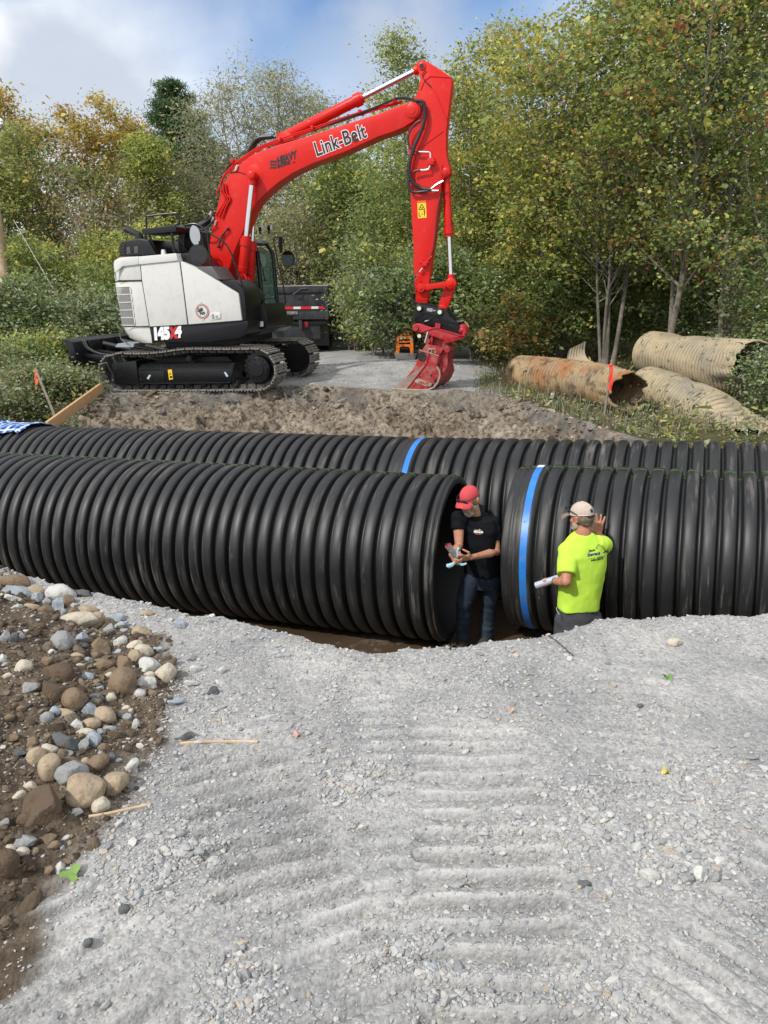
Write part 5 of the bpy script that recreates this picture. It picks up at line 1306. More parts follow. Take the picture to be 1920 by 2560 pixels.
T('grey multi-stemmed maple behind the rusty culverts', 1560, 17.5, -120, 2.5, pal((YGRN, 6), (GREEN, 5), (GOLD, 1.0), (ORNG, .5)), 22950, flat=.36, leaf=0.061, stems=5, lo=.24, limbs=54, seed=105, shape='round', group=GR, cl=.26, r0=.060, aspect=.85, bark_=BARK)
T('maple with scattered red and orange leaves near the top right', 1715, 16.0, -260, 2.4, pal((GREEN, 7), (YGRN, 4.0), (ORNG, .9), (REDL, .4)), 21802, flat=.36, leaf=0.059, stems=2, lo=.24, limbs=46, seed=106, shape='round', group=GR, cl=.25, r0=.08, aspect=.9)
T('green maple leaning in from the right edge', 1900, 15.0, -300, 2.3, pal((GREEN, 8), (YGRN, 3.5), (ORNG, .5), (REDL, .1)), 21802, flat=.36, leaf=0.057, stems=3, lo=.20, limbs=46, seed=107, shape='round', group=GR, cl=.25, r0=.09, aspect=.9)
T('dark trunk tree at the far right edge of the grove', 2060, 17.5, -300, 2.5, pal((GREEN, 8), (YGRN, 2.0)), 17550, flat=.36, leaf=0.066, stems=2, lo=.15, limbs=40, seed=108, shape='round', group=GR, cl=.30, r0=.11, bark_=BARKD, aspect=.9)
T('tall green tree filling the grove behind the grey maple', 1640, 23, 170, 2.8, pal((GREEN, 6), (YGRN, 2)), 18900, leaf=0.070, stems=2, lo=.08, limbs=44, seed=109, shape='round', group=GR, cl=.34, r0=.10, bark_=BARKD, aspect=.8)
T('tall dark green tree deep in the grove at the right', 1830, 22, 130, 2.8, pal((GREEN, 7), (YGRN, 1)), 18900, leaf=0.070, stems=2, lo=.06, limbs=44, seed=110, shape='round', group=GR, cl=.34, r0=.10, bark_=BARKD, aspect=.8)
T('broad green tree deep in the grove behind the spreading maple', 1290, 25, 330, 2.3, pal((GREEN, 6), (YGRN, 2)), 24300, leaf=0.074, stems=2, lo=.06, limbs=40, seed=111, shape='round', group=GR, cl=.33, r0=.10, bark_=BARKD, aspect=.8)
T('dense dark-green tree beside the dump truck box', 925, 27, 330, 2.2, pal((GREEN, 7), (YGRN, 1.6)), 27000, leaf=0.082, stems=3, lo=.04, limbs=42, seed=112, shape='round', group=GR, cl=.32, r0=.08)
T('dense dark-green tree behind the lower arm', 1010, 24.5, 400, 1.9, pal((GREEN, 8), (YGRN, 1)), 24300, leaf=0.082, stems=3, lo=.03, limbs=40, seed=113, shape='round', group=GR, cl=.30, r0=.08)
T('spindly pale tree with yellow tips left of the arm top', 960, 29, 170, 1.5, pal((YGRN, 4), (WILL, 3), (GREEN, 2)), 9000, leaf=.08, stems=2, lo=.15, limbs=34, seed=114, shape='column', group=GR, cl=.26, r0=.07)
# willows behind the boom
T('grey-green willow behind the middle of the boom', 640, 33, 135, 3.2, pal((WILL, 9), (GREEN, .6)), 30000, leaf=.095, stems=4, lo=.08, limbs=66, seed=121, shape='round', group='grey-green willows behind the boom', cl=.32, r0=.13, droop=.35, aspect=.34, name='willow')
T('grey-green willow above the dump truck', 800, 35, 160, 3.0, pal((WILL, 9), (YGRN, .5)), 26000, leaf=.095, stems=4, lo=.06, limbs=62, seed=122, shape='round', group='grey-green willows behind the boom', cl=.32, r0=.12, droop=.35, aspect=.34, name='willow')
T('grey-green willow just left of the boom foot', 500, 31, 330, 2.6, pal((WILL, 9), (GREEN, 1)), 24000, leaf=.09, stems=4, lo=.05, limbs=56, seed=123, shape='round', group='grey-green willows behind the boom', cl=.30, r0=.10, droop=.35, aspect=.34, name='willow')
T('low grey-green willow directly behind the truck tarp', 740, 27, 470, 2.2, pal((WILL, 8), (YGRN, 1)), 20000, leaf=.085, stems=5, lo=.03, limbs=50, seed=124, shape='round', group='grey-green willows behind the boom', cl=.28, r0=.06, droop=.3, aspect=.36, name='willow')
# left-hand trees
T('yellow-green young tree beside the pine', 385, 29, 330, 1.5, pal((YGRN, 7), (GREEN, 3)), 13000, leaf=.09, stems=1, lo=.12, limbs=34, seed=131, shape='round', group=GL, cl=.27, r0=.06)
T('tall golden poplar left of the pine', 292, 31, 232, 1.5, pal((GOLD, 7), (YGRN, 2), (ORNG, 1)), 19000, leaf=.085, stems=2, lo=.30, limbs=38, seed=132, shape='column', group=GL, cl=.24, r0=.07, bark_=BARKP)
T('golden poplar with a thin top between the pine and the tall poplar', 352, 33, 290, 1.2, pal((GOLD, 5), (YGRN, 2), (ORNG, 2)), 11000, leaf=.085, stems=1, lo=.30, limbs=28, seed=133, shape='column', group=GL, cl=.24, r0=.06, bark_=BARKP)
T('tall orange-brown tree nearest the left edge', 60, 30, 222, 1.8, pal((ORNG, 2.5), (GOLD, 5), (YGRN, 3), (GREEN, 1.5)), 19000, leaf=.085, stems=2, lo=.30, limbs=42, seed=134, shape='round', group=GL, cl=.26, r0=.08)
T('brown and green tree second from the left edge', 140, 28, 320, 1.5, pal((BROWN, 2), (GREEN, 6), (YGRN, 2), (ORNG, .6)), 14000, leaf=.085, stems=2, lo=.12, limbs=38, seed=135, shape='round', group=GL, cl=.27, r0=.07)
T('nearly bare grey tree between the brown tree and the golden poplar', 215, 27, 360, 1.6, pal((BROWN, 5), (GOLD, 2)), 2600, leaf=.07, stems=3, lo=.25, limbs=44, seed=136, shape='up', group=GL, cl=.22, r0=.05, bark_=BARKP)
T('bare pale-stemmed tree standing left of the hood', 265, 25, 430, 1.3, pal((WILL, 4), (BROWN, 3)), 1800, leaf=.07, stems=4, lo=.3, limbs=40, seed=137, shape='up', group=GL, cl=.22, r0=.04, bark_=BARKP)
T('green tree at the left edge behind the utility pole', -40, 27, 330, 2.0, pal((GREEN, 5), (YGRN, 3), (GOLD, 1.5)), 15000, leaf=.09, stems=2, lo=.08, limbs=40, seed=138, shape='round', group=GL, cl=.28, r0=.07)
T('low bright yellow-green tree behind the hood and handrail', 330, 24, 560, 1.5, pal((YGRN, 6), (GREEN, 4)), 12000, leaf=.075, stems=3, lo=.05, limbs=34, seed=139, shape='round', group=GL, cl=.25, r0=.05)
# pine
def pine(label, px, Y, pytop, spread, n, seed):
    x, y = at_px(px, Y, pytop); h = top_h(px, pytop, Y); z0 = gz(x, y); r = random.Random(seed); rn = np.random.default_rng(seed)
    t = thing('pine_tree', label, 'pine', (x, y, z0), None); tr = MB(); tr.tube([(x, y, z0), (x+.1, y, z0+h*.5), (x, y, z0+h)], [.2, .12, .02], 8); C_ = []
    zz = .25
    while zz < .99:
        for k in range(6):
            az = r.uniform(0, 2*pi); L_ = spread*(1.03-zz)**.75*r.uniform(.6, 1.1)*(1.0 if zz > .35 else .8); b = np.array([x, y, z0+h*zz]); d = np.array([cos(az), sin(az), r.uniform(.05, .35)])
            pts = [b+d*L_*f+np.array([0, 0, .15*L_*f*f]) for f in (0, .35, .7, 1)]; tr.tube(pts, [.035, .025, .015, .005], 4, False)
            for f in np.linspace(.3, 1, 7):
                c = b+d*L_*f+np.array([0, 0, .15*L_*f*f]); s = np.array([-sin(az), cos(az), 0])*L_*.35*(1.1-f)
                C_ += [c, c+s*r.uniform(.5, 1), c-s*r.uniform(.5, 1)]
        zz += .045
    me = tr.mesh('trunk'); link('trunk', me, BARKD, t); C_ = np.array(C_); k = rn.integers(0, len(C_), n)
    P = C_[k]+rn.normal(size=(n, 3))*np.array([.17, .17, .07])
    link('crown', leaves_mesh('crown', P, .16, pal(([(.07, .13, .06), (.10, .17, .075), (.13, .21, .09)], 1)), seed, aspect=.14, up=.1, var=.2, clump=k), NEEDLE, t)
pine('dark green pine showing above the trees left of the boom', 437, 36, 205, 4.4, 60000, 141)
pine('smaller dark pine low behind the golden poplar', 330, 38, 480, 2.2, 14000, 142)

# shrubs
SH = 'shrubs along the road'
def shrub(label, px, Y, pytop, spread, palette, n, seed, leaf=.06, group=SH, cat='shrub', name='shrub', stems=6, bark_=None, cl=.16, lo=.05, aspect=.55, py=900, droop=0):
    x, y = at_px(px, Y, py); h = max(.35, top_h(px, pytop, Y)); return tree(label, x, y, h, spread, palette, n, leaf=leaf, stems=stems, lo=lo, bark_=bark_ or BARK, seed=seed, shape='round', cl=cl, limbs=30, r0=.022, group=group, name=name, cat=cat, angle=(.3, 1.1), aspect=aspect, droop=droop)
SHR = [
 ('dark-leaved shrub at the left edge below the utility pole', 10, 20, 700, 1.2, pal((GREEN, 5), (PALE, 3), (BROWN, 1)), 9000),
 ('shrub with pale glossy leaves between the pole and the excavator', 105, 20.5, 690, 1.2, pal((PALE, 5), (GREEN, 4)), 9000),
 ('yellow-tipped tall shrub left of the counterweight', 130, 23, 590, 1.3, pal((YGRN, 4), (GREEN, 5)), 11000),
 ('bright yellow-green young shrub in front of the bare trees', 215, 24, 555, 1.2, pal((YGRN, 7), (GREEN, 2)), 9000),
 ('pale-leaved shrub touching the counterweight', 262, 19, 730, .9, pal((PALE, 5), (GREEN, 3), (WILL, 2)), 9000),
 ('green shrub behind the exhaust', 270, 22, 640, 1.2, pal((GREEN, 6), (YGRN, 2)), 9000),
 ('olive shrub behind the utility pole', 30, 24, 600, 1.4, pal((GREEN, 6), (ORNG, 1), (YGRN, 2)), 11000),
 ('bright green leafy shrub behind the dozer blade', 130, 18.8, 845, 1.1, pal((YGRN, 5), (GREEN, 4)), 8000),
 ('low leafy shrub left of the dozer blade', 30, 17, 850, .9, pal((GREEN, 5), (YGRN, 3), (PALE, 1)), 8000),
 ('tangled shrub at the left edge level with the blade', -30, 16, 860, .9, pal((GREEN, 4), (PALE, 3), (BROWN, 2)), 7000),
 ('dull green shrub below the dozer blade', 165, 14.6, 985, .45, pal((GREEN, 5), (PALE, 3), (BROWN, 2)), 6000),
 ('grey-green shrub beside the leaning stake', 60, 14.6, 935, .75, pal((GREEN, 5), (PALE, 3), (BROWN, 2)), 7000),
 ('dark shrub at the left edge beyond the plaid cloth', 0, 13.6, 965, .65, pal((GREEN, 4), (PALE, 3), (BROWN, 2)), 6000),
 ('light-leaved shrub right of the dump truck', 885, 23, 690, 1.2, pal((PALE, 5), (YGRN, 3), (GREEN, 2)), 10000),
 ('light-leaved tall shrub between the truck and the arm', 945, 21, 600, 1.1, pal((PALE, 4), (YGRN, 2), (GREEN, 4)), 10000),
 ('pale-leaved shrub left of the quick coupler', 985, 20, 640, 1.1, pal((PALE, 5), (GREEN, 5)), 10000),
 ('dark glossy shrub behind the bucket cylinder', 1100, 19.5, 620, 1.2, pal((GREEN, 8), (PALE, 2)), 11000),
 ('dark understory shrub right of the coupler', 1190, 19, 690, 1.1, pal((GREEN, 8), (PALE, 2), (YGRN, .5)), 10000),
 ('orange-tinged shrub above the scrap of culvert', 1290, 17.6, 760, .9, pal((GREEN, 5), (GOLD, 2), (ORNG, 1.5)), 7000),
 ('dark understory shrub above the rusty culvert', 1390, 18.5, 640, 1.2, pal((GREEN, 8), (YGRN, 1)), 10000),
 ('dark understory shrub among the grey maple stems', 1500, 19.5, 600, 1.3, pal((GREEN, 8), (YGRN, 1)), 10000),
 ('dark understory shrub behind the upper culvert', 1650, 19, 600, 1.3, pal((GREEN, 8), (YGRN, 1), (PALE, 1)), 11000),
 ('pale-leaved understory shrub right of the grey maple', 1770, 17.5, 560, 1.3, pal((GREEN, 6), (PALE, 3)), 11000),
 ('leafy shrub hanging over the right end of the upper culvert', 1890, 14.5, 640, .9, pal((GREEN, 6), (PALE, 3), (REDL, .2)), 9000),
 ('pale-leaved shrub at the right edge beside the crushed culvert', 1945, 12.6, 880, .6, pal((PALE, 5), (GREEN, 4)), 5000),
]
for k, (lb, px, Y, pt, sp, pl, n) in enumerate(SHR):
    shrub(lb, px, Y, pt, sp, pl, n, 200+k, leaf=.075 if Y > 16 else .055, bark_=BARK)

# far woodland: one mass nobody could count
def woodland():
    r = np.random.default_rng(5); n = 150000
    a = r.uniform(-1.0, 1.05, n); Y = r.uniform(27, 48, n); X = a*Y
    hmax = 3.2+1.9*fbm(X*.12, Y*.12, 0, 3, 12)+np.where(X > 3, 2.8, 0)+np.where(X < -10, .6, 0)
    Z = ground_z(X, Y, False)+hmax*np.sqrt(r.random(n))*(.7+.5*fbm(X*.6, Y*.6, 0, 2, 13))
    k = fbm(X*.7, Y*.7, Z*.7, 3, 14) > -.18; P = np.stack([X, Y, Z], -1)[k]
    cl = (np.floor(P[:, 0]*.8).astype(int)*31+np.floor(P[:, 2]).astype(int)*7+np.floor(P[:, 1]*.5).astype(int)*13) % 200
    me = leaves_mesh('woodland', P, .20, pal((GREEN, 6), (YGRN, 4), (BROWN, 1), (WILL, 2)), 15, aspect=.7, clump=cl)
    tag(link('woodland', me, LEAF), 'dense mixed woodland massed behind the nearer trees', None, None, 'stuff')
woodland()
def ground_cover():
    """weeds, tall grass and creeping leaves"""
    r = np.random.default_rng(9); P = []; 
    n = 200000; Y = r.uniform(10.6, 30, n); X = (r.random(n)*2-1)*(Y*.66+1)
    nzv = fbm(X*.8, Y*.8, 0, 3, 93)
    xl = -5.35-.15*(Y-14)+.25*nzv; xr = 1.95+.10*(Y-14)+.3*nzv
    yf = np.interp(X, _fp[:, 0], _fp[:, 1])
    keep = ((X < xl) | ((X > xr) & (Y > yf+.05*0))) & (fbm(X*2.5, Y*2.5, 0, 2, 94) > -.35) & (r.random(n) < np.clip(16/Y, 0, 1)**2*np.where((X > 0) & (Y < 15), .5, 1))
    X, Y = X[keep], Y[keep]; xl, xr = xl[keep], xr[keep]; n = len(X); Z = ground_z(X, Y, False)
    hh = np.abs(r.normal(size=n))*np.where(X < 0, np.where((X > -8.2) & (Y < 17.2), .055, .15), .07)*(1+1.2*(fbm(X*.9, Y*.9, 0, 2, 95) > 0))*np.where(X < 0, 1.5, 1.0)*np.clip(np.minimum(np.abs(X-xl), np.abs(X-xr))*1.3+.15, .15, 1.3)
    Pt = np.stack([X, Y, Z+hh+.01], -1)
    me = leaves_mesh('ground_cover', Pt, .062, pal((GREEN, 5), (PALE, 4), (YGRN, 2), (BROWN, 3), (WILL, 4)), 16, aspect=.42, up=.3, clump=(np.floor(X*5).astype(int)*17+np.floor(Y*5).astype(int)*29) % 400)
    tag(link('ground_cover', me, LEAF), 'low leafy weeds and creepers covering both verges', None, None, 'stuff')
    # grass blades
    n = 9000; Y = r.uniform(11.5, 22, n); X = np.where(r.random(n) < .62, r.uniform(1.6, 7.5, n), r.uniform(-9.5, -5.2, n))
    xl = -5.2-.15*(Y-14); xr = 1.7+.10*(Y-14); keep = ((X < xl) | (X > xr)) & (Y > np.interp(X, _fp[:, 0], _fp[:, 1])-.15)
    X, Y = X[keep], Y[keep]; n = len(X); Z = ground_z(X, Y, False); h = r.uniform(.08, .32, n)*np.clip((np.abs(X-np.where(X < 0, -5.2-.15*(Y-14), 1.7+.1*(Y-14))))*1.5+.25, .25, 1)
    az = r.uniform(0, 2*pi, n); w = .006+r.random(n)*.006; bend = r.uniform(.1, .6, n)*h
    dx, dy = np.cos(az), np.sin(az); V = np.empty((n, 6, 3))
    for i, (f, ww) in enumerate(((0, 1), (.55, .8), (1, .1))):
        cx, cy, cz = X+dx*bend*f*f, Y+dy*bend*f*f, Z+h*f
        V[:, i*2] = np.stack([cx-dy*w*ww, cy+dx*w*ww, cz], -1); V[:, i*2+1] = np.stack([cx+dy*w*ww, cy-dx*w*ww, cz], -1)
    i = np.arange(n)[:, None]*6; Fq = np.concatenate([i+np.array([[0, 1, 3, 2]]), i+np.array([[2, 3, 5, 4]])])
    C_ = np.array([(.22, .22, .12), (.32, .29, .18), (.40, .35, .24), (.14, .16, .08)]); col = C_[r.integers(0, 4, n)]*np.exp(r.normal(size=(n, 1))*.2)
    tag(link('tall_grass', mesh_np('tall_grass', V.reshape(-1, 3), Fq, np.repeat(col, 6, 0)), LEAF), 'dry and green grass blades standing in the weeds', None, None, 'stuff')
ground_cover()
# ================================================================== PEOPLE
from mathutils.bvhtree import BVHTree
def c4(x, y): return (1040+x/2.9625, 1160+y/2.9625)
def remesh(mb, voxel, smooth=3, wr=None, name='body'):
    me = mb.mesh('tmp'); o = bpy.data.objects.new('tmp', me); COL.objects.link(o)
    md = o.modifiers.new('r', 'REMESH'); md.mode = 'VOXEL'; md.voxel_size = voxel
    if smooth:
        ms = o.modifiers.new('s', 'SMOOTH'); ms.factor = .5; ms.iterations = smooth
    bpy.context.view_layer.update()
    out = bpy.data.meshes.new_from_object(o.evaluated_get(bpy.context.evaluated_depsgraph_get())); bpy.data.objects.remove(o)
    n = len(out.vertices); V = np.empty(n*3, np.float32); out.vertices.foreach_get('co', V); V = V.reshape(-1, 3)
    if wr is not None:
        N_ = np.empty(n*3, np.float32); out.vertices.foreach_get('normal', N_); N_ = N_.reshape(-1, 3); V = V+N_*wr(V)[:, None]; out.vertices.foreach_set('co', V.astype(np.float32).ravel())
    for p in out.polygons: p.use_smooth = True
    out.materials.clear(); out.name = name; out.update(); return out
def cap(mb, pts, rs, n=12):
    """chain of tapered capsules"""
    pts = [np.array(p, float) for p in pts]
    mb.tube(pts, rs, n)
    for p, r in zip(pts, rs): mb.ball(p, r, 12, 8)
def ell_loft(mb, rings, n=20, sq=.85):
    """rings: (centre, right vector, forward vector, half width, half depth)"""
    R_ = []
    for c, rt, fw, a, b in rings:
        c = np.array(c, float); r = []
        for k in range(n):
            t = 2*pi*k/n; x = np.sign(cos(t))*abs(cos(t))**sq; y = np.sign(sin(t))*abs(sin(t))**sq
            r.append(c+rt*a*x+fw*b*y)
        R_.append(r)
    mb.loft(R_, True)
SKIN = mat('tanned_skin', (.52, .26, .165), .5, spec=.3, noise=[(14, (.34, .14, .085), .45, .75), (60, (.30, .12, .08), .6, .85)])
SKIN2 = mat('flushed_skin', (.45, .205, .13), .5, spec=.3, noise=[(14, (.38, .14, .09), .45, .75), (60, (.32, .13, .08), .6, .85)])
BLKT = mat('black_cotton', (.006, .007, .010), .85, spec=.15, bump=(220, .2, .001))
JEAN = mat('dark_denim', (.020, .029, .046), .85, spec=.15, noise=[(5, (.055, .075, .10), .45, .75), (22, (.11, .105, .095), .62, .82)], bump=(300, .3, .001))
LIME = mat('lime_cotton', (.50, .76, .075), .8, spec=.15, bump=(220, .2, .001))
SHORT = mat('charcoal_cloth', (.055, .058, .066), .85, spec=.15, noise=(8, (.085, .088, .095), .4, .7), bump=(220, .2, .001))
CAPR = mat('faded_red_cotton', (.56, .075, .085), .85, spec=.15, noise=(40, (.42, .05, .06), .5, .8)); CAPT = mat('tan_mesh', (.50, .42, .35), .85, spec=.15, noise=(60, (.36, .30, .25), .5, .8)); CAPB = mat('brown_cotton', (.22, .165, .13), .85)
HAIR = mat('grey_brown_hair', (.12, .085, .055), .7, noise=(90, (.33, .29, .24), .5, .75), bump=(160, .8, .004)); BEARD = mat('grey_beard', (.40, .33, .25), .75, noise=(110, (.22, .16, .11), .45, .75), bump=(160, .9, .005))
DARKP = mat('dark_plastic', (.012, .012, .014), .12); EYEW = mat('eye', (.6, .58, .55), .2); BOOT = mat('muddy_boot', (.07, .05, .035), .8)

def frame(f, up=(0, 0, 1)):
    f = vnorm(np.array(f, float)); r = vnorm(np.cross(f, np.array(up, float))); u = np.cross(r, f); return r, f, u
def head_shapes(mb, c, f, up, s=1.0):
    """skull, jaw, nose, ears, brow; c = middle of the head, .225 m tall"""
    r, f, u = frame(f, up); q = lambda x, y, z: np.array(c)+(r*x+f*y+u*z)*s
    R = np.stack([r, f, u], 1)
    mb.ball(q(0, -.012, .028), (.076*s, .096*s, .088*s), 20, 14, R); mb.ball(q(0, .018, -.045), (.060*s, .072*s, .072*s), 18, 12, R)
    mb.ball(q(0, .048, -.078), (.034*s, .034*s, .026*s), 12, 8, R)
    mb.loft([[q(-.009, .078, .018), q(.009, .078, .018), q(.006, .07, .01), q(-.006, .07, .01)], [q(-.018, .098, -.030), q(.018, .098, -.030), q(.016, .07, -.036), q(-.016, .07, -.036)]])
    mb.ball(q(0, .103, -.026), (.013*s, .013*s, .012*s), 10, 8, R)
    for sx in (-1, 1):
        mb.ball(q(sx*.030, .066, .026), (.026*s, .020*s, .009*s), 10, 8, R); mb.ball(q(sx*.045, .052, -.020), (.020*s, .022*s, .022*s), 10, 8, R)
        mb.ball(q(sx*.078, -.012, -.005), (.010*s, .020*s, .033*s), 10, 8, R); mb.ball(q(sx*.084, -.018, .012), (.008*s, .016*s, .018*s), 10, 8, R)
    mb.tube([q(-.022, .082, -.058), q(0, .09, -.060), q(.022, .082, -.058)], .007*s, 8)
    return q, R
def hand(mb, wrist, palm_dir, normal, side, curl=(.9, .9, .9, .9), spread=.0, s=1.0, thumb=.6):
    """palm and five fingers; palm_dir from wrist to knuckles, normal = out of the palm, side = towards the thumb"""
    p = vnorm(np.array(palm_dir, float)); n = np.array(normal, float); n = vnorm(n-p*(n@p)); t = vnorm(np.cross(p, n)); t = t if t@np.array(side, float) > 0 else -t
    w = np.array(wrist, float); L = .095*s
    ell_loft(mb, [(w, t, n, .027*s, .019*s), (w+p*L*.5, t, n, .040*s, .016*s), (w+p*L, t, n, .042*s, .013*s)], 14, .8)
    mb.ball(w+p*L, (.02*s,)*3)
    for k, (o, ln) in enumerate(((.031, .070), (.0105, .080), (-.0105, .074), (-.031, .058))):
        a = w+p*L*.97+t*o*s; d = vnorm(p+t*(o*spread*22)); cur = curl[k]; pts = [a]; rr = [.0105*s]; q = a; ang = 0
        for j, (fr_, c_) in enumerate(((.45, cur), (.30, cur*1.1), (.25, cur*.8))):
            ang += c_; dd = d*cos(ang)+n*sin(ang); q = q+dd*ln*s*fr_; pts.append(q); rr.append(.0095*s-.0008*s*j)
        cap(mb, pts, rr, 8)
    a = w+p*L*.25+t*.028*s; d = vnorm(p*.55+t*.8+n*.25); q1 = a+d*.042*s; d2 = vnorm(p*(.8)+t*.25*(1-thumb)+n*thumb); q2 = q1+d2*.034*s; q3 = q2+vnorm(d2+n*thumb*.4)*.026*s
    cap(mb, [a, q1, q2, q3], [.014*s, .0125*s, .011*s, .0095*s], 8)

# ---------------- man in the red cap
def red_man():
    Y0 = 7.0
    p = lambda x, y, dy=0.0: atY(*c4(x, y), Y0+dy)
    t = thing('person', 'man in red cap and black t-shirt standing in the gap between pipes, looking down', 'person', (*p(440, 1330)[:2], -1.9))
    f_t = vnorm(np.array([-.50, -.86, 0])); r_t = np.array([.86, -.50, 0]); r_t = vnorm(np.array([-f_t[1], f_t[0], 0]))*-1
    r_t = vnorm(np.cross(f_t, (0, 0, 1)))
    shM, wa, hp = p(437, 418, .02), p(480, 740, .06), p(478, 845, .08)
    shL, shR = p(566, 440, .04), p(314, 405, -.02)
    elL, wrL = p(598, 650, -.06), p(405, 693, -.30)
    elR, wrR = p(318, 605, -.12), p(262, 672, -.34)
    body = MB()
    hc = p(398, 268, -.05); hf = np.array([-.60, -.70, -.40]); hu = np.array([-.16, -.12, 1])
    q, R = head_shapes(body, hc, hf, hu, 1.07)
    nb = p(440, 400, .03); cap(body, [hc+np.array([.03, .03, -.06]), nb, nb+np.array([.01, .01, -.06])], [.058, .060, .075])
    for sh, el, wr_ in ((shL, elL, wrL), (shR, elR, wrR)):
        m1 = sh*.5+el*.5; m2 = el*.72+wr_*.28
        cap(body, [sh, m1, el, m2, el*.3+wr_*.7, wr_], [.058, .050, .039, .042, .031, .026])
    ell_loft(body, [(shM+(0, 0, .02), r_t, f_t, .15, .08), (shM*.6+wa*.4, r_t, f_t, .15, .10), (wa, r_t, f_t, .135, .095), (hp, r_t, f_t, .15, .10), (hp-(0, 0, .06), r_t, f_t, .14, .10)])
    hand(body, wrL, p(330, 700, -.36)-wrL, np.array([-.2, -.2, -.95])*-.3+np.array([-.1, .9, .1]), (0, 0, 1), curl=(.75, .8, .85, .9), s=1.0, thumb=.5)
    hand(body, wrR, p(285, 712, -.40)-wrR, np.array([.75, .45, .2]), (0, -.2, 1), curl=(.8, .85, .9, .9), s=1.0, thumb=.5)
    knR, anR = p(352, 1035, -.02), p(352, 1270, .06); knL, anL = p(543, 1045, .10), p(518, 1262, .16)
    hR, hL = p(405, 868, .04), p(548, 868, .10)
    for h, k, a in ((hR, knR, anR), (hL, knL, anL)): cap(body, [h, k, a], [.085, .055, .042])
    for a in (anR, anL):
        z = FLOOR+.045; cap(body, [np.array([a[0]+.02, a[1]+.04, z+.02]), np.array([a[0]-.06, a[1]-.14, z])], [.042, .036])
    link('body', remesh(body, .0062, 2, name='body'), SKIN, t)
    # boots
    b = MB()
    for a in (anR, anL):
        z = FLOOR+.05; cap(b, [a+(0, 0, -.02), np.array([a[0], a[1]+.02, z+.05])], [.055, .058]); cap(b, [np.array([a[0]+.03, a[1]+.06, z]), np.array([a[0]-.07, a[1]-.17, z-.005])], [.05, .048])
    link('boots', remesh(b, .01, 2, name='boots'), BOOT, t)
    # shirt
    s = MB()
    ell_loft(s, [(shM+(0, .0, .055), r_t, f_t, .085, .070), (shM+(0, 0, .02), r_t, f_t, .185, .095), (shM*.82+wa*.18, r_t, f_t, .215, .125), (shM*.5+wa*.5, r_t, f_t, .19, .135), (wa, r_t, f_t, .168, .125), (p(482, 815, .07), r_t, f_t, .175, .13)], 26, .9)
    for sh, el, fr in ((shL, elL, .60), (shR, elR, .42)):
        a = shM*.35+sh*.65+(0, 0, -.005); b1 = sh*(1-fr)+el*fr; s.tube([a, sh, sh*.6+b1*.4, b1], [.080, .082, .076, .072], 16); s.ball(sh, .080, 14, 10); s.tube([nb+(0, .02, -.01), nb*.4+sh*.6+(0, 0, .02), sh], [.072, .062, .070], 14)
    def wr(V):
        ax = V@vnorm(np.array([.5, .1, .8])); return .010*fbm(V[:, 0]*7, V[:, 1]*7, V[:, 2]*9, 3, 5)+.0075*np.sin(ax*46+4*fbm(V[:, 0]*4, V[:, 1]*4, V[:, 2]*4, 2, 6))*np.clip(fbm(V[:, 0]*3, V[:, 1]*3, V[:, 2]*3, 2, 8)+.3, 0, 1)
    me = remesh(s, .009, 4, wr, 'shirt'); so_ = link('tshirt', me, BLKT, t)
    # jeans
    j = MB(); ell_loft(j, [(p(482, 775, .07), r_t, f_t, .160, .115), (hp, r_t, f_t, .168, .122), (hp-(0, 0, .09), r_t, f_t, .160, .115)], 24, .9)
    for h, k, a in ((hR, knR, anR), (hL, knL, anL)):
        j.tube([h+(0, 0, .02), h*.5+k*.5, k, k*.5+a*.5, a+(0, 0, -.04)], [.098, .092, .076, .074, .072], 18); j.ball(h, .095, 14, 10)
    def wj(V):
        return .007*fbm(V[:, 0]*8, V[:, 1]*8, V[:, 2]*14, 3, 15)+.006*np.sin(V[:, 2]*70+5*fbm(V[:, 0]*6, V[:, 1]*6, V[:, 2]*5, 2, 16))*sstep(-1.25, -1.75, V[:, 2])*np.clip(fbm(V[:, 0]*5, V[:, 1]*5, V[:, 2]*4, 2, 18)+.5, 0, 1)
    link('jeans', remesh(j, .009, 3, wj, 'jeans'), JEAN, t)
    # cap
    c = MB(); R3 = R; c_ = q(0, -.012, .045)
    V = []; rings = []
    for a in np.linspace(0.02, 1.0, 9):
        th = a*pi/2*1.02; rings.append([c_+R3@np.array([.086*sin(th)*cos(k/24*2*pi), .106*sin(th)*sin(k/24*2*pi), .098*cos(th)-.005]) for k in range(24)])
    c.loft(rings, True); cm = c.build('cap', CAPR, t, ang=60)
    bm_ = MB(); top = []; bot = []
    for k in range(13):
        a = -1.15+2.3*k/12; i_ = np.array([.080*sin(a), .012+.092*cos(a), .045]); o_ = np.array([.088*sin(a)*1.02, .070+.088*cos(a*1.0), .032-.030*abs(sin(a))]); top.append((i_, o_))
    VV = []
    for dz in (0, -.005):
        for i_, o_ in top: VV += [q(*(i_+[0, 0, dz])), q(*((i_+o_)/2+[0, 0, .006+dz])), q(*(o_+[0, 0, dz]))]
    Fc = []; m_ = 39
    for k in range(12):
        for e in (0, 1):
            a = k*3+e; Fc += [(a, a+1, a+4, a+3), (m_+a, m_+a+3, m_+a+4, m_+a+1)]
        a = k*3+2; Fc.append((a, a+3, m_+a+3, m_+a))
    bm_.add(VV, Fc); bm_.build('cap_brim', CAPR, cm, ang=50)
    g = MB()
    for sx in (-1, 1):
        g.ball(q(sx*.034, .104, .062), (.030, .010, .017), 12, 8, R3); g.tube(spline([q(sx*.062, .092, .066), q(sx*.090, .03, .060), q(sx*.094, -.03, .045)], 4), .0045, 6)
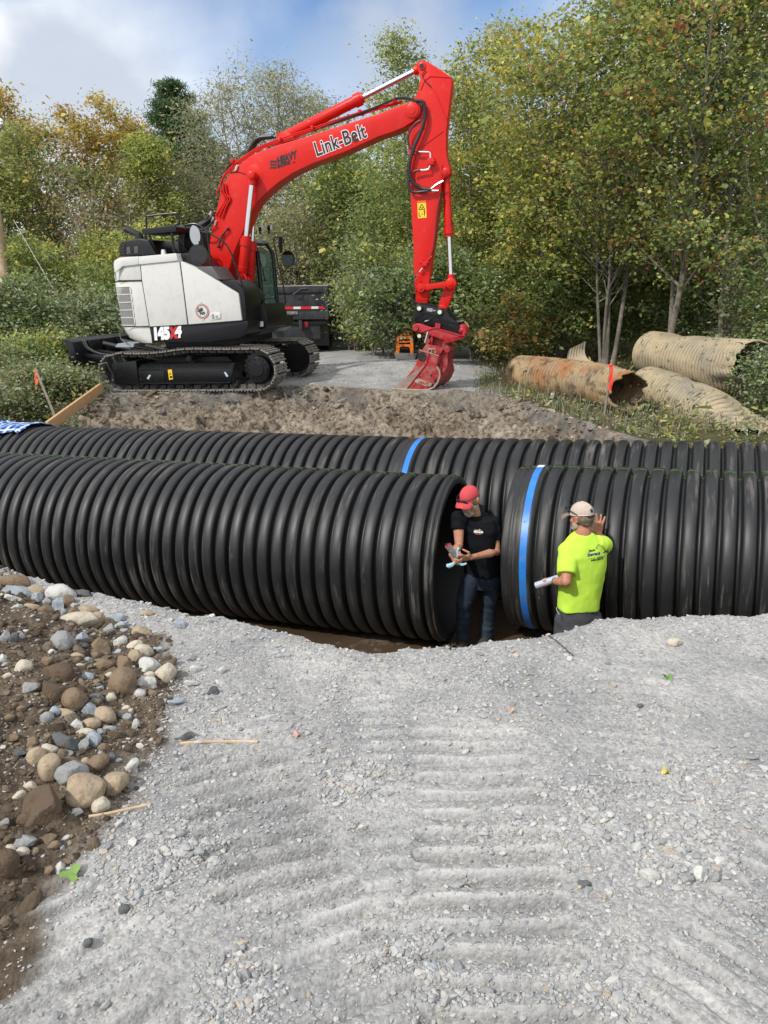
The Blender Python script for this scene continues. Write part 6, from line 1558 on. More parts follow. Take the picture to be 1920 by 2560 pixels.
    g.tube([q(-.01, .112, .066), q(.01, .112, .066)], .005, 6); g.build('sunglasses', DARKP, t, ang=60)
    # hair, beard, eyes
    h = MB(); h.ball(q(0, -.022, .010), (.0835, .098, .062), 20, 12, R3)
    for sx in (-1, 1): h.ball(q(sx*.074, .018, -.010), (.010, .014, .030), 8, 6, R3)
    link('hair', remesh(h, .008, 1, lambda V: .003*fbm(V[:, 0]*60, V[:, 1]*60, V[:, 2]*30, 2, 3), 'hair'), HAIR, t)
    bd = MB(); bd.ball(q(0, .056, -.096), (.052, .050, .044), 14, 10, R3); bd.ball(q(0, .088, -.050), (.036, .018, .013), 12, 8, R3)
    for sx in (-1, 1): bd.ball(q(sx*.052, .022, -.058), (.020, .036, .036), 12, 8, R3); bd.ball(q(sx*.030, .083, -.066), (.012, .014, .022), 8, 6, R3)
    link('beard', remesh(bd, .006, 1, lambda V: .004*fbm(V[:, 0]*80, V[:, 1]*80, V[:, 2]*40, 2, 4), 'beard'), BEARD, t)
    for sx in (-1, 1):
        e = MB(); e.ball(q(sx*.030, .074, .008), (.013, .010, .006), 10, 8, R3); e.build('eye', EYEW, t, ang=80)
        e = MB(); e.tube([q(sx*.014, .092, .027), q(sx*.032, .092, .032), q(sx*.05, .078, .026)], [.004, .006, .003], 6); e.build('eyebrow', BEARD, t)
    # chest print
    bv = BVHTree.FromPolygons([v.co for v in me.vertices], [tuple(q_.vertices) for q_ in me.polygons])
    def stamp(x, y, size, slope=0.0):
        """writing laid on the cloth, lower left corner at crop pixel x,y"""
        o = p(x, y, -.5); dirv = o-CAM; sc = 1.0
        def T_(u, v, w):
            pt = o+RT*(u+v*0.0)+UP*(v+u*slope); d = vnorm(pt-CAM); h_ = bv.ray_cast(Vector(CAM), Vector(d))[0]
            h_ = np.array(h_) if h_ is not None else pt
            return h_-d*(.003+w)
        return T_
    WT = mat('white_print', (.75, .72, .68), .7); OT = mat('orange_print', (.55, .16, .05), .7)
    text_part('shirt_lettering', 'Jason', .022, stamp(436, 497, .02, -.05), WT, so_, bold=.0006, depth=0)
    text_part('shirt_lettering', 'Stevens', .026, stamp(428, 509, .02, -.05), WT, so_, bold=.0012, depth=0)
    text_part('shirt_lettering', '646-6070', .014, stamp(440, 521, .02, -.05), OT, so_, bold=.0004, depth=0)
    d = MB(); T_ = stamp(468, 500, 1, 0)
    d.tube([T_(-.012, .010, 0), T_(.004, .020, 0), T_(.016, .008, 0), T_(.026, -.002, 0)], .0018, 4); d.tube([T_(.012, -.006, .0), T_(.036, -.008, .0)], .004, 5); d.tube([T_(.020, 0, .0), T_(.032, 0, .0)], .004, 5); d.build('shirt_emblem', WT, so_)
    # what he holds
    a, b_ = p(236, 603, -.46), p(300, 690, -.40); v = b_-a
    tb = thing('caulk_tube', 'grey sealant tube with red open end in the hands of the red-capped man', 'tube', a); d = MB(); d.lathe(a, v, [(0, .026), (0, .029), (np.linalg.norm(v), .029), (np.linalg.norm(v), 0)], 20); d.build('sleeve', mat('grey_tube', (.35, .35, .36), .4, noise=(25, (.6, .6, .6), .55, .6)), tb)
    d = MB(); d.lathe(a, v, [(.03, 0), (.012, .024), (-.001, .0265), (-.002, .0275), (0, .0275)], 20); d.build('red_end', mat('red_sealant', (.28, .01, .02), .4), tb); d = MB(); d.tube([a, a-vnorm(v)*.04+np.array([-.02, 0, 0])], .002, 5); d.build('nozzle_wire', BLKM, tb)
    rg = MB(); 
    for (x, y, r0_) in ((240, 755, .022), (262, 748, .024), (285, 735, .02), (306, 652, .010), (312, 628, .006), (250, 765, .016), (340, 745, .008), (372, 738, .006)):
        rg.ball(p(x, y, -.42), (r0_, r0_*.7, r0_*.9), 8, 6)
    for s_ in ([(240, 755), (270, 745), (292, 725), (300, 690)], [(300, 690), (306, 660), (314, 620)], [(300, 720), (340, 745), (375, 738)]): rg.tube([p(x, y, -.42) for x, y in s_], [.016, .014, .010, .008][:len(s_)], 8)
    me = remesh(rg, .006, 1, lambda V: .006*fbm(V[:, 0]*50, V[:, 1]*50, V[:, 2]*50, 2, 4), 'rag'); o = link('rag', me, mat('light_blue_rag', (.36, .58, .66), .8)); tag(o, 'crumpled light blue rag hanging from the hands of the red-capped man', 'rag')
red_man()

def lime_man():
    Y0 = 6.25
    p = lambda x, y, dy=0.0: atY(*c4(x, y), Y0+dy)
    t = thing('person', 'man in lime t-shirt and tan cap seen from behind, one hand raised to the pipe', 'person', (*p(1215, 1200)[:2], -1.9))
    f_t = vnorm(np.array([-.22, .97, 0])); r_t = vnorm(np.cross(f_t, (0, 0, 1)))     # r_t: his right = image right
    nk = p(1238, 500); shM = p(1248, 585); wa = p(1222, 900); hp = p(1205, 1075, .0); hp2 = p(1195, 1160, 0)
    shL, shR = p(1128, 648, -.03), p(1366, 600, .02)
    elL, wrL = p(1112, 872, -.20), p(1018, 868, -.04); elR, wrR = p(1420, 590, .13), p(1347, 525, .25)
    body = MB(); hc = p(1222, 398, .03); hf = np.array([-.62, .76, -.16]); hu = np.array([.03, .02, 1])
    q, R = head_shapes(body, hc, hf, hu, 1.04)
    cap(body, [hc+np.array([.02, -.01, -.06]), nk, nk+(0, 0, -.06)], [.062, .066, .08])
    for sh, el, wr_ in ((shL, elL, wrL), (shR, elR, wrR)): cap(body, [sh, sh*.5+el*.5, el, el*.7+wr_*.3, wr_], [.062, .056, .043, .045, .029])
    ell_loft(body, [(shM, r_t, f_t, .16, .09), (wa, r_t, f_t, .16, .11), (hp2, r_t, f_t, .16, .11)])
    hand(body, wrR, np.array([.015, .03, 1]), np.array([-.10, 1, 0]), (-1, 0, 0), curl=(.12, .10, .12, .14), spread=.6, s=1.12, thumb=.2)
    hand(body, wrL, p(975, 860, .02)-wrL, np.array([.0, .5, .8])*-1, (0, -1, .2), curl=(.9, .95, 1.0, 1.0), s=1.0, thumb=.7)
    hpL, hpR = p(1118, 1150, 0), p(1292, 1150, 0); legs = []
    for h, sx in ((hpL, -1), (hpR, 1)):
        k = h+np.array([sx*.01, .04, -.43]); a = np.array([k[0]+sx*.01, k[1]-.06, FLOOR+.10]); legs.append((h, k, a)); cap(body, [h, k, a], [.09, .056, .042]); cap(body, [a+(0, -.04, -.05), a+(0, .15, -.06)], [.042, .036])
    link('body', remesh(body, .0062, 2, name='body'), SKIN2, t)
    b = MB()
    for h, k, a in legs: cap(b, [a+(0, 0, .06), a+(0, 0, -.03)], [.054, .056]); cap(b, [a+(0, -.05, -.05), a+(0, .18, -.055)], [.05, .045])
    link('boots', remesh(b, .01, 2, name='boots'), BOOT, t)
    s = MB()
    ell_loft(s, [(nk+(0, 0, -.005), r_t, f_t, .082, .072), (p(1243, 540), r_t, f_t, .135, .090), (p(1247, 590), r_t, f_t, .185, .115), (p(1246, 660), r_t, f_t, .205, .138), (p(1238, 780), r_t, f_t, .196, .145), (p(1222, 920), r_t, f_t, .186, .142), (p(1210, 1062), r_t, f_t, .188, .142)], 28, .88)
    s.tube([p(1170, 610), shL, shL*.5+elL*.5, shL*.25+elL*.75], [.085, .090, .086, .080], 18); s.ball(shL, .086, 14, 10)
    s.tube([p(1330, 590), shR, shR*.5+elR*.5], [.085, .086, .080], 18); s.ball(shR, .082, 14, 10)
    def wr(V):
        low = sstep(-.55, -1.0, V[:, 2]); a = V[:, 0]*26+V[:, 1]*9+V[:, 2]*7
        return .014*fbm(V[:, 0]*6, V[:, 1]*6, V[:, 2]*5, 3, 25)+.0140*low*np.sin(a+4*fbm(V[:, 0]*3, V[:, 1]*3, V[:, 2]*3, 2, 26))*np.clip(fbm(V[:, 0]*3, V[:, 1]*3, V[:, 2]*3, 2, 28)+.45, 0, 1)+.007*np.sin((V@vnorm(np.array([-.6, 0, .8])))*50+3*fbm(V[:, 0]*5, V[:, 1]*5, V[:, 2]*5, 2, 29))*(1-low)*np.clip(fbm(V[:, 0]*4, V[:, 1]*4, V[:, 2]*4, 2, 31)+.1, 0, 1)
    me = remesh(s, .009, 4, wr, 'shirt'); so_ = link('tshirt', me, LIME, t)
    j = MB(); ell_loft(j, [(p(1210, 1030), r_t, f_t, .172, .125), (p(1200, 1120), r_t, f_t, .182, .135), (p(1195, 1200), r_t, f_t, .175, .13)], 24, .9)
    for h, k, a in legs: j.tube([h, h*.5+k*.5, k+(0, 0, -.02)], [.108, .102, .098], 18); j.ball(h, .105)
    link('shorts', remesh(j, .009, 3, lambda V: .007*fbm(V[:, 0]*8, V[:, 1]*8, V[:, 2]*9, 3, 35), 'shorts'), SHORT, t)
    pk = MB(); pk.tube(spline([p(1040, 1062, -.10), p(1046, 1090, -.12), p(1062, 1115, -.14)], 4), .004, 6); pk.build('pocket_edge', mat('grey_piping', (.3, .3, .32), .7), t)
    # cap: tan mesh dome, white piping, brown brim and a dark rear opening
    c = MB(); c_ = q(0, -.012, .040); rings = []
    for a in np.linspace(.02, 1.0, 10):
        th = a*pi/2*1.05; rings.append([c_+R@np.array([.088*sin(th)*cos(k/28*2*pi), .108*sin(th)*sin(k/28*2*pi), .104*cos(th)-.004]) for k in range(28)])
    c.loft(rings, True); cm = c.build('cap', CAPT, t, ang=60)
    br = MB(); VV = []; Fc = []
    for dz in (0, -.005):
        for k in range(13):
            a = -1.15+2.3*k/12; i_ = np.array([.082*sin(a), .012+.094*cos(a), .038+dz]); o_ = np.array([.088*sin(a), .09+.092*cos(a), .020-.030*abs(sin(a))+dz]); VV += [q(*i_), q(*((i_+o_)/2+[0, 0, .005])), q(*o_)]
    for k in range(12):
        for e in (0, 1): a = k*3+e; Fc += [(a, a+1, a+4, a+3), (39+a, 39+a+3, 39+a+4, 39+a+1)]
        a = k*3+2; Fc.append((a, a+3, 39+a+3, 39+a))
    br.add(VV, Fc); br.build('cap_brim', CAPB, cm, ang=50)
    op = MB(); op.ball(q(0, -.088, .048), (.040, .028, .042), 16, 10, R); op.build('cap_opening', mat('dark_hair_gap', (.02, .013, .01), .9), cm)
    sp = MB(); sp.tube(spline([q(.040, -.098, .018), q(0, -.122, .022), q(-.040, -.098, .018)], 5), .009, 8); sp.build('cap_strap', mat('black_strap', (.012, .012, .012), .6), cm)
    pp = MB(); pts = [c_+R@np.array([0, -.109*sin(a), .105*cos(a)-.003]) for a in np.linspace(0, 1.05, 8)]; pp.tube(pts, .0018, 5)
    pts = [c_+R@np.array([.042*cos(a), -.090-.012*abs(sin(a)), .012+.046*sin(a)]) for a in np.linspace(0, pi, 12)]; pp.tube(pts, .0018, 5)
    pts = [c_+R@np.array([.089*cos(a), .109*sin(a), -.008]) for a in np.linspace(-.9, -pi+.9, 3)] 
    pts = [c_+R@np.array([.0885*cos(a), .1085*sin(a), -.008]) for a in np.linspace(pi*.5, pi*1.36, 16)]; pp.tube(pts, .0022, 5); pp.build('cap_piping', mat('cream_piping', (.72, .68, .6), .7), cm)
    g = MB()
    for sx in (-1, 1): g.tube(spline([q(sx*.060, .098, .085), q(sx*.094, .04, .075), q(sx*.096, -.035, .040)], 4), .0045, 6)
    g.tube(spline([q(-.062, .100, .085), q(0, .125, .090), q(.062, .100, .085)], 4), .008, 6); g.build('sunglasses', DARKP, t, ang=60)
    h = MB(); h.ball(q(0, -.026, -.005), (.082, .092, .062), 20, 12, R); h.ball(q(0, -.055, -.040), (.062, .050, .034), 14, 8, R)
    link('hair', remesh(h, .007, 1, lambda V: .004*fbm(V[:, 0]*70, V[:, 1]*70, V[:, 2]*25, 2, 3), 'hair'), HAIR, t)
    bd = MB(); bd.ball(q(0, .056, -.086), (.046, .040, .026), 14, 10, R)
    for sx in (-1, 1): bd.ball(q(sx*.056, .018, -.058), (.014, .034, .032), 12, 8, R)
    link('beard', remesh(bd, .006, 1, None, 'beard'), BEARD, t)
    w = MB(); u = vnorm(wrL-elL); w.lathe(elL*.16+wrL*.84, u, [(-.012, .033), (.0, .036), (.012, .033)], 18); w.build('wristwatch', mat('watch_metal', (.35, .34, .28), .3, metal=.8), t)
    bv = BVHTree.FromPolygons([v.co for v in me.vertices], [tuple(q_.vertices) for q_ in me.polygons])
    def stamp(x, y, slope):
        o = p(x, y, -.16)
        def T_(u, v, w):
            pt = o+RT*u+UP*(v+u*slope); d = vnorm(pt-CAM); h_ = bv.ray_cast(Vector(CAM), Vector(d))[0]
            h_ = np.array(h_) if h_ is not None else pt
            return h_-d*(.003+w)
        return T_
    NK = mat('navy_print', (.012, .02, .045), .7); WP = mat('white_backing_print', (.62, .8, .55), .7)
    # crop pixels: back print spans (1265,600)-(1420,725)
    text_part('back_lettering', 'Stevens', .038, stamp(1270, 686, .19), WP, so_, bold=.0030, depth=0)
    text_part('back_lettering', 'Jason', .029, stamp(1281, 651, .19), NK, so_, bold=.0008, depth=.0005, xs=.85)
    text_part('back_lettering', 'Stevens', .038, stamp(1270, 686, .19), NK, so_, bold=.0015, depth=.0012, xs=.92)
    text_part('back_lettering', '646-6070', .027, stamp(1296, 722, .19), NK, so_, bold=.0006, depth=.0005)
    d = MB(); T_ = stamp(1275, 703, .19); d.tube([T_(x, 0, 0) for x in np.linspace(0, .062, 9)], .0011, 4); d.tube([T_(x, 0, 0) for x in np.linspace(.074, .145, 9)], .0016, 4); d.build('back_lettering', mat('dark_print', (.03, .08, .02), .7), so_)
    d = MB(); T_ = stamp(1330, 640, 0); k_ = 1/849.
    P_ = lambda pts: [T_((x-1330)*k_, -(y-640)*k_, .0005) for x, y in pts]
    d.tube(P_([(1333, 622), (1345, 603), (1352, 597), (1372, 603), (1388, 618), (1402, 640)]), .0014, 4); d.tube(P_([(1348, 606), (1368, 611), (1384, 625), (1396, 642)]), .0009, 4); d.tube(P_([(1333, 622), (1340, 626), (1350, 622)]), .0014, 4)
    d.tube(P_([(1385, 657), (1400, 648), (1420, 645)]), .0042, 5); d.tube(P_([(1398, 640), (1405, 650), (1418, 655)]), .0035, 5); d.tube(P_([(1402, 642), (1415, 630), (1420, 642)]), .0010, 4); d.build('back_emblem', NK, so_)
    a, b_ = p(885, 902, .0), p(1008, 860, -.03); v = b_-a
    tb = thing('document_tube', 'white rolled tube held low by the man in the lime shirt', 'tube', a); d = MB(); d.lathe(a, v, [(0, .0), (0, .026), (.004, .030), (np.linalg.norm(v)+.06, .030), (np.linalg.norm(v)+.06, 0)], 22); d.build('roll', mat('pale_tube', (.42, .43, .52), .45), tb)
    d = MB(); d.lathe(a-vnorm(v)*.002, v, [(0, 0), (0, .022), (.003, .022)], 20); d.build('end_cap', mat('white_cap', (.7, .7, .72), .4), tb)
lime_man()
# ================================================================== OLD CULVERTS, TRUCK, SITE BITS
def cc5(x, y): return (1200+x/2.3042, 780+y/2.3042)
RUST = mat('rusty_galvanised_steel', (.40, .29, .16), .75, spec=.2, noise=[(2.3, (.27, .22, .15), .4, .65), (1.6, (.36, .15, .055), .49, .66), (5, (.095, .065, .045), .50, .66), (30, (.20, .15, .10), .55, .8)], bump=(60, .4, .004))
GALV = mat('weathered_galvanised_steel', (.44, .36, .23), .7, spec=.25, noise=[(1.8, (.29, .26, .20), .42, .68), (7, (.13, .10, .07), .58, .66), (26, (.30, .25, .17), .5, .8)], bump=(60, .4, .004))
GALV2 = mat('stained_galvanised_steel', (.42, .345, .22), .7, spec=.25, noise=[(2.2, (.25, .23, .18), .42, .68), (6, (.14, .115, .085), .55, .66), (22, (.27, .24, .18), .5, .8)], bump=(60, .4, .004))
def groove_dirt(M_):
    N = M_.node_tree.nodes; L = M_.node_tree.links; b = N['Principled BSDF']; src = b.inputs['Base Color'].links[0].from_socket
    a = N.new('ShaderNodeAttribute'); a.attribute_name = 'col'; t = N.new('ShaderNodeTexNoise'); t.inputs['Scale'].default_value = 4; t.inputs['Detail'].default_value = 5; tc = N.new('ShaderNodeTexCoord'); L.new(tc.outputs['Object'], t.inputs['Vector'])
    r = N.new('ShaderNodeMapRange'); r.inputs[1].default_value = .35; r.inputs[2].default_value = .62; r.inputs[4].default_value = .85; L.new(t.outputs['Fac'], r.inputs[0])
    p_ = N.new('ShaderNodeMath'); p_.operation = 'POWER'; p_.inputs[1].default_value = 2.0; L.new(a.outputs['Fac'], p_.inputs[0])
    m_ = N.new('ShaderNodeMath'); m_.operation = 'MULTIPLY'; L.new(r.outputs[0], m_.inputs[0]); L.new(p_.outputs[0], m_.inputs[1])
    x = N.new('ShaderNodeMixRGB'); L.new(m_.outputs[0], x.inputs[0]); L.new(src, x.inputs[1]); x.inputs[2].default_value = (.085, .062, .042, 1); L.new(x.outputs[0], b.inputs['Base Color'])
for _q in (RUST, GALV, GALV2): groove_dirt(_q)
def culvert(name, label, path, rad, mt, deform=None, arc=(0, 2*pi), pitch=.085, amp=.019, parent=None, na=64):
    """path: control points; rad: list of (half width, half height) at the control points"""
    P = np.array(spline(path, 40)); L_ = np.concatenate([[0], np.cumsum(np.linalg.norm(np.diff(P, axis=0), axis=1))])
    n = int(L_[-1]/pitch*5); s = np.linspace(0, L_[-1], n); C_ = np.stack([np.interp(s, L_, P[:, i]) for i in range(3)], -1)
    rr = np.array(rad, float); k = np.linspace(0, 1, len(rr)); A_ = np.interp(s/s[-1], k, rr[:, 0]); B_ = np.interp(s/s[-1], k, rr[:, 1])
    full = abs(arc[1]-arc[0]-2*pi) < 1e-6; th = np.linspace(arc[0], arc[1], na+(0 if full else 1), endpoint=not full); m_ = len(th)
    T_ = np.gradient(C_, axis=0); T_ /= np.linalg.norm(T_, axis=1)[:, None]; U = np.array([0, 0, 1.])-T_*T_[:, 2:3]; U /= np.linalg.norm(U, axis=1)[:, None]; S_ = np.cross(T_, U)
    out = []
    for sgn in (0, 1):
        cor = amp*np.cos(2*pi*s/pitch)[:, None]-sgn*.006
        ra = A_[:, None]+cor; rb = B_[:, None]+cor
        X_ = ra*np.sin(th)[None]; Z_ = rb*np.cos(th)[None]
        if deform is not None: X_, Z_, so2 = deform(s[:, None]/s[-1], th[None], X_, Z_)
        else: so2 = 0
        out.append(C_[:, None]+S_[:, None]*X_[..., None]+U[:, None]*Z_[..., None]+T_[:, None]*(so2+0*X_)[..., None])
    V = np.concatenate([out[0].reshape(-1, 3), out[1].reshape(-1, 3)]); N_ = n*m_
    i = np.arange(N_).reshape(n, m_); jj = np.roll(i, -1, 1)
    if not full: a, b = i[:, :-1], i[:, 1:]
    else: a, b = i, jj
    Fo = np.stack([a[:-1], a[1:], b[1:], b[:-1]], -1).reshape(-1, 4); Fi = (Fo+N_)[:, ::-1]
    E = [np.stack([a[0], b[0], b[0]+N_, a[0]+N_], -1), np.stack([a[-1], a[-1]+N_, b[-1]+N_, b[-1]], -1)]
    if not full: E += [np.stack([i[:-1, 0], i[:-1, 0]+N_, i[1:, 0]+N_, i[1:, 0]], -1), np.stack([i[:-1, -1], i[1:, -1], i[1:, -1]+N_, i[:-1, -1]+N_], -1)]
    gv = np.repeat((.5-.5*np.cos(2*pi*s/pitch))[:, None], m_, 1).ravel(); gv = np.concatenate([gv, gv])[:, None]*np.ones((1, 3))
    me = mesh_np(name, V-P[0], np.concatenate([Fo, Fi]+E), gv, smooth=True)
    o = link(name, me, mt); o.location = P[0]; return tag(o, label, 'culvert', 'old corrugated metal culverts')
p5 = lambda x, y, Y: atY(*cc5(x, y), Y)
def df1(s, th, X, Z):
    w = sstep(.80, 1.0, s); Z = Z*(1-.07*w*np.cos(th*2)) - w*.12*np.exp(-((th-5.6)/.5)**2) - .035*np.exp(-((s-.35)/.06)**2-((th-.3)/.5)**2); return X, Z, w*(.10*np.sin(th*2.3+1)+.04*np.sin(th*9)+.03*np.sin(th*17))
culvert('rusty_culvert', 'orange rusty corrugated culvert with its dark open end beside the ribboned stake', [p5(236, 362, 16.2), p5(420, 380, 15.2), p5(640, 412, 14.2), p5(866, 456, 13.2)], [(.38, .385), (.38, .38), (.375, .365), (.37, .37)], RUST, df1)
def df2(s, th, X, Z):
    w = sstep(.72, 1.0, s); a = (th+pi) % (2*pi)-pi
    Z = Z+w*(.07*np.exp(-((np.abs(a)-2.0)/.5)**2)); low = (np.abs(a) > 1.9)*1.0
    X = X*(1-.25*w*low)-.12*w*low; Z = Z-.05*np.exp(-((s-.3)/.08)**2-((a+.2)/.5)**2); return X, Z-.08*w*low, w*(-.35*low*sstep(1.9, 2.9, np.abs(a))+.03*np.sin(th*11)+.02*np.sin(th*23))
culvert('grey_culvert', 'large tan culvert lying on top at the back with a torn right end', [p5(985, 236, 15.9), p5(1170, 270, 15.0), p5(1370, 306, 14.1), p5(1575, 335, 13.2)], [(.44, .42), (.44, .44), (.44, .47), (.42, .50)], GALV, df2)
def df3(s, th, X, Z):
    w = sstep(.66, 1.0, s); Z = Z-.05*np.exp(-((s-.4)/.07)**2-((((th+pi) % (2*pi))-pi+.4)/.5)**2); return X*(1+.25*w), Z*(1-.62*w)+.10*w*np.abs(np.sin(th)), w*(.25*np.cos(th)+.05*np.sin(th*7))
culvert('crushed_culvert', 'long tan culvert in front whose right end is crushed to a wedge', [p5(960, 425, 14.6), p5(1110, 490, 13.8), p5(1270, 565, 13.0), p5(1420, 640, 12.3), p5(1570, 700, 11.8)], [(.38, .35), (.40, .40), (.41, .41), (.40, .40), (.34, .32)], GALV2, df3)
def scrap():
    cs = [(512, 215, 15.6), (612, 168, 15.4), (705, 300, 14.7), (575, 306, 14.9)]; A_, B_, C2, D2 = [p5(*c) for c in cs]; nu, nv = 70, 26; V = []; G = []
    for sg in (0, .006):
        for j in range(nv):
            for i in range(nu):
                u, v = i/(nu-1), j/(nv-1); edge = .03*sin(i*.9)+.02*sin(i*2.3); v2 = v*(1+edge*(v > .9)); p_ = (A_*(1-u)+B_*u)*(1-v2)+(D2*(1-u)+C2*u)*v2
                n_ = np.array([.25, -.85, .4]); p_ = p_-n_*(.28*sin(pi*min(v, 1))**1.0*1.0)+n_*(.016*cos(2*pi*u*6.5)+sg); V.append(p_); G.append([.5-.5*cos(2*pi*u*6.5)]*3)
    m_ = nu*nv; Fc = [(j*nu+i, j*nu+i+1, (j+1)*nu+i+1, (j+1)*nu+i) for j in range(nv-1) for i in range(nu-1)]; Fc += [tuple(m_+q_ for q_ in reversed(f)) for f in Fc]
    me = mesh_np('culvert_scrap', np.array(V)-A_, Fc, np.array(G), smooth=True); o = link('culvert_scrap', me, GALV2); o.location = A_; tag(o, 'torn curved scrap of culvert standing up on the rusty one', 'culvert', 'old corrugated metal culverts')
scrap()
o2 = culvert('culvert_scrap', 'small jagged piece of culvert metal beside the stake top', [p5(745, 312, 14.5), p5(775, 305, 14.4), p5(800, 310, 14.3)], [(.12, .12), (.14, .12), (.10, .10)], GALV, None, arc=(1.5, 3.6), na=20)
tear = MB(); a = p5(1370, 308, 14.05); tear.loft([[a+(-.07, 0, .10), a+(.09, 0, .04), a+(.02, 0, -.10), a+(-.07, 0, -.09)], [a+(-.07, .02, .10), a+(.09, .02, .04), a+(.02, .02, -.10), a+(-.07, .02, -.09)]])

WOOD = mat('raw_lumber', (.52, .33, .17), .75, spec=.2, noise=[(9, (.42, .25, .12), .4, .7)], bump=(40, .3, .003)); WOODG = mat('weathered_wood', (.22, .185, .14), .85, noise=(12, (.13, .11, .085), .4, .7), bump=(40, .4, .003))
RIB = mat('orange_ribbon', (.85, .13, .03), .45); RIBR = mat('red_orange_ribbon', (.80, .06, .025), .4)
def bar(a, b, w, h, name, m_, parent=None, label=None, cat=None, up=(0, 0, 1)):
    a, b = np.array(a, float), np.array(b, float); v = vnorm(b-a); u = np.array(up, float); u = vnorm(u-v*(u@v)); s = np.cross(v, u); d = MB()
    d.loft([[p+s*w/2*i+u*h/2*j for i, j in ((-1, -1), (1, -1), (1, 1), (-1, 1))] for p in (a, b)])
    o = d.build(name, m_, parent, bev=min(w, h)*.08, origin=None if parent else a)
    if label: tag(o, label, cat)
    return o
a = atY(255, 968, 14.35); b = atY(118, 1068, 12.0); b[2] = max(b[2], gz(b[0], b[1])+.02)
bar(a, b, .05, .17, 'timber_board', WOOD, None, 'new pale timber board slanting down the bank at the left', 'board')
def stake(label, a, b, rm, rib, lean=0):
    t = thing('survey_stake', label, 'stake', b); bar(a, b, .035, .035, 'post', WOODG, t); d = MB()
    u = [np.array(q) for q in rib]
    for k in range(3):
        off = np.array([.02*k-.02, -.03-.01*k, 0]); pts = spline([q+off*(.3+.7*i/len(u)) for i, q in enumerate(u)], 4)
        w = .022; L = len(pts); V = [p_+np.array([w*cos(i*.5+k), w*sin(i*.5+k)*.5, 0]) for i, p_ in enumerate(pts)]+[p_-np.array([w*cos(i*.5+k), w*sin(i*.5+k)*.5, 0]) for i, p_ in enumerate(pts)]
        d.add(V, [(i, i+1, L+i+1, L+i) for i in range(L-1)])
    c = u[0]; d.tube([c+(-.03, 0, -.02), c+(.0, -.03, .0), c+(.03, 0, .01), c+(0, .03, 0), c+(-.03, 0, -.01)], .012, 6)
    d.build('ribbon', rm, t, ang=60); return t
stake('weathered stake with orange ribbon leaning left of the dozer blade', atY(88, 922, 14.0), atY(142, 1052, 13.0), RIB, [atY(90, 928, 13.95), atY(91, 940, 13.93), atY(92, 950, 13.92), atY(94, 962, 13.9)])
stake('upright stake with long red-orange ribbon before the rusty culvert', atY(1530, 900, 12.35), atY(1511, 1038, 12.2), RIBR, [atY(1527, 912, 12.3), atY(1528, 930, 12.28), atY(1526, 950, 12.27), atY(1524, 975, 12.26)])
d = MB(); a = atY(1379, 992, 14.2); d.loft([[a+(-.03, 0, -.1), a+(.03, 0, -.1), a+(.03, .03, -.1), a+(-.03, .03, -.1)], [a+(-.01, 0, .06), a+(.05, 0, .09), a+(.05, .02, .09), a+(-.01, .02, .06)]]); tag(d.build('marker_tag', mat('white_plastic', (.72, .72, .7), .5), origin=a), 'small white tag stuck in the weeds before the rusty culvert', 'tag')

# ---- utility pole, guy wire, guardrail
def pole():
    b = atY(30, 800, 22); tp = atY(-100, -60, 22.0); b[2] = gz(b[0], b[1])
    t = thing('utility_pole', 'pale wooden utility pole leaning at the left edge', 'pole', b); d = MB(); d.tube([b, b*.5+tp*.5, tp], [.135, .12, .10], 14); d.build('shaft', mat('pole_wood', (.42, .30, .20), .8, noise=[(3, (.30, .21, .14), .45, .7), (30, (.50, .38, .27), .5, .8)], bump=(30, .3, .01)), t)
    a = atY(-28, 318, 22); e = atY(7, 318, 21.8); c = MB(); c.tube([a*2-e, e], .05, 6); ca = c.build('crossarm', WOODG, t); i_ = MB(); i_.lathe(e+(-.03, 0, .04), (0, 0, 1), [(0, .02), (.03, .06), (.08, .05), (.1, .07), (.15, .04), (.17, 0)], 14); i_.build('insulator', mat('white_porcelain', (.75, .76, .75), .2), ca)
pole()
d = MB(); a, b = atY(34, 550, 22), atY(120, 700, 21.0); d.tube([a, b, b+(b-a)*.35], .008, 5); tag(d.build('guy_wire', mat('steel_wire', (.35, .35, .35), .4, metal=.6), origin=a), 'thin steel guy wire slanting down through the bushes at left', 'wire')
def guardrail():
    Y = 21.0; t = thing('guardrail', 'galvanised guardrail with pale posts half hidden behind the dozer blade', 'guardrail', atY(300, 850, Y)); gm = mat('galvanised_rail', (.16, .17, .17), .6, metal=.2)
    a, b = atY(262, 795, Y), atY(330, 795, Y); d = MB(); prof = [(0, -.15), (.04, -.11), (.04, -.05), (-.02, 0), (.04, .05), (.04, .11), (0, .15), (-.01, .15), (.03, .1), (.03, .06), (-.03, 0), (.03, -.06), (.03, -.1), (-.01, -.15)]
    d.loft([[p_+np.array([0, -y, z]) for y, z in prof] for p_ in (a, b)]); d.build('rail', gm, t)
    for px in (268, 302):
        p_ = atY(px, 778, Y+.1); g0 = gz(p_[0], p_[1]); d = MB(); d.box((p_[0], p_[1], (p_[2]+g0)/2), (.15, .15, p_[2]-g0+.1)); d.build('post', mat('pale_post', (.26, .29, .28), .7), t)
guardrail()

